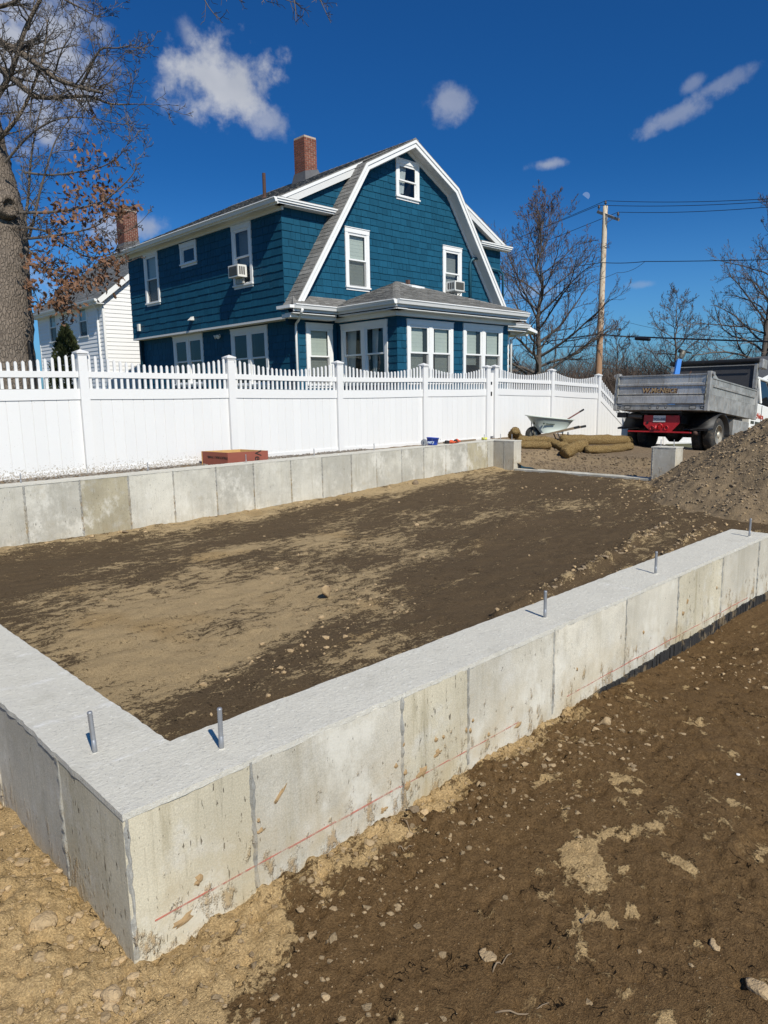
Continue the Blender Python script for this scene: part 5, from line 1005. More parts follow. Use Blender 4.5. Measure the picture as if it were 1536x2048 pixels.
leafy([(40, 425), (95, 425), (150, 418), (200, 405), (235, 380), (268, 345), (272, 315)], [13.4, 13.2, 13.0, 12.8, 12.7, 12.6, 12.5], 0.03, 12, 0.42); leafy([(48, 478), (90, 474), (130, 468), (170, 460), (205, 445), (225, 425)], [13.4, 13.2, 13.0, 12.9, 12.7, 12.6], 0.028, 14, 0.42); leafy([(45, 455), (90, 462), (130, 490), (180, 515), (225, 505), (235, 490)], [13.4, 13.2, 13.1, 13.0, 12.9, 12.8], 0.026, 14, 0.42)
leafy([(50, 495), (80, 520), (110, 555), (135, 590), (145, 615)], [13.4, 13.3, 13.2, 13.1, 13.0], 0.024, 14, 0.38); leafy([(48, 345), (100, 350), (150, 345), (200, 335), (240, 310), (262, 275)], [13.4, 13.2, 13.0, 12.9, 12.7, 12.6], 0.022, 12, 0.4); leafy([(50, 510), (60, 560), (75, 600), (80, 615)], [13.4, 13.3, 13.2, 13.2], 0.016, 8, 0.3); leafy([(60, 530), (110, 540), (160, 545), (205, 530)], [13.4, 13.2, 13.1, 13.0], 0.02, 12, 0.35)
leafy([(230, 470), (255, 462), (280, 445), (298, 425)], [12.8, 12.7, 12.6, 12.5], 0.008, 4, 0.2); leafy([(205, 535), (235, 530), (262, 522), (285, 512)], [12.9, 12.8, 12.7, 12.6], 0.007, 3, 0.16)
# overhanging limb along the top edge
limb([(-120, -150), (60, -130), (220, -95), (360, -70), (480, -75), (600, -80), (700, -60)], [14, 13.4, 12.8, 12.2, 11.8, 11.4, 11.0], 0.10, 0.02, 10, 0.5)
prD = dict(prO); prD.update(up=-0.05, kids=[6, 5, 3]); 
for pix, dd in (([(385, -75), (398, -30), (412, 5), (430, 30), (442, 38)], 12.2), ([(440, -75), (455, -35), (462, -12), (485, 2)], 12.0), ([(560, -80), (580, -30), (590, 10), (592, 50)], 11.5), ([(600, -80), (628, -30), (645, 10), (662, 46)], 11.3), ([(520, -80), (545, -30), (562, -5), (600, 8)], 11.7), ([(480, -75), (510, -40), (525, -10), (535, 3)], 11.8)):
    limb(pix, [dd] * len(pix), 0.014, 0.004, 7, 0.26, lvl=2, pr=prD)
def leaf(mb, p, s):
    n = Vector((random.gauss(0, 1), random.gauss(0, 1), random.gauss(0, 0.7))).normalized(); a = perp(n); b = n.cross(a); out_ = []
    prof = [(0, 0), (0.22, 0.16), (0.14, 0.30), (0.42, 0.46), (0.2, 0.58), (0.38, 0.78), (0.14, 0.82), (0, 1.0), (-0.14, 0.82), (-0.38, 0.78), (-0.2, 0.58), (-0.42, 0.46), (-0.14, 0.30), (-0.22, 0.16)]
    cv = random.uniform(-0.35, 0.35); L_ = [p + (a * u * 0.75 + b * v + n * (abs(u) * 0.9 * cv + 0.25 * cv * v * v)) * s for u, v in prof]; c = p + b * (0.5 * s) + n * (0.06 * cv * s)
    mb.add([c] + L_, [(0, i + 1, (i + 1) % 14 + 1) for i in range(14)])
for (x, y, sx, sy, cnt) in ((165, 330, 14, 12, 26), (196, 378, 22, 18, 90), (150, 385, 14, 16, 40), (215, 400, 20, 16, 60), (125, 430, 16, 22, 50), (180, 430, 24, 14, 60), (232, 425, 12, 12, 40), (205, 318, 10, 8, 10), (228, 325, 6, 5, 8), (268, 412, 6, 5, 22), (100, 470, 18, 22, 50), (75, 520, 18, 10, 50), (185, 490, 26, 12, 90), (218, 530, 16, 14, 80), (145, 560, 22, 16, 110), (170, 570, 24, 10, 70), (130, 610, 16, 16, 110), (120, 585, 12, 14, 60), (60, 570, 8, 6, 22), (75, 610, 8, 6, 26), (95, 540, 16, 12, 40), (200, 560, 12, 8, 30), (175, 260, 5, 4, 3), (185, 225, 4, 4, 3), (130, 228, 5, 3, 4), (160, 300, 8, 6, 6), (175, 285, 6, 4, 4), (190, 305, 8, 6, 8)):
    for i in range(int(cnt * 1.15)): leaf(lv, at(x + random.gauss(0, sx), y + random.gauss(0, sy), random.uniform(12.5, 13.4)), random.uniform(0.075, 0.13))
tr.build('trunk', M['bark'], ok, True); tw.build('crown', M['twig'], ok); lv.build('leaves', M['leaf'], ok)

# ---- bare trees beyond the fence
def bare_tree(label, base, H, r, pr, lean=(0, 0), seed=1, name='bare_tree', stems=1, group=None, kids=26, crown=(0.22, 1.0), spread=0.42, upw=0.75):
    random.seed(seed); t = thing(name, label, 'tree', base, group); a, b, c = MB(), MB(), MB(); base = Vector(base)
    for s in range(stems):
        top = base + Vector((lean[0] + (s - (stems - 1) / 2) * 0.9 * (stems > 1), lean[1] + random.uniform(-.3, .3) * (stems > 1), H * (1 - 0.12 * s))); pts = [base + Vector((0, 0, -0.4))]; k = 12
        for i in range(1, k + 1):
            p = base.lerp(top, i / k) + Vector((random.uniform(-1, 1), random.uniform(-1, 1), 0)) * 0.018 * H * (i / k); pts.append(p)
        rad = [r * 1.25] + [max(r * (1 - 0.93 * (i / k) ** 0.8), 0.012) for i in range(1, k + 1)]; a.tube(pts, rad, 8, caps=False)
        n = int(kids / stems ** 0.5)
        for q in range(n):
            tt = crown[0] + (crown[1] - crown[0]) * (q + random.random()) / n; f = tt * k; i = min(int(f), k - 1); p = pts[i].lerp(pts[i + 1], f - i); az = q * 2.4 + random.random(); el = upw * (0.35 + 0.75 * tt) + random.uniform(-0.15, 0.15)
            d = Vector((math.cos(az) * math.cos(el), math.sin(az) * math.cos(el), math.sin(el))); ln = H * spread * (1.08 - tt) ** 0.6 * random.uniform(0.75, 1.15)
            twigs((a, b, c), p, d, ln, max(rad[i] * 0.5, 0.012), 0, pr)
    a.build('trunk', M['bark2'], t, True); b.build('crown', M['twig2'], t)
    if c.v: c.build('buds', M['bud'], t)
    return t
prM = dict(seg=[6, 4, 3, 2], wig=0.30, up=0.11, sides=[6, 3, 3, 3], depth=3, kids=[11, 7.5, 4], t0=[0.18, 0.15, 0.2], ang=(22, 52), rk=(0.45, 0.65), lk=(0.32, 0.52), taper=0.45, rmin=0.0055, trunk_lv=1, bud=0.018, pb=0.35)
bare_tree('bare maple with reddish buds beside the house, just left of the utility pole', (29.45, 19.67, -1.6), 9.7, 0.20, prM, (0.2, 0.1), 31, 'maple_tree', kids=34, crown=(0.16, 0.97), spread=0.56, upw=0.85)
prF = dict(prM); prF.update(kids=[9, 6, 3.2], rmin=0.0085, bud=0.015, pb=0.0, wig=0.45)
bare_tree('tall dense bare tree rising above the truck cab at the edge of the view', (48.0, 15.9, -2.2), 14.2, 0.24, prF, (0.8, -0.6), 41, kids=34, stems=2, spread=0.42)
bare_tree('large bare tree whose crown spreads past the edge above the far garage', (52.0, 13.0, -2.2), 15.0, 0.26, prF, (0.4, -0.3), 44, kids=36, spread=0.46)
bare_tree('rounded bare tree standing behind the middle of the truck bed', (54.0, 23.8, -2.2), 9.0, 0.17, prF, (0.2, 0.2), 43, kids=30, spread=0.52)
bare_tree('low bare tree in the brush between the pole and the truck', (52.0, 27.5, -2.2), 7.0, 0.14, prF, (0, 0), 47, kids=22, spread=0.42)
bare_tree('small bare tree behind the white house, seen beneath the oak leaves', (11.5, 44.0, -1.2), 9.0, 0.16, prF, (0, 0), 48, kids=20, spread=0.4)
# distant thicket along the street
random.seed(51); mb = MB(); 
for i in range(3400):
    t = random.random(); c = Vector((34 + 30 * t, 34 - 22 * t, -2.2)) + Vector((random.uniform(-3, 9), random.uniform(-3, 7), 0)); h = random.uniform(1.8, 4.4) * (0.85 + 0.35 * math.sin(t * 19)) * (1.15 - 0.2 * t)
    for q in range(3):
        d = Vector((random.gauss(0, 0.32), random.gauss(0, 0.32), 1)).normalized(); p1 = c + d * h * 0.55; p2 = p1 + (d + perp(d) * 0.5).normalized() * h * 0.5; mb.tube([c, p1, p2], [0.022, 0.014, 0.006], 3, caps=False)
        for w in range(3): z = random.random(); pp = c.lerp(p2, 0.3 + 0.6 * z); mb.tube([pp, pp + (d + perp(d) * 0.9).normalized() * h * 0.3], [0.010, 0.006], 3, caps=False)
tag(mb.build('thicket', M['brush']), 'tangle of leafless brush along the far side of the street', 'brush', kind='stuff')
mb = MB(); random.seed(52)
for i in range(900):
    t = random.random(); c = Vector((70 + 120 * t, 90 - 70 * t, -2.3)) + Vector((random.uniform(0, 30), random.uniform(0, 30), 0)); h = random.uniform(4, 7.2)
    for q in range(5): d = Vector((random.gauss(0, 0.22), random.gauss(0, 0.22), 1)).normalized(); p1 = c + d * h * 0.6; mb.tube([c, p1, p1 + (d + perp(d) * 0.5).normalized() * h * 0.4], [0.14, 0.09, 0.03], 3, caps=False); pp = c.lerp(p1, 0.6); mb.tube([pp, pp + (d + perp(d)).normalized() * h * 0.35], [0.07, 0.03], 3, caps=False)
tag(mb.build('far_woods', M['brush']), 'far off leafless woods along the horizon', 'woods', kind='stuff')
# ---- clipped evergreen beside the oak
random.seed(61); ev = thing('evergreen_shrub', 'dark green cone shaped evergreen shrub next to the oak trunk', 'shrub', (7.2, 19.0, -1.1)); mb = MB()
for i in range(9000):
    z = random.random() ** 0.8; th = random.random() * 6.283; R_ = 0.62 * (1 - z ** 2.2) ** 0.75 * (0.9 + 0.14 * math.sin(th * 5 + z * 9)); rr = R_ * (random.random() ** 0.25); p = Vector((7.2 + rr * math.cos(th), 19.0 + rr * math.sin(th), -1.1 + 2.95 * z)); d = (Vector((math.cos(th), math.sin(th), 1.3)) + perp(Vector((0, 0, 1))) * 0.5).normalized(); s = perp(d) * 0.022; l = random.uniform(0.05, 0.11); mb.add([p - s, p + s, p + d * l], [(0, 1, 2)])
mb.build('foliage', M['ever'], ev); mb = MB(); mb.tube([(7.2, 19, -1.2), (7.2, 19, 0.6)], [0.08, 0.03], 7); mb.build('stem', M['bark2'], ev)
mb = MB(); mb.lathe((4.98, 15.0, -1.1), (0, 0, 1), [(0.05, 0), (0.05, 2.2), (0.03, 2.25)], 8); tag(mb.build('lamp_post', M['black']), 'thin dark post standing at the right edge of the oak trunk', 'post')

# ================================================================== UTILITY POLE AND LINES
pl = thing('utility_pole', 'weathered wooden utility pole with one crossarm and cable coil', 'utility pole', (34.2, 19.15, -2.2))
pb, pt = Vector((34.05, 19.1, -2.4)), Vector((35.68, 19.85, 9.42)); pb = at(1192, 870, 37); mb = MB(); pk = [pb.lerp(pt, i / 14) for i in range(15)]; mb.tube(pk, [0.19 - 0.065 * i / 14 for i in range(15)], 14); mb.build('pole', M['pole'], pl, True)
aL, aR = at(1196, 421, 37.3), at(1239, 437, 36.2); ax_ = (aR - aL).normalized(); mb = MB(); bar(mb, aL, aR, 0.10, 0.13); mb.build('crossarm', M['greywood'], pl)
for fr_, to_ in ((0.30, 0.12), (0.62, 0.12)):
    mb = MB(); mb.tube([aL.lerp(aR, fr_ + 0.1) - Vector((0, 0, 0.12)) + F_ * -0.1, pk[13] + Vector((0, 0, -0.1)) + F_ * -0.14], 0.02, 5); mb.build('brace', M['galv'], pl)
tops = []
for p in (aL.lerp(aR, 0.04), pt + Vector((0, 0, 0.0)), aL.lerp(aR, 0.93)):
    mb = MB(); mb.lathe(p, (0, 0, 1), [(0.02, -0.05), (0.02, 0.12), (0.065, 0.13), (0.07, 0.17), (0.045, 0.2), (0.06, 0.23), (0.03, 0.29)], 10); mb.build('insulator', M['porc'], pl, True); tops.append(p + Vector((0, 0, 0.28)))
def wire(pts, r, name, label, sag=0.0):
    out_ = []
    for i in range(len(pts) - 1):
        a, b = Vector(pts[i]), Vector(pts[i + 1])
        for j in range(24): t = j / 24; out_.append(a.lerp(b, t) - Vector((0, 0, sag * 4 * t * (1 - t))))
    out_.append(Vector(pts[-1])); mb = MB(); mb.tube(out_, r, 5); tag(mb.build(name, M['cable']), label, 'power line' if 'power' in name else 'cable')
# far span leaves to the right of the view, near span runs back behind the house
rt = [at(1800, 378, 27), at(1800, 374, 27.6), at(1800, 383, 26)]; lt = [at(700, 600, 90), at(700, 606, 90), at(700, 625, 88)]
lab = ('upper', 'middle', 'lower')
wire([lt[0], tops[0], rt[0]], 0.014, 'power_line', 'uppermost thin power line fixed at the left end of the crossarm', 0.25); wire([lt[1], tops[1], rt[1]], 0.014, 'power_line', 'thin power line carried on the very tip of the pole', 0.25); wire([lt[2], tops[2], rt[2]], 0.014, 'power_line', 'thin power line fixed at the right end of the crossarm', 0.25)
m1 = at(1204, 525, 36.9); wire([at(940, 560, 70), m1, at(1290, 523, 33.5), at(1800, 510, 26)], 0.018, 'power_line', 'single line crossing the pole about a third of the way down', 0.05); wire([at(1290, 523, 33.5), at(1235, 545, 34), at(1000, 610, 25)], 0.010, 'service_drop', 'slack service wire dropping from the mid line toward the blue house', 0.15)
m2 = at(1200, 668, 36.9); wire([at(960, 700, 80), m2, at(1280, 674, 33), at(1800, 690, 24)], 0.035, 'cable_bundle', 'thick black communications cable low on the pole', 0.03)
mb = MB(); c0, c1 = at(1270, 677, 33.2), at(1301, 679, 32.2); mb.tube([c0, c0.lerp(c1, 0.06), c0.lerp(c1, 0.94), c1], [0.03, 0.075, 0.075, 0.03], 10); tag(mb.build('splice_case', M['cable']), 'black splice case hanging on the thick cable right of the pole', 'splice case')
cc = at(1249, 685, 33.6); mb = MB()
for k in range(2): mb.tube([cc + A_ * (0.27 * math.cos(t * 0.2618)) - D_ * (0.30 * math.sin(t * 0.2618)) + F_ * 0.03 * k for t in range(25)], 0.016, 5, caps=False)
tag(mb.build('cable_coil', M['cable']), 'round coil of spare black cable hanging right of the pole', 'cable coil')
wire([at(1240, 640, 38), at(1300, 655, 37), at(1360, 668, 36), at(1800, 690, 30)], 0.008, 'guy_wire', 'faint thin wire sloping down to the right above the truck', 0.02)
# pale roof and gable of a far building right behind the truck cab
fg = thing('far_garage', 'grey blue clapboard gable building at the right edge behind the truck cab', 'garage', (40.0, 8.6, -2.3))
bl_, ar_ = at(1505, 790, 36), at(1640, 690, 36); Yg = 8.6
gx0 = at(1499, 770, 36); fo = Vector((gx0.x, gx0.y, -2.3)); gu = A_.copy(); gu.z = 0; gu.normalize(); gn = gu.cross(Vector((0, 0, 1))); ftop = 0.05; fr_g = frame(fo, gu, (0, 0, 1), gn)
mb = MB(); mb.prism([fr_g(0, 0, 0), fr_g(6, 0, 0), fr_g(6, ftop + 2.3, 0), fr_g(3, ftop + 3.8, 0), fr_g(0, ftop + 2.3, 0)], gn * -8); gw = mb.build('wall', M['bluegrey'], fg)
for i in range(26):
    v = 0.3 + i * 0.2; l = max(0.02, (v + 0.2 - ftop - 2.3) / 0.5); r = 6 - l
    if r - l > 0.2: clap(fr_g, l, r, v, v + 0.2, gw, 0.03)
for o_ in gw.children: o_.data.materials[0] = M['bluegrey']
mb = MB(); 
for s0, s1 in (((-0.35, ftop + 2.13), (3, ftop + 3.8)), ((6.35, ftop + 2.13), (3, ftop + 3.8))): mb.hexa([fr_g(*s0, 0.3), fr_g(*s1, 0.3), fr_g(*s1, -8.3), fr_g(*s0, -8.3), fr_g(s0[0], s0[1] + 0.16, 0.3), fr_g(s1[0], s1[1] + 0.16, 0.3), fr_g(s1[0], s1[1] + 0.16, -8.3), fr_g(s0[0], s0[1] + 0.16, -8.3)])
mb.build('roof', M['roof2'], fg)
mb = MB()
for s0, s1 in (((-0.36, ftop + 2.09), (3, ftop + 3.76)), ((6.36, ftop + 2.09), (3, ftop + 3.76))): mb.hexa([fr_g(*s0, 0.31), fr_g(*s1, 0.31), fr_g(*s1, 0.34), fr_g(*s0, 0.34), fr_g(s0[0], s0[1] + 0.2, 0.31), fr_g(s1[0], s1[1] + 0.2, 0.31), fr_g(s1[0], s1[1] + 0.2, 0.34), fr_g(s0[0], s0[1] + 0.2, 0.34)])
mb.build('rake_board', M['trim'], fg)

# ================================================================== DIRT PILE
def pile_z(x, y):
    r = np.hypot((x - 11.95), (y - 3.4) * np.where(y > 3.4, 1.13, 1.0)); a = np.arctan2(y - 3.4, x - 11.95)
    z = -0.33 - 0.56 * r * (1 + 0.06 * np.sin(3 * a + 1) + 0.05 * np.sin(7 * a)) - 0.0 + 0.06 * np.exp(-r * r * 6)
    z = np.maximum(z, -1.40 - 0.17 * r)   # low apron of slumped soil
    z = z + 0.22 * (fbm(x, y, 1.1, 3, 81) - 0.5) + 0.075 * (fbm(x, y, 6, 3, 82) - 0.5) + 0.035 * (fbm(x, y, 15, 3, 83) - 0.5) + 0.028 * (fbm(x, y, 36, 2, 84) - 0.5)
    return z
xs = np.arange(9.0, 15.6, 0.03); ys = np.arange(1.87, 6.6, 0.03); X, Y = np.meshgrid(xs, ys); Z = pile_z(X, Y)
bs = np.where(X < 12.2, pit_z(X, Y), drive_z(X, Y)[0]); lowm = Z < bs - 0.05; Z = np.maximum(Z, bs - 0.12)
kp = ~(lowm[:-1, :-1] & lowm[1:, 1:] & lowm[1:, :-1] & lowm[:-1, 1:])
dp = thing('dirt_pile', 'big heap of brown pebbly dirt in the corner of the excavation, below the truck', 'dirt pile', (11.95, 3.4, -1.65))
link('heap', grid_mesh('heap', X, Y, Z, M['pile'], attrs={'dry': 0.35 + 0.5 * (fbm(X, Y, 4, 3, 85) - 0.5)}, keep=kp), dp)
M['pile_stone'] = simple('pile_clod', (0.27, 0.205, 0.132), 0.95, var=0.3, scale=25, bump=0.6, bscale=90, isl=0.35)
# ---- loose stones
ICO = None
def ico(sub):
    bm = bmesh.new(); bmesh.ops.create_icosphere(bm, subdivisions=sub, radius=1.0); v = np.array([p.co[:] for p in bm.verts]); f = np.array([[q.index for q in fc.verts] for fc in bm.faces]); bm.free(); return v, f
I1, I2, I3 = ico(1), ico(2), ico(3)
def scatter(name, pts, sizes, mat, base=I1, flat=0.65, parent=None, jit=0.25, seed=1, sink=0.25):
    r = np.random.default_rng(seed); v, f = base; n = len(pts); V = np.repeat(v[None], n, 0) * (1 + jit * (r.random((n, len(v), 1)) - 0.5) * 2)
    sc = np.asarray(sizes)[:, None] * r.uniform(0.7, 1.3, (n, 3)); sc[:, 2] *= flat; V = V * sc[:, None]; a = r.random(n) * 6.283; c, s = np.cos(a), np.sin(a)
    V[..., 0], V[..., 1] = V[..., 0] * c[:, None] - V[..., 1] * s[:, None], V[..., 0] * s[:, None] + V[..., 1] * c[:, None]
    V = V + np.asarray(pts)[:, None]; V[..., 2] += (sc[:, 2] * (1 - 2 * sink))[:, None] * 0.5
    F = f[None] + (np.arange(n) * len(v))[:, None, None]; me = bpy.data.meshes.new(name); me.from_pydata(V.reshape(-1, 3).tolist(), [], F.reshape(-1, 3).tolist()); me.materials.append(mat); me.update(); return link(name, me, parent)
def samp(n, x0, x1, y0, y1, zf, seed, mask=None):
    r = np.random.default_rng(seed); x = r.uniform(x0, x1, n); y = r.uniform(y0, y1, n)
    if mask is not None: m = mask(x, y) > r.random(n); x, y = x[m], y[m]
    return np.stack([x, y, zf(x, y)], 1)
yz = lambda x, y: yard_z(x, y)[0]
r_ = np.random.default_rng(3)
p = samp(14000, 9.2, 14.6, 1.9, 6.4, pile_z, 91, lambda x, y: (pile_z(x, y) > -1.62) * 0.6); tag(scatter('pile_stones', p, 0.006 + 0.020 * r_.random(len(p)) ** 3, M['pile_stone'], parent=dp, seed=92, jit=0.4), kind='stuff')
p = samp(2600, 8.6, 14.6, 1.9, 6.6, lambda x, y: np.maximum(pile_z(x, y), np.where(x < 12.2, pit_z(x, y), drive_z(x, y)[0])), 93, lambda x, y: np.clip((pile_z(x, y) + 2.1) * 1.6, 0, 0.8)); tag(scatter('pile_pebbles', p, 0.008 + 0.015 * r_.random(len(p)) ** 2, M['stone'], parent=dp, seed=94), kind='stuff')
bermm = lambda x, y: 0.5 * sstep(1.25, 0.7, x) * sstep(0.3, 1.0, y) + sstep(1.0, 1.42, y) * sstep(3.2, 2.5, x) * (x > 0.66) + 0.9 * sstep(0.66, 0.55, x) * sstep(0.3, 1.0, y) + 0.03
p = samp(22000, -0.5, 5.2, -1.2, 1.585, yz, 95, bermm); tag(scatter('pebbles', p, 0.0018 + 0.011 * r_.random(len(p)) ** 4, M['stone'], seed=96, sink=0.42, jit=0.45), 'scattered pebbles and crumbs of dry soil on the near ground', 'pebbles', kind='stuff')
p2 = samp(4200, -0.5, 0.63, 1.0, 3.6, yz, 97); p3 = samp(900, 3.0, 5.3, 0.7, 1.58, yz, 98, lambda x, y: sstep(0.55, 0.75, fbm(x, y, 2.2, 2, 99)) + 0.1)
q = np.concatenate([p2, p3]); tag(scatter('soil_crumbs', q, 0.002 + 0.014 * r_.random(len(q)) ** 3.5, M['stone'], seed=99), 'loose crumbs of tan soil banked against the concrete', 'soil crumbs', kind='stuff')
def ruts(x, y):
    m = 0.02 + 0 * x
    for (x0, y0, x1, y1, w) in ((4.4, 3.25, 8.6, 3.85, 0.10), (5.9, 3.05, 8.8, 3.35, 0.10), (1.5, 2.75, 3.0, 2.55, 0.06), (2.4, 3.7, 4.2, 4.4, 0.25), (2.0, 9.05, 12.0, 9.08, 0.09)):
        t = np.clip(((x - x0) * (x1 - x0) + (y - y0) * (y1 - y0)) / ((x1 - x0) ** 2 + (y1 - y0) ** 2), 0, 1); m = m + np.exp(-(np.hypot(x - (x0 + t * (x1 - x0)), y - (y0 + t * (y1 - y0))) / w) ** 2) * 0.8
    return m
p = samp(22000, 0.95, 12.0, 1.9, 9.1, pit_z, 101, ruts); tag(scatter('pit_clods', p, 0.004 + 0.024 * r_.random(len(p)) ** 5, M['stone'], seed=102, jit=0.4, sink=0.4), 'crumbly clods along the wheel ruts inside the excavation', 'clods', kind='stuff')
p = samp(2600, 5.2, 8.8, 2.9, 4.0, pit_z, 103, lambda x, y: np.clip(ruts(x, y) - 0.5, 0, 1)); tag(scatter('rut_clods', p, 0.007 + 0.028 * r_.random(len(p)) ** 3, M['pile_stone'], seed=104, base=I1, jit=0.4, flat=0.55), 'ridges of broken clods pushed up by tyres inside the excavation', 'clods', kind='stuff')
p = samp(4200, -0.5, 9.5, 9.40, 10.42, lambda x, y: -1.07 + 0 * x, 105); tag(scatter('gravel', p, 0.008 + 0.012 * r_.random(len(p)), M['stone_grey'], seed=106), 'strip of grey gravel at the foot of the fence', 'gravel', kind='stuff')
p = samp(2200, 12.4, 14.2, 5.8, 8.9, lambda x, y: drive_z(x, y)[0], 107); tag(scatter('dug_crumbs', p, 0.006 + 0.03 * r_.random(len(p)) ** 3, M['stone_dark'], seed=108), 'broken soil in the dug strip beyond the door opening', 'soil crumbs', kind='stuff')
TT = np.arange(0.6, 45.0, 0.01)
def ghit(px, py, zf, h=0.0):
    d = (F_ + A_ * ((px - 768) / 1420) + D_ * ((py - 1024) / 1420))
    ok_ = (d.z * TT - h) < zf(d.x * TT, d.y * TT); i = int(np.argmax(ok_)) if ok_.any() else len(TT) - 1
    return d * float(TT[i])
dz = lambda x, y: drive_z(x, y)[0]
def rock(px, py, size, label, zf=yz, mat='stone', flat=0.7, seed=1, cat='rock', name='rock', rz=None, sink=0.3, asp=1.0):
    c = ghit(px, py, zf); r = np.random.default_rng(seed); v, f = I3; dirs = r.normal(size=(14, 3)); dirs /= np.linalg.norm(dirs, axis=1)[:, None]; V = v.copy()
    for dcut in dirs:                 # planar facets
        h = V @ dcut; lim = 0.45 + 0.35 * r.random(); V = V - np.clip(h - lim, 0, None)[:, None] * dcut
    V = V * (1 + 0.09 * (r.random((len(V), 1)) - 0.5)); V = V * np.array([size * asp, size, size * flat]); a = seed * 1.7 if rz is None else rz; c_, s_ = math.cos(a), math.sin(a); V = np.stack([V[:, 0] * c_ - V[:, 1] * s_, V[:, 0] * s_ + V[:, 1] * c_, V[:, 2]], 1); V[:, 2] += size * flat * (1 - 2 * sink)
    me = bpy.data.meshes.new(name); me.from_pydata(V.tolist(), [], f.tolist()); me.materials.append(M[mat]); me.polygons.foreach_set('use_smooth', [True] * len(f)); me.update(); o = link(name, me); o.location = c; return tag(o, label, cat)
rock(652, 1196, 0.0713, 'upright tan rock standing alone on the excavation floor', pit_z, 'stone', 1.2, 3, sink=0.1, asp=0.7)
rock(228, 2000, 0.0341, 'squarish tan stone on the soil below the near wall corner', yz, 'stone', 0.6, 5); rock(78, 1850, 0.0465, 'large dusty clod half buried left of the wall corner', yz, 'stone', 0.5, 7, sink=0.42); rock(38, 1728, 0.0310, 'flat round tan stone beside the left wall near the frame edge', yz, 'stone', 0.4, 9, sink=0.35); rock(157, 1832, 0.0174, 'small pale stone between the buried clod and the wall', yz, 'stone', 0.6, 11); rock(190, 1850, 0.0186, 'flattish tan stone close to the foot of the left wall', yz, 'stone', 0.45, 12, sink=0.4)
rock(736, 1690, 0.0217, 'tan rock in the crumbs at the foot of the near wall', yz, 'stone', 0.75, 13); rock(828, 1622, 0.0211, 'brownish stone touching the near wall base beside a seam', yz, 'stone_dark', 0.7, 15); rock(847, 1628, 0.0186, 'angular tan stone just right of the stone at the wall seam', yz, 'stone', 0.75, 16); rock(750, 1718, 0.0136, 'small tan stone on the dark soil in front of the wall rock', yz, 'stone', 0.7, 17)
rock(978, 1912, 0.0279, 'bright flat yellowish stone on the dark soil, bottom middle', yz, 'stone', 0.22, 19, sink=0.3); rock(1432, 1890, 0.0279, 'pale round flat stone alone on the dark soil', yz, 'stone', 0.22, 20, sink=0.4); rock(1520, 1985, 0.0434, 'large ochre stone at the right edge of the foreground', yz, 'stone', 0.35, 21, sink=0.3); rock(650, 1996, 0.0149, 'small tan flake on the dark soil near the bottom', yz, 'stone', 0.4, 22); rock(632, 1815, 0.0112, 'knobbly tan stone on the soil in front of the first seam', yz, 'stone', 0.7, 23); rock(1475, 1550, 0.0099, 'white pebble on the dark soil toward the right', yz, 'trim', 0.6, 24); rock(1120, 1492, 0.0136, 'ochre pebble on the soil before the middle of the near wall', yz, 'stone', 0.6, 25); rock(1360, 1812, 0.0186, 'pale flat chip on the soil up from the round flat stone', yz, 'stone', 0.2, 26, sink=0.3); rock(1210, 1448, 0.0310, 'lump of dry soil against the near wall where the tar begins', yz, 'stone', 0.7, 27, name='clod', cat='clod'); rock(1190, 1462, 0.0217, 'smaller lump of dry soil beside the clod at the tar', yz, 'stone', 0.7, 28, name='clod', cat='clod'); rock(250, 1066, 0.0525, 'brown clod at the foot of the far wall below the stained panel', pit_z, 'stone_dark', 0.6, 29, name='clod', cat='clod'); rock(672, 1012, 0.0450, 'tan rock lying below the far wall near the dirt edge', pit_z, 'stone', 0.6, 30); rock(832, 968, 0.0675, 'brown clod leaning on the far wall halfway along', pit_z, 'stone_dark', 0.8, 31, name='clod', cat='clod')
rock(1110, 905, 0.0008, 'tiny', dz) if False else None
random.seed(71)
for (px, py, L_, a0, lab) in ((990, 2030, 0.16, 0.15, 'thin pale root lying across the bottom of the foreground soil'), (805, 1645, 0.09, -0.5, 'curved dry twig below the near wall in the crumbs'), (795, 1705, 0.06, 0.5, 'short pale twig on the dark soil below the wall'), (1165, 1850, 0.05, 1.4, 'short dark stick standing out on the foreground soil'), (985, 1950, 0.08, 1.2, 'bent dark rootlet beside the bright flat stone')):
    c = ghit(px, py, yz); mb = MB(); pts = []; th = a0
    for i in range(9): pts.append(c + Vector((0, 0, 0.006 + 0.004 * math.sin(i)))); th += random.uniform(-0.35, 0.35); c = c + (A_ * math.cos(th) + Vector((0.68, 0.70, 0)) * math.sin(th)) * L_ / 9; c.z = float(yz(np.array([c.x]), np.array([c.y]))[0])
    mb.tube(pts, [0.0028 * (1 - 0.6 * i / 8) for i in range(9)], 5)
    if L_ > 0.2: mb.tube([pts[4], pts[4] + Vector((0.02, 0.03, 0.01)), pts[4] + Vector((0.03, 0.07, 0.0))], [0.002, 0.0015, 0.001], 5)
    tag(mb.build('twig', M['ashwood'], None, True), lab, 'twig')

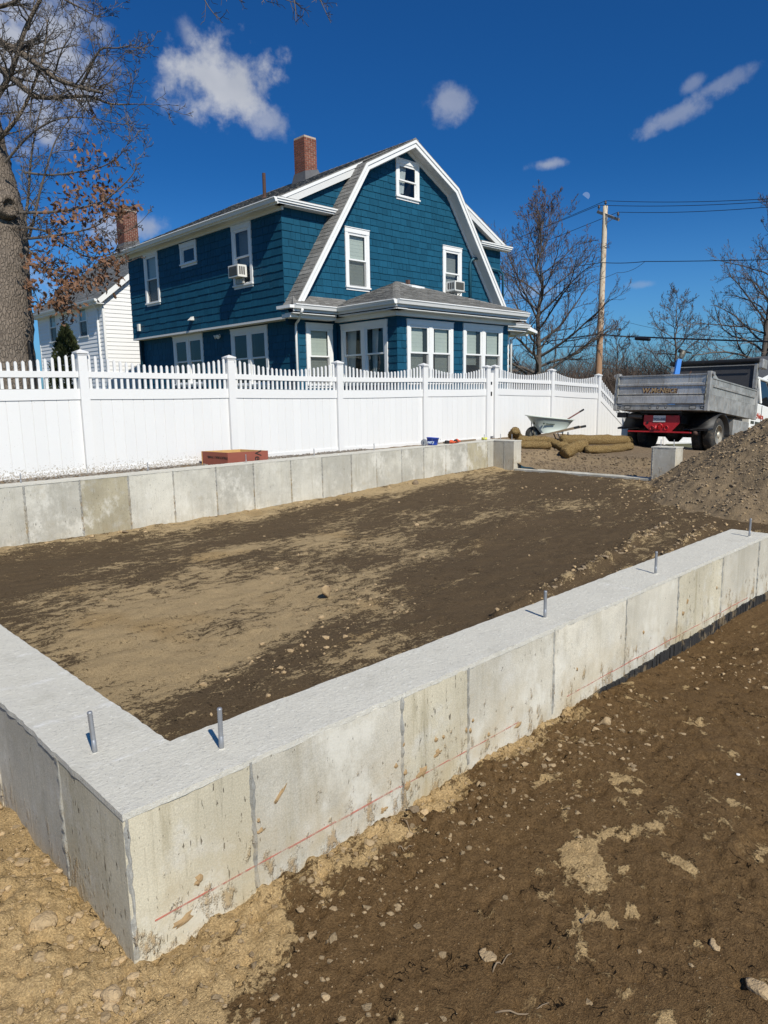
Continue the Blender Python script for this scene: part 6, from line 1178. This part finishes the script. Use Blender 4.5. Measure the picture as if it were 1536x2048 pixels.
# ================================================================== STRAW WATTLES
def wattle(pix, r, label, zf=dz, lift=0.9, mat='straw', name='straw_wattle', hs_=None):
    pts = [ghit(x, y, zf, r * lift if hs_ is None else hs_[i]) for i, (x, y) in enumerate(pix)]; k = len(pts); Pp, Rr = fine_path(pts, [r] * k, 8); random.seed(len(pix)); Rr = [q * (1 + 0.07 * math.sin(i * 0.8) + 0.10 * random.random()) for i, q in enumerate(Rr)]; Rr[0] *= 0.45; Rr[1] *= 0.85; Rr[-1] *= 0.5; Rr[-2] *= 0.85
    mb = MB(); mb.tube(Pp, Rr, 22); mb.v = [(x + random.gauss(0, .006), y + random.gauss(0, .006), z + random.gauss(0, .006)) for x, y, z in mb.v]; o = mb.build(name, M[mat], None, True); return tag(o, label, 'straw wattle')
wattle([(1022, 872), (1030, 862), (1036, 872), (1042, 879), (1065, 880), (1085, 880), (1105, 884), (1122, 892), (1134, 890)], 0.085, 'straw wattle curling up over the wall end and under the wheelbarrow', hs_=[0.14, 0.30, 0.16, 0.1, 0.1, 0.1, 0.1, 0.1, 0.1])
wattle([(1034, 889), (1060, 890), (1085, 890), (1100, 892)], 0.08, 'short straight straw wattle lying behind the concrete pier')
wattle([(1122, 880), (1150, 880), (1200, 880), (1262, 881)], 0.115, 'straw wattle lying along the fence in the truck shadow')
wattle([(1263, 892), (1240, 896), (1205, 899), (1170, 899)], 0.088, 'straight straw wattle lying across the driveway edge toward the truck')
wattle([(1172, 892), (1158, 893), (1140, 900), (1127, 909)], 0.135, 'fat bunched straw wattle slumped over the driveway edge', lift=0.8)

# ================================================================== WHEELBARROW
wo = ghit(1100, 882, dz); wu = A_.copy(); wu.z = 0; wu.normalize(); wn_ = wu.cross(Vector((0, 0, 1)))
wb = thing('wheelbarrow', 'grey green wheelbarrow with wooden handles resting against the fence', 'wheelbarrow', wo); WBF = frame(wo, wu, (0, 0, 1), wn_)
def ring(u0, u1, h0, h1, w0, w1, k=28, e=3.2):
    out_ = []
    for i in range(k):
        t = 2 * math.pi * i / k; c, s = math.cos(t), math.sin(t); cu_ = abs(c) ** (2 / e) * (1 if c > 0 else -1); sn = abs(s) ** (2 / e) * (1 if s > 0 else -1); f = (cu_ + 1) / 2; u = u0 + (u1 - u0) * f; out_.append(WBF(u, h0 + (h1 - h0) * f, sn * (w0 + (w1 - w0) * f)))
    return out_
rings = [ring(-0.25, 0.29, 0.20, 0.20, 0.17, 0.22), ring(-0.44, 0.45, 0.45, 0.40, 0.24, 0.29), ring(-0.55, 0.52, 0.60, 0.48, 0.28, 0.33), ring(-0.59, 0.55, 0.625, 0.50, 0.31, 0.36), ring(-0.59, 0.55, 0.605, 0.48, 0.31, 0.36)]
inr = [ring(-0.54, 0.51, 0.605, 0.485, 0.27, 0.32), ring(-0.24, 0.28, 0.225, 0.22, 0.16, 0.21)]
def loft(rs, mi=0, capend=True):
    mb = MB(); k = len(rs[0]); mb.add([p for r in rs for p in r], [(i * k + j, i * k + (j + 1) % k, (i + 1) * k + (j + 1) % k, (i + 1) * k + j) for i in range(len(rs) - 1) for j in range(k)] + ([tuple(range(k))] if capend else [])); return mb
loft(rings).build('tray', M['tray'], wb, True); loft(inr[::-1]).build('tray_lining', M['trayin'], wb, True); loft([rings[3], inr[0]], capend=False).build('rim', M['trayin'], wb, True)
for n_, (ue, he) in ((0.24, (0.60, 0.36)), (-0.24, (0.90, 0.345))):
    mb = MB(); bar(mb, WBF(-0.62, 0.08, n_ * 0.35), WBF(ue, he, n_ * 1.15), 0.04, 0.045); h_ = mb.build('handle', M['ashwood'], wb); mb = MB(); e0, e1 = WBF(ue, he, n_ * 1.15), WBF(-0.62, 0.08, n_ * 0.35); dd = (e0 - e1).normalized(); bar(mb, e0 - dd * 0.12 + Vector((0, 0, .003)), e0 + dd * 0.01 + Vector((0, 0, .003)), 0.05, 0.052); mb.build('grip', M['black'], h_)
    mb = MB(); mb.tube([WBF(0.12, 0.20, n_), WBF(0.20, 0.02, n_), WBF(0.34, 0.0, n_), WBF(0.36, 0.22, n_)], 0.014, 7); mb.build('leg', M['black'], wb, True); mb = MB(); mb.tube([WBF(-0.40, 0.10, n_ * 0.3), WBF(-0.42, 0.48, n_ * 0.6)], 0.012, 6); mb.build('brace', M['black'], wb)
wc_ = WBF(-0.40, 0.165, 0); mb = MB(); mb.lathe(wc_ - wn_ * 0.045, wn_, [(0.10, 0.01), (0.165, 0), (0.185, 0.02), (0.19, 0.045), (0.185, 0.07), (0.165, 0.09), (0.10, 0.08)], 24); w_ = mb.build('tyre', M['tyre'], wb, True); mb = MB(); mb.lathe(wc_ - wn_ * 0.05, wn_, [(0.02, -0.02), (0.03, 0.0), (0.095, 0.012), (0.095, 0.088), (0.03, 0.1), (0.02, 0.12)], 16); mb.build('rim', M['greymetal'], w_)
mb = MB(); mb.lathe(WBF(-0.215, 0.425, 0.272), wn_, [(0.022, 0), (0.022, 0.006)], 12); [mb.fbox(WBF, -0.17 + i * 0.03, -0.148 + i * 0.03, 0.404 - i * 0.002, 0.428 - i * 0.002, 0.268 + i * 0.001, 0.283 + i * 0.001) for i in range(7)]; mb.build('logo', M['logo_txt'], wb)
mb = MB(); mb.tube([WBF(-0.05, 0.26, -0.02), WBF(0.43, 0.51, -0.05), WBF(0.78, 0.715, -0.07)], 0.017, 8); sv = mb.build('shovel', M['redwood'], None, True); tag(sv, 'red brown shovel handle sticking out of the wheelbarrow tray', 'shovel'); mb = MB(); mb.tube([WBF(0.70, 0.668, -0.065), WBF(0.80, 0.727, -0.071)], 0.021, 8); mb.build('grip', M['black'], sv)

# ================================================================== SMALL THINGS ON AND BEHIND THE FAR WALL
bx = thing('plywood_box', 'open red brown plywood box with black stencilled lettering behind the far wall', 'box', (6.2, 9.82, -1.07)); cn = [Vector((5.935, 9.60, 0)), Vector((6.563, 9.41, 0)), Vector((6.47, 10.05, 0)), Vector((5.857, 10.25, 0))]
for i in range(4):
    a, b = cn[i], cn[(i + 1) % 4]; d = (b - a).normalized(); s = Vector((-d.y, d.x, 0)) * 0.02; e0, e1 = (a, b) if i % 2 == 0 else (a + d * 0.0205, b - d * 0.0205); mb = MB(); z0, z1 = Vector((0, 0, -1.08)), Vector((0, 0, -0.862)); mb.hexa([e0 + z0, e1 + z0, e1 + s + z0, e0 + s + z0, e0 + z1, e1 + z1, e1 + s + z1, e0 + s + z1]); me = mb.mesh('side_panel', [M['ply_red'], M['ply_in']]); me.polygons[4].material_index = 1; me.polygons[1].material_index = 1; link('side_panel', me, bx)
dl = (cn[0] - cn[3]).normalized(); dr = (cn[1] - cn[0]).normalized(); zv = Vector((0, 0, 1)); nl = dl.cross(zv); nr_ = dr.cross(zv)
text('lettering', 'STRUCTURAL 1 PANEL', 0.05, cn[3].lerp(cn[0], 0.62) + Vector((0, 0, -0.945)) + nl * 0.002, -dl, -zv, M['ply_txt'], bx, 0.001, bold=0.001); text('lettering', 'Ve', 0.15, cn[0].lerp(cn[1], 0.74) + Vector((0, 0, -0.93)) + nr_ * 0.002, -zv, dr, M['ply_txt'], bx, 0.001, bold=0.002)
pa = thing('blue_pail', 'small blue plastic pail with white lettering sitting on the far wall', 'pail', (10.32, 9.27, WT)); mb = MB(); mb.lathe((10.32, 9.27, WT + 0.003), (0.08, -0.03, 1), [(0.095, 0), (0.098, 0.005), (0.118, 0.125), (0.124, 0.127), (0.124, 0.140), (0.116, 0.141), (0.092, 0.012)], 28); mb.build('bucket', M['pail'], pa, True); mb = MB(); mb.tube([(10.32 + 0.125 * math.cos(t), 9.27 + 0.125 * math.sin(t) * 0.2 - 0.11, WT + 0.12 - 0.09 * math.sin(t)) for t in [i * math.pi / 10 for i in range(11)]], 0.003, 5); mb.build('bail_handle', M['galv'], pa)
vd = Vector((-10.32, -9.27, 0)).normalized(); tx_ = Vector((vd.y, -vd.x, 0)) * -1; text('lettering', 'ntry', 0.075, Vector((10.32, 9.27, WT + 0.062)) + vd * 0.117 - tx_ * 0.03, tx_, zv, M['pail_txt'], pa, 0.001, bold=0.002)
mb = MB(); mb.lathe((10.12, 9.30, WT + 0.055), (-0.75, -0.55, 0.35), [(0.06, 0), (0.065, 0.004), (0.065, 0.02), (0.055, 0.024), (0.03, 0.022)], 20); tag(mb.build('grey_lid', M['greyplastic'], None, True), 'round grey lid leaning against the blue pail', 'lid')
def glove(o, ang, label, m1, m2):
    t = thing('work_glove', label, 'glove', o, 'work gloves on the wall'); c, s = math.cos(ang), math.sin(ang); Q = lambda u, v, z: Vector((o[0] + u * c - v * s, o[1] + u * s + v * c, o[2] + z)); mb = MB(); mb.tube([Q(0, 0, 0.022), Q(0.05, 0, 0.028), Q(0.10, 0, 0.026)], [0.030, 0.042, 0.036], 10)
    for i in range(4): v = -0.032 + i * 0.021; mb.tube([Q(0.09, v, 0.024), Q(0.135, v * 1.2, 0.028), Q(0.17 + 0.012 * math.sin(i * 2), v * 1.3, 0.014)], [0.0125, 0.012, 0.008], 8)
    mb.tube([Q(0.03, -0.035, 0.022), Q(0.06, -0.065, 0.024), Q(0.10, -0.07, 0.016)], [0.014, 0.012, 0.009], 8); mb.build('hand', M[m1], t, True); mb = MB(); mb.tube([Q(-0.07, 0, 0.026), Q(-0.02, 0, 0.026), Q(0.005, 0, 0.024)], [0.042, 0.036, 0.032], 10); mb.build('cuff', M[m2], t, True)
glove((10.78, 9.25, WT), -0.25, 'orange and black work glove lying nearest the blue pail on the far wall', 'orange', 'blackcloth'); glove((10.98, 9.22, WT + 0.012), 0.5, 'second orange work glove, overlapping the first toward the pier', 'orange', 'blackcloth')
mb = MB(); mb.box(10.75, 11.75, 9.33, 9.375, WT + 0.002, WT + 0.03); tag(mb.build('wood_strip', M['ashwood']), 'narrow strip of wood lying on the far wall behind the gloves', 'wood strip')
mb = MB(); mb.lathe((12.03, 9.33, WT + 0.003), (0, 0, 1), [(0.035, 0), (0.06, 0), (0.06, 0.045), (0.035, 0.045), (0.034, 0.02)], 18); tag(mb.build('tape_roll', M['yellow'], None, True), 'small yellow roll of tape on the far wall near the pier', 'tape roll')

# ================================================================== DUMP TRUCK
tk = thing('dump_truck', 'parked dump truck with scuffed aluminium bed and red hitch plate', 'truck', (16.5, 7.68, -1.41), rot=(0, math.radians(6.3), 0))
def T(name, mb, mat, smooth=False, parent=None): return mb.build(name, M[mat] if isinstance(mat, str) else mat, parent or tk, smooth, local=True)
def tb(name, x0, x1, y0, y1, z0, z1, mat, parent=None, bev=0.0):
    mb = MB(); mb.box(x0, x1, y0, y1, z0, z1); o = T(name, mb, mat, parent=parent)
    if bev: b_ = o.modifiers.new('b', 'BEVEL'); b_.width = bev; b_.segments = 2
    return o
# tailgate: one pressed sheet with raised ribs
mb = MB(); prof = [(0.0, 1.06), (-0.035, 1.075), (-0.03, 1.235), (0.0, 1.27), (-0.03, 1.29), (-0.005, 1.305), (0.0, 1.47), (-0.035, 1.49), (-0.035, 1.53), (0.0, 1.55), (-0.004, 1.715), (-0.03, 1.722), (-0.03, 1.745), (0.03, 1.745), (0.03, 1.06)]
mb.prism([(x, -1.05, z) for x, z in prof], (0, 2.10, 0)); tg = T('tailgate', mb, 'alu')
tx = text('lettering', 'W.McNeice', 0.165, (-0.012, 0.03, 1.375), (0, -1, 0), (0, 0, 1), M['tail_txt'], tg, 0.004, True, 0.004, 1.06, 0.12, caps=(5, 6, 7, 8))
tx2 = text('lettering', 'W.McNeice', 0.165, (-0.006, 0.012, 1.366), (0, -1, 0), (0, 0, 1), M['tail_shadow'], tg, 0.003, True, 0.008, 1.06, 0.12, caps=(5, 6, 7, 8))
sl_ = tb('rear_sill', 0.0, 0.10, -1.12, 1.12, 0.91, 1.05, 'alu2', bev=0.01)
def oval(y, w, h, mat, nm, x=-0.004):
    mb = MB(); k = 20; pts = []
    for i in range(k): t = 2 * math.pi * i / k; c, s = math.cos(t), math.sin(t); pts.append((x, y + (w - h) * (1 if c > 0 else -1) + h * c, 0.98 + h * s) if w > h else (x, y + w * c, 0.98 + h * s))
    mb.prism(pts, (0.012, 0, 0)); T(nm, mb, mat, parent=sl_)
for y in (-0.80, 0.80): oval(y, 0.085, 0.042, 'black', 'lamp_bezel', -0.002); oval(y, 0.07, 0.03, 'lens', 'lamp', -0.006)
for y in (-0.17, 0.03, 0.22): oval(y, 0.034, 0.034, 'black', 'lamp_bezel', -0.002); oval(y, 0.022, 0.022, 'lens', 'lamp', -0.006)
for y in (-1.02, 1.02): tb('lamp', -0.006, 0.004, y - 0.045, y + 0.045, 0.955, 1.005, 'black', sl_); tb('lamp', -0.009, -0.0065, y - 0.025, y + 0.025, 0.968, 0.99, 'lens', sl_)
for sy in (-1, 1):
    y0, y1 = sorted((sy * 1.06, sy * 1.16)); tb('corner_post', -0.02, 0.10, y0, y1, 0.90, 1.80, 'alu2', bev=0.012)
    mb = MB(); mb.lathe((0.04, sy * 1.03, 1.735), (0, sy, 0), [(0.035, 0), (0.035, 0.15), (0.05, 0.152), (0.05, 0.18)], 12); T('hinge_pin', mb, 'alu'); mb = MB()
    for i in range(9): mb.tube([(-0.03 - 0.01 * (i % 2), sy * 1.075, 1.70 - i * 0.07), (-0.03 - 0.01 * ((i + 1) % 2), sy * 1.075, 1.64 - i * 0.07)], 0.011, 5)
    T('chain', mb, 'greymetal')
    ys_ = sorted((sy * 1.10, sy * 1.15)); s_ = tb('side_panel', 0.101, 2.98, ys_[0], ys_[1], 0.93, 1.28, 'alu2'); ys2 = sorted((sy * 1.095, sy * 1.14)); tb('side_panel', 0.101, 2.98, ys2[0], ys2[1], 1.285, 1.64, 'alu'); y3 = sorted((sy * 1.141, sy * 1.165)); tb('side_rib', 0.2, 2.9, y3[0], y3[1], 1.46, 1.51, 'alu2'); tb('top_rail', 0.101, 2.98, *sorted((sy * 1.08, sy * 1.155)), 1.641, 1.67, 'alu'); tb('side_post', 2.981, 3.10, *sorted((sy * 1.07, sy * 1.17)), 0.92, 1.72, 'alu2', bev=0.01); tb('bulkhead_post', 2.95, 3.06, *sorted((sy * 1.04, sy * 1.12)), 1.725, 2.34, 'alu2')
    mb = MB(); mb.hexa([(0.102, sy * 1.10, 1.671), (0.5, sy * 1.10, 1.671), (0.5, sy * 1.13, 1.671), (0.102, sy * 1.13, 1.671), (0.102, sy * 1.10, 1.80), (0.14, sy * 1.10, 1.80), (0.14, sy * 1.13, 1.80), (0.102, sy * 1.13, 1.80)]); T('gusset', mb, 'alu')
tb('bed_floor', 0.1, 2.98, -1.09, 1.09, 0.93, 0.97, 'alu2'); tb('bulkhead', 2.99, 3.03, -1.035, 1.035, 0.95, 2.33, 'bulkhead_shade'); tb('cab_shield', 2.99, 3.5, -1.10, 1.10, 2.335, 2.37, 'black'); mb = MB(); mb.tube([(2.96, -1.15, 2.42), (2.96, 1.15, 2.42)], 0.055, 12); T('tarp_roller', mb, 'black'); tb('tarp_motor', 2.98, 3.3, -1.24, -1.121, 2.22, 2.46, 'alu2', bev=0.02); mb = MB(); mb.tube([(2.9, -1.1, 2.30), (2.9, 1.1, 2.30)], 0.012, 6); T('tarp_bar', mb, 'alu')
tb('white_rail', 0.25, 0.29, -0.95, -0.45, 1.70, 1.775, 'acwhite'); mb = MB(); mb.tube([(0.6, -0.35, 1.1), (0.7, -0.36, 1.84), (0.75, -0.37, 1.9)], 0.02, 6); T('chain_hook', mb, 'rust')
# chassis, hitch, wheels
for y in (-0.42, 0.42): tb('frame_rail', 0.25, 6.0, y - 0.04, y + 0.04, 0.62, 0.84, 'black')
tb('sub_frame', 0.15, 2.9, -0.5, 0.5, 0.85, 0.925, 'black'); tb('underbody', 0.7, 2.9, -0.36, 0.36, 0.42, 0.8, 'black'); mb = MB(); mb.prism([(0.12, 0.40, 0.80), (0.12, -0.46, 0.80), (0.12, -0.48, 0.62), (0.12, -0.30, 0.42), (0.12, 0.22, 0.42), (0.12, 0.40, 0.58)], (0.03, 0, 0)); rp = T('hitch_plate', mb, 'red')
tb('license_plate', 0.108, 0.116, -0.14, 0.16, 0.64, 0.795, 'plate', rp); text('lettering', 'W25-840', 0.075, (0.1035, 0.01, 0.705), (0, -1, 0), (0, 0, 1), M['blue_txt'], rp, 0.001, True, 0.001); tb('bumper_bar', 0.06, 0.13, -0.78, 0.76, 0.385, 0.419, 'red', bev=0.006)
mb = MB(); mb.lathe((0.119, 0.06, 0.52), (-1, 0, 0), [(0.055, 0), (0.05, 0.05), (0.03, 0.06), (0.03, 0.10)], 14); mb.lathe((0.03, 0.06, 0.49), (0, 0, 1), [(0.028, -0.03), (0.036, 0.0), (0.028, 0.035)], 14); mb.tube([(0.06, 0.0, 0.56), (0.04, -0.05, 0.60), (0.06, -0.09, 0.56), (0.08, -0.09, 0.50)], 0.022, 8); T('pintle', mb, 'red', True, rp)
for y in (0.18, -0.18): mb = MB(); mb.tube([(0.11, y + 0.045 * math.cos(t), 0.50 + 0.05 * math.sin(t)) for t in [i * math.pi / 6 for i in range(13)]], 0.013, 6, caps=False); T('chain_loop', mb, 'red', True, rp)
mb = MB(); mb.lathe((0.119, 0.30, 0.62), (-1, 0, 0), [(0.03, 0), (0.03, 0.01), (0.02, 0.012)], 12); T('socket', mb, 'black', parent=rp)
mb = MB(); mb.tube([(0.9, -0.62, 0.42), (0.45, -0.78, 0.41), (0.12, -0.86, 0.40)], 0.045, 10); T('exhaust_pipe', mb, 'rust', True)
mb = MB(); mb.tube([(0.2, 1.02, 0.80), (0.35, 0.55, 0.78)], 0.06, 8); T('chute', mb, 'greymetal')
tb('lamp_box', 0.1, 0.2, 0.86, 1.1, 0.74, 0.86, 'black')
def wheel(x, y, r, w, side):
    mb = MB(); k = 36; mb.lathe((x, y - w / 2, r), (0, 1, 0), [(r * 0.56, 0.0), (r * 0.70, -0.004), (r * 0.90, 0.006), (r * 0.985, 0.03), (r, w * 0.3), (r, w * 0.7), (r * 0.985, w - 0.03), (r * 0.90, w - 0.006), (r * 0.70, w + 0.004), (r * 0.56, w)], k); o = T('wheel', mb, 'tyre', True); mb = MB(); ax = Vector((0, side, 0)); b0 = Vector((x, y + side * (w / 2 - 0.09), r))
    mb.lathe(b0, ax, [(r * 0.57, 0.095), (r * 0.55, 0.098), (r * 0.50, 0.03), (r * 0.30, 0.0), (r * 0.22, 0.03), (r * 0.20, 0.10), (r * 0.10, 0.12)], 28); T('rim', mb, 'rim', True, o)
    return o
for sy in (-1, 1):
    wheel(1.0, sy * 0.68, 0.41, 0.235, sy); wheel(1.0, sy * 0.945, 0.41, 0.235, sy); wheel(4.9, sy * 0.90, 0.41, 0.235, sy)
    mb = MB(); A1 = []
    for i in range(15): t = math.pi * (0.02 + 0.96 * i / 14); A1.append((1.0 - 0.53 * math.cos(t) * (1 + 0.0), 0.40 + 0.53 * math.sin(t)))
    A1 = [(0.22, 0.50)] + [a for a in A1 if True][1:] ; k = len(A1); v = []
    for (x, z) in A1: v += [(x, sy * 0.55, z), (x, sy * 1.12, z), (x, sy * 1.12, z - 0.045), (x, sy * 0.55, z - 0.02)]
    mb.add(v, [(4 * i + j, 4 * i + (j + 1) % 4, 4 * i + 4 + (j + 1) % 4, 4 * i + 4 + j) for i in range(k - 1) for j in range(4)] + [(0, 1, 2, 3), (4 * k - 1, 4 * k - 2, 4 * k - 3, 4 * k - 4)]); T('fender', mb, 'black', True)
    ys_ = sorted((sy * 0.6, sy * 1.08)); tb('toolbox', 1.85, 2.9, ys_[0], ys_[1], 0.45, 0.84, 'alu2', bev=0.02)
mb = MB(); mb.tube([(1.0, -0.95, 0.41), (1.0, 0.95, 0.41)], 0.08, 10); mb.lathe((1.0, -0.15, 0.41), (0, 1, 0), [(0.1, -0.05), (0.2, 0.05), (0.2, 0.25), (0.1, 0.35)], 14); T('axle', mb, 'black', True)
# cab
mb = MB(); mb.prism([(3.25, -0.97, 0.55), (5.45, -0.97, 0.55), (5.45, -0.97, 1.35), (3.25, -0.97, 1.42)], (0, 1.94, 0)); cb = T('cab', mb, 'cab'); b_ = cb.modifiers.new('b', 'BEVEL'); b_.width = 0.04; b_.segments = 3
mb = MB(); mb.hexa([(3.27, -0.95, 1.43), (5.35, -0.95, 1.37), (5.35, 0.95, 1.37), (3.27, 0.95, 1.43), (3.38, -0.82, 2.05), (4.75, -0.82, 2.05), (4.75, 0.82, 2.05), (3.38, 0.82, 2.05)]); gh = T('cab_glass', mb, 'winddark'); tb('cab_roof', 3.33, 4.85, -0.86, 0.86, 2.052, 2.13, 'cab', bev=0.03)
for sy in (-1, 1):
    for (xa, xb) in ((3.26, 3.38), (3.95, 3.98), (5.36, 4.76)): mb = MB(); mb.tube([(xa, sy * 0.955, 1.42), (xb, sy * 0.835, 2.06)], 0.035, 6); T('cab_pillar', mb, 'cab')
    tb('door_seam', 4.02, 4.05, *sorted((sy * 0.971, sy * 0.975)), 0.62, 1.36, 'black'); tb('door_handle', 3.40, 3.52, *sorted((sy * 0.972, sy * 0.99)), 1.22, 1.25, 'black'); tb('mirror', 5.0, 5.1, *sorted((sy * 1.02, sy * 1.2)), 1.35, 1.75, 'black', bev=0.02)
text('lettering', 'W.McNeice', 0.20, (3.72, -0.974, 1.07), (1, 0, 0), (0, 0, 1), M['red_txt'], cb, 0.002, True, 0.006)
for (a, b) in ((3.30, 3.55), (3.62, 4.0)): tb('lettering', a, b, -0.976, -0.972, 0.84, 0.915, 'dark_txt', cb)
mb = MB(); mb.prism([(5.451, -0.85, 0.60), (6.5, -0.85, 0.60), (6.5, -0.85, 1.05), (6.3, -0.85, 1.22), (5.451, -0.85, 1.32)], (0, 1.70, 0)); hd = T('hood', mb, 'cab'); b_ = hd.modifiers.new('b', 'BEVEL'); b_.width = 0.05; b_.segments = 2; tb('bumper', 6.52, 6.66, -1.0, 1.0, 0.42, 0.62, 'alu2', bev=0.02)
# blue tool in the bed
bt = thing('blue_tool', 'bright blue upright tool with a dark metal head standing in the truck bed', 'tool', (17.5, 7.55, -0.5)); mb = MB(); p0 = Vector((17.5, 7.55, -0.5)); p1 = at(1352, 752, 18.3); p2 = at(1358, 719, 18.3); bar_dir = (p2 - p1).normalized(); p1 = p1 - bar_dir * 0.75; mb.hexa([p1 - A_ * 0.085 - F_ * 0.06, p1 + A_ * 0.085 - F_ * 0.06, p1 + A_ * 0.085 + F_ * 0.06, p1 - A_ * 0.085 + F_ * 0.06, p2 - A_ * 0.05 - F_ * 0.05, p2 + A_ * 0.055 - F_ * 0.05, p2 + A_ * 0.055 + F_ * 0.05, p2 - A_ * 0.05 + F_ * 0.05]); mb.build('shaft', M['bluetool'], bt)
q0, q1, q2 = at(1361, 716, 18.3), at(1367, 703, 18.3), at(1383, 706, 18.3); mb = MB(); mb.tube([q0, q0.lerp(q1, 0.5), q1], [0.055, 0.075, 0.07], 10); mb.build('head', M['greymetal'], bt); mb = MB(); mb.tube([at(1358, 701, 18.3), q1, q2], [0.06, 0.035, 0.02], 8); mb.build('pick', M['black'], bt)
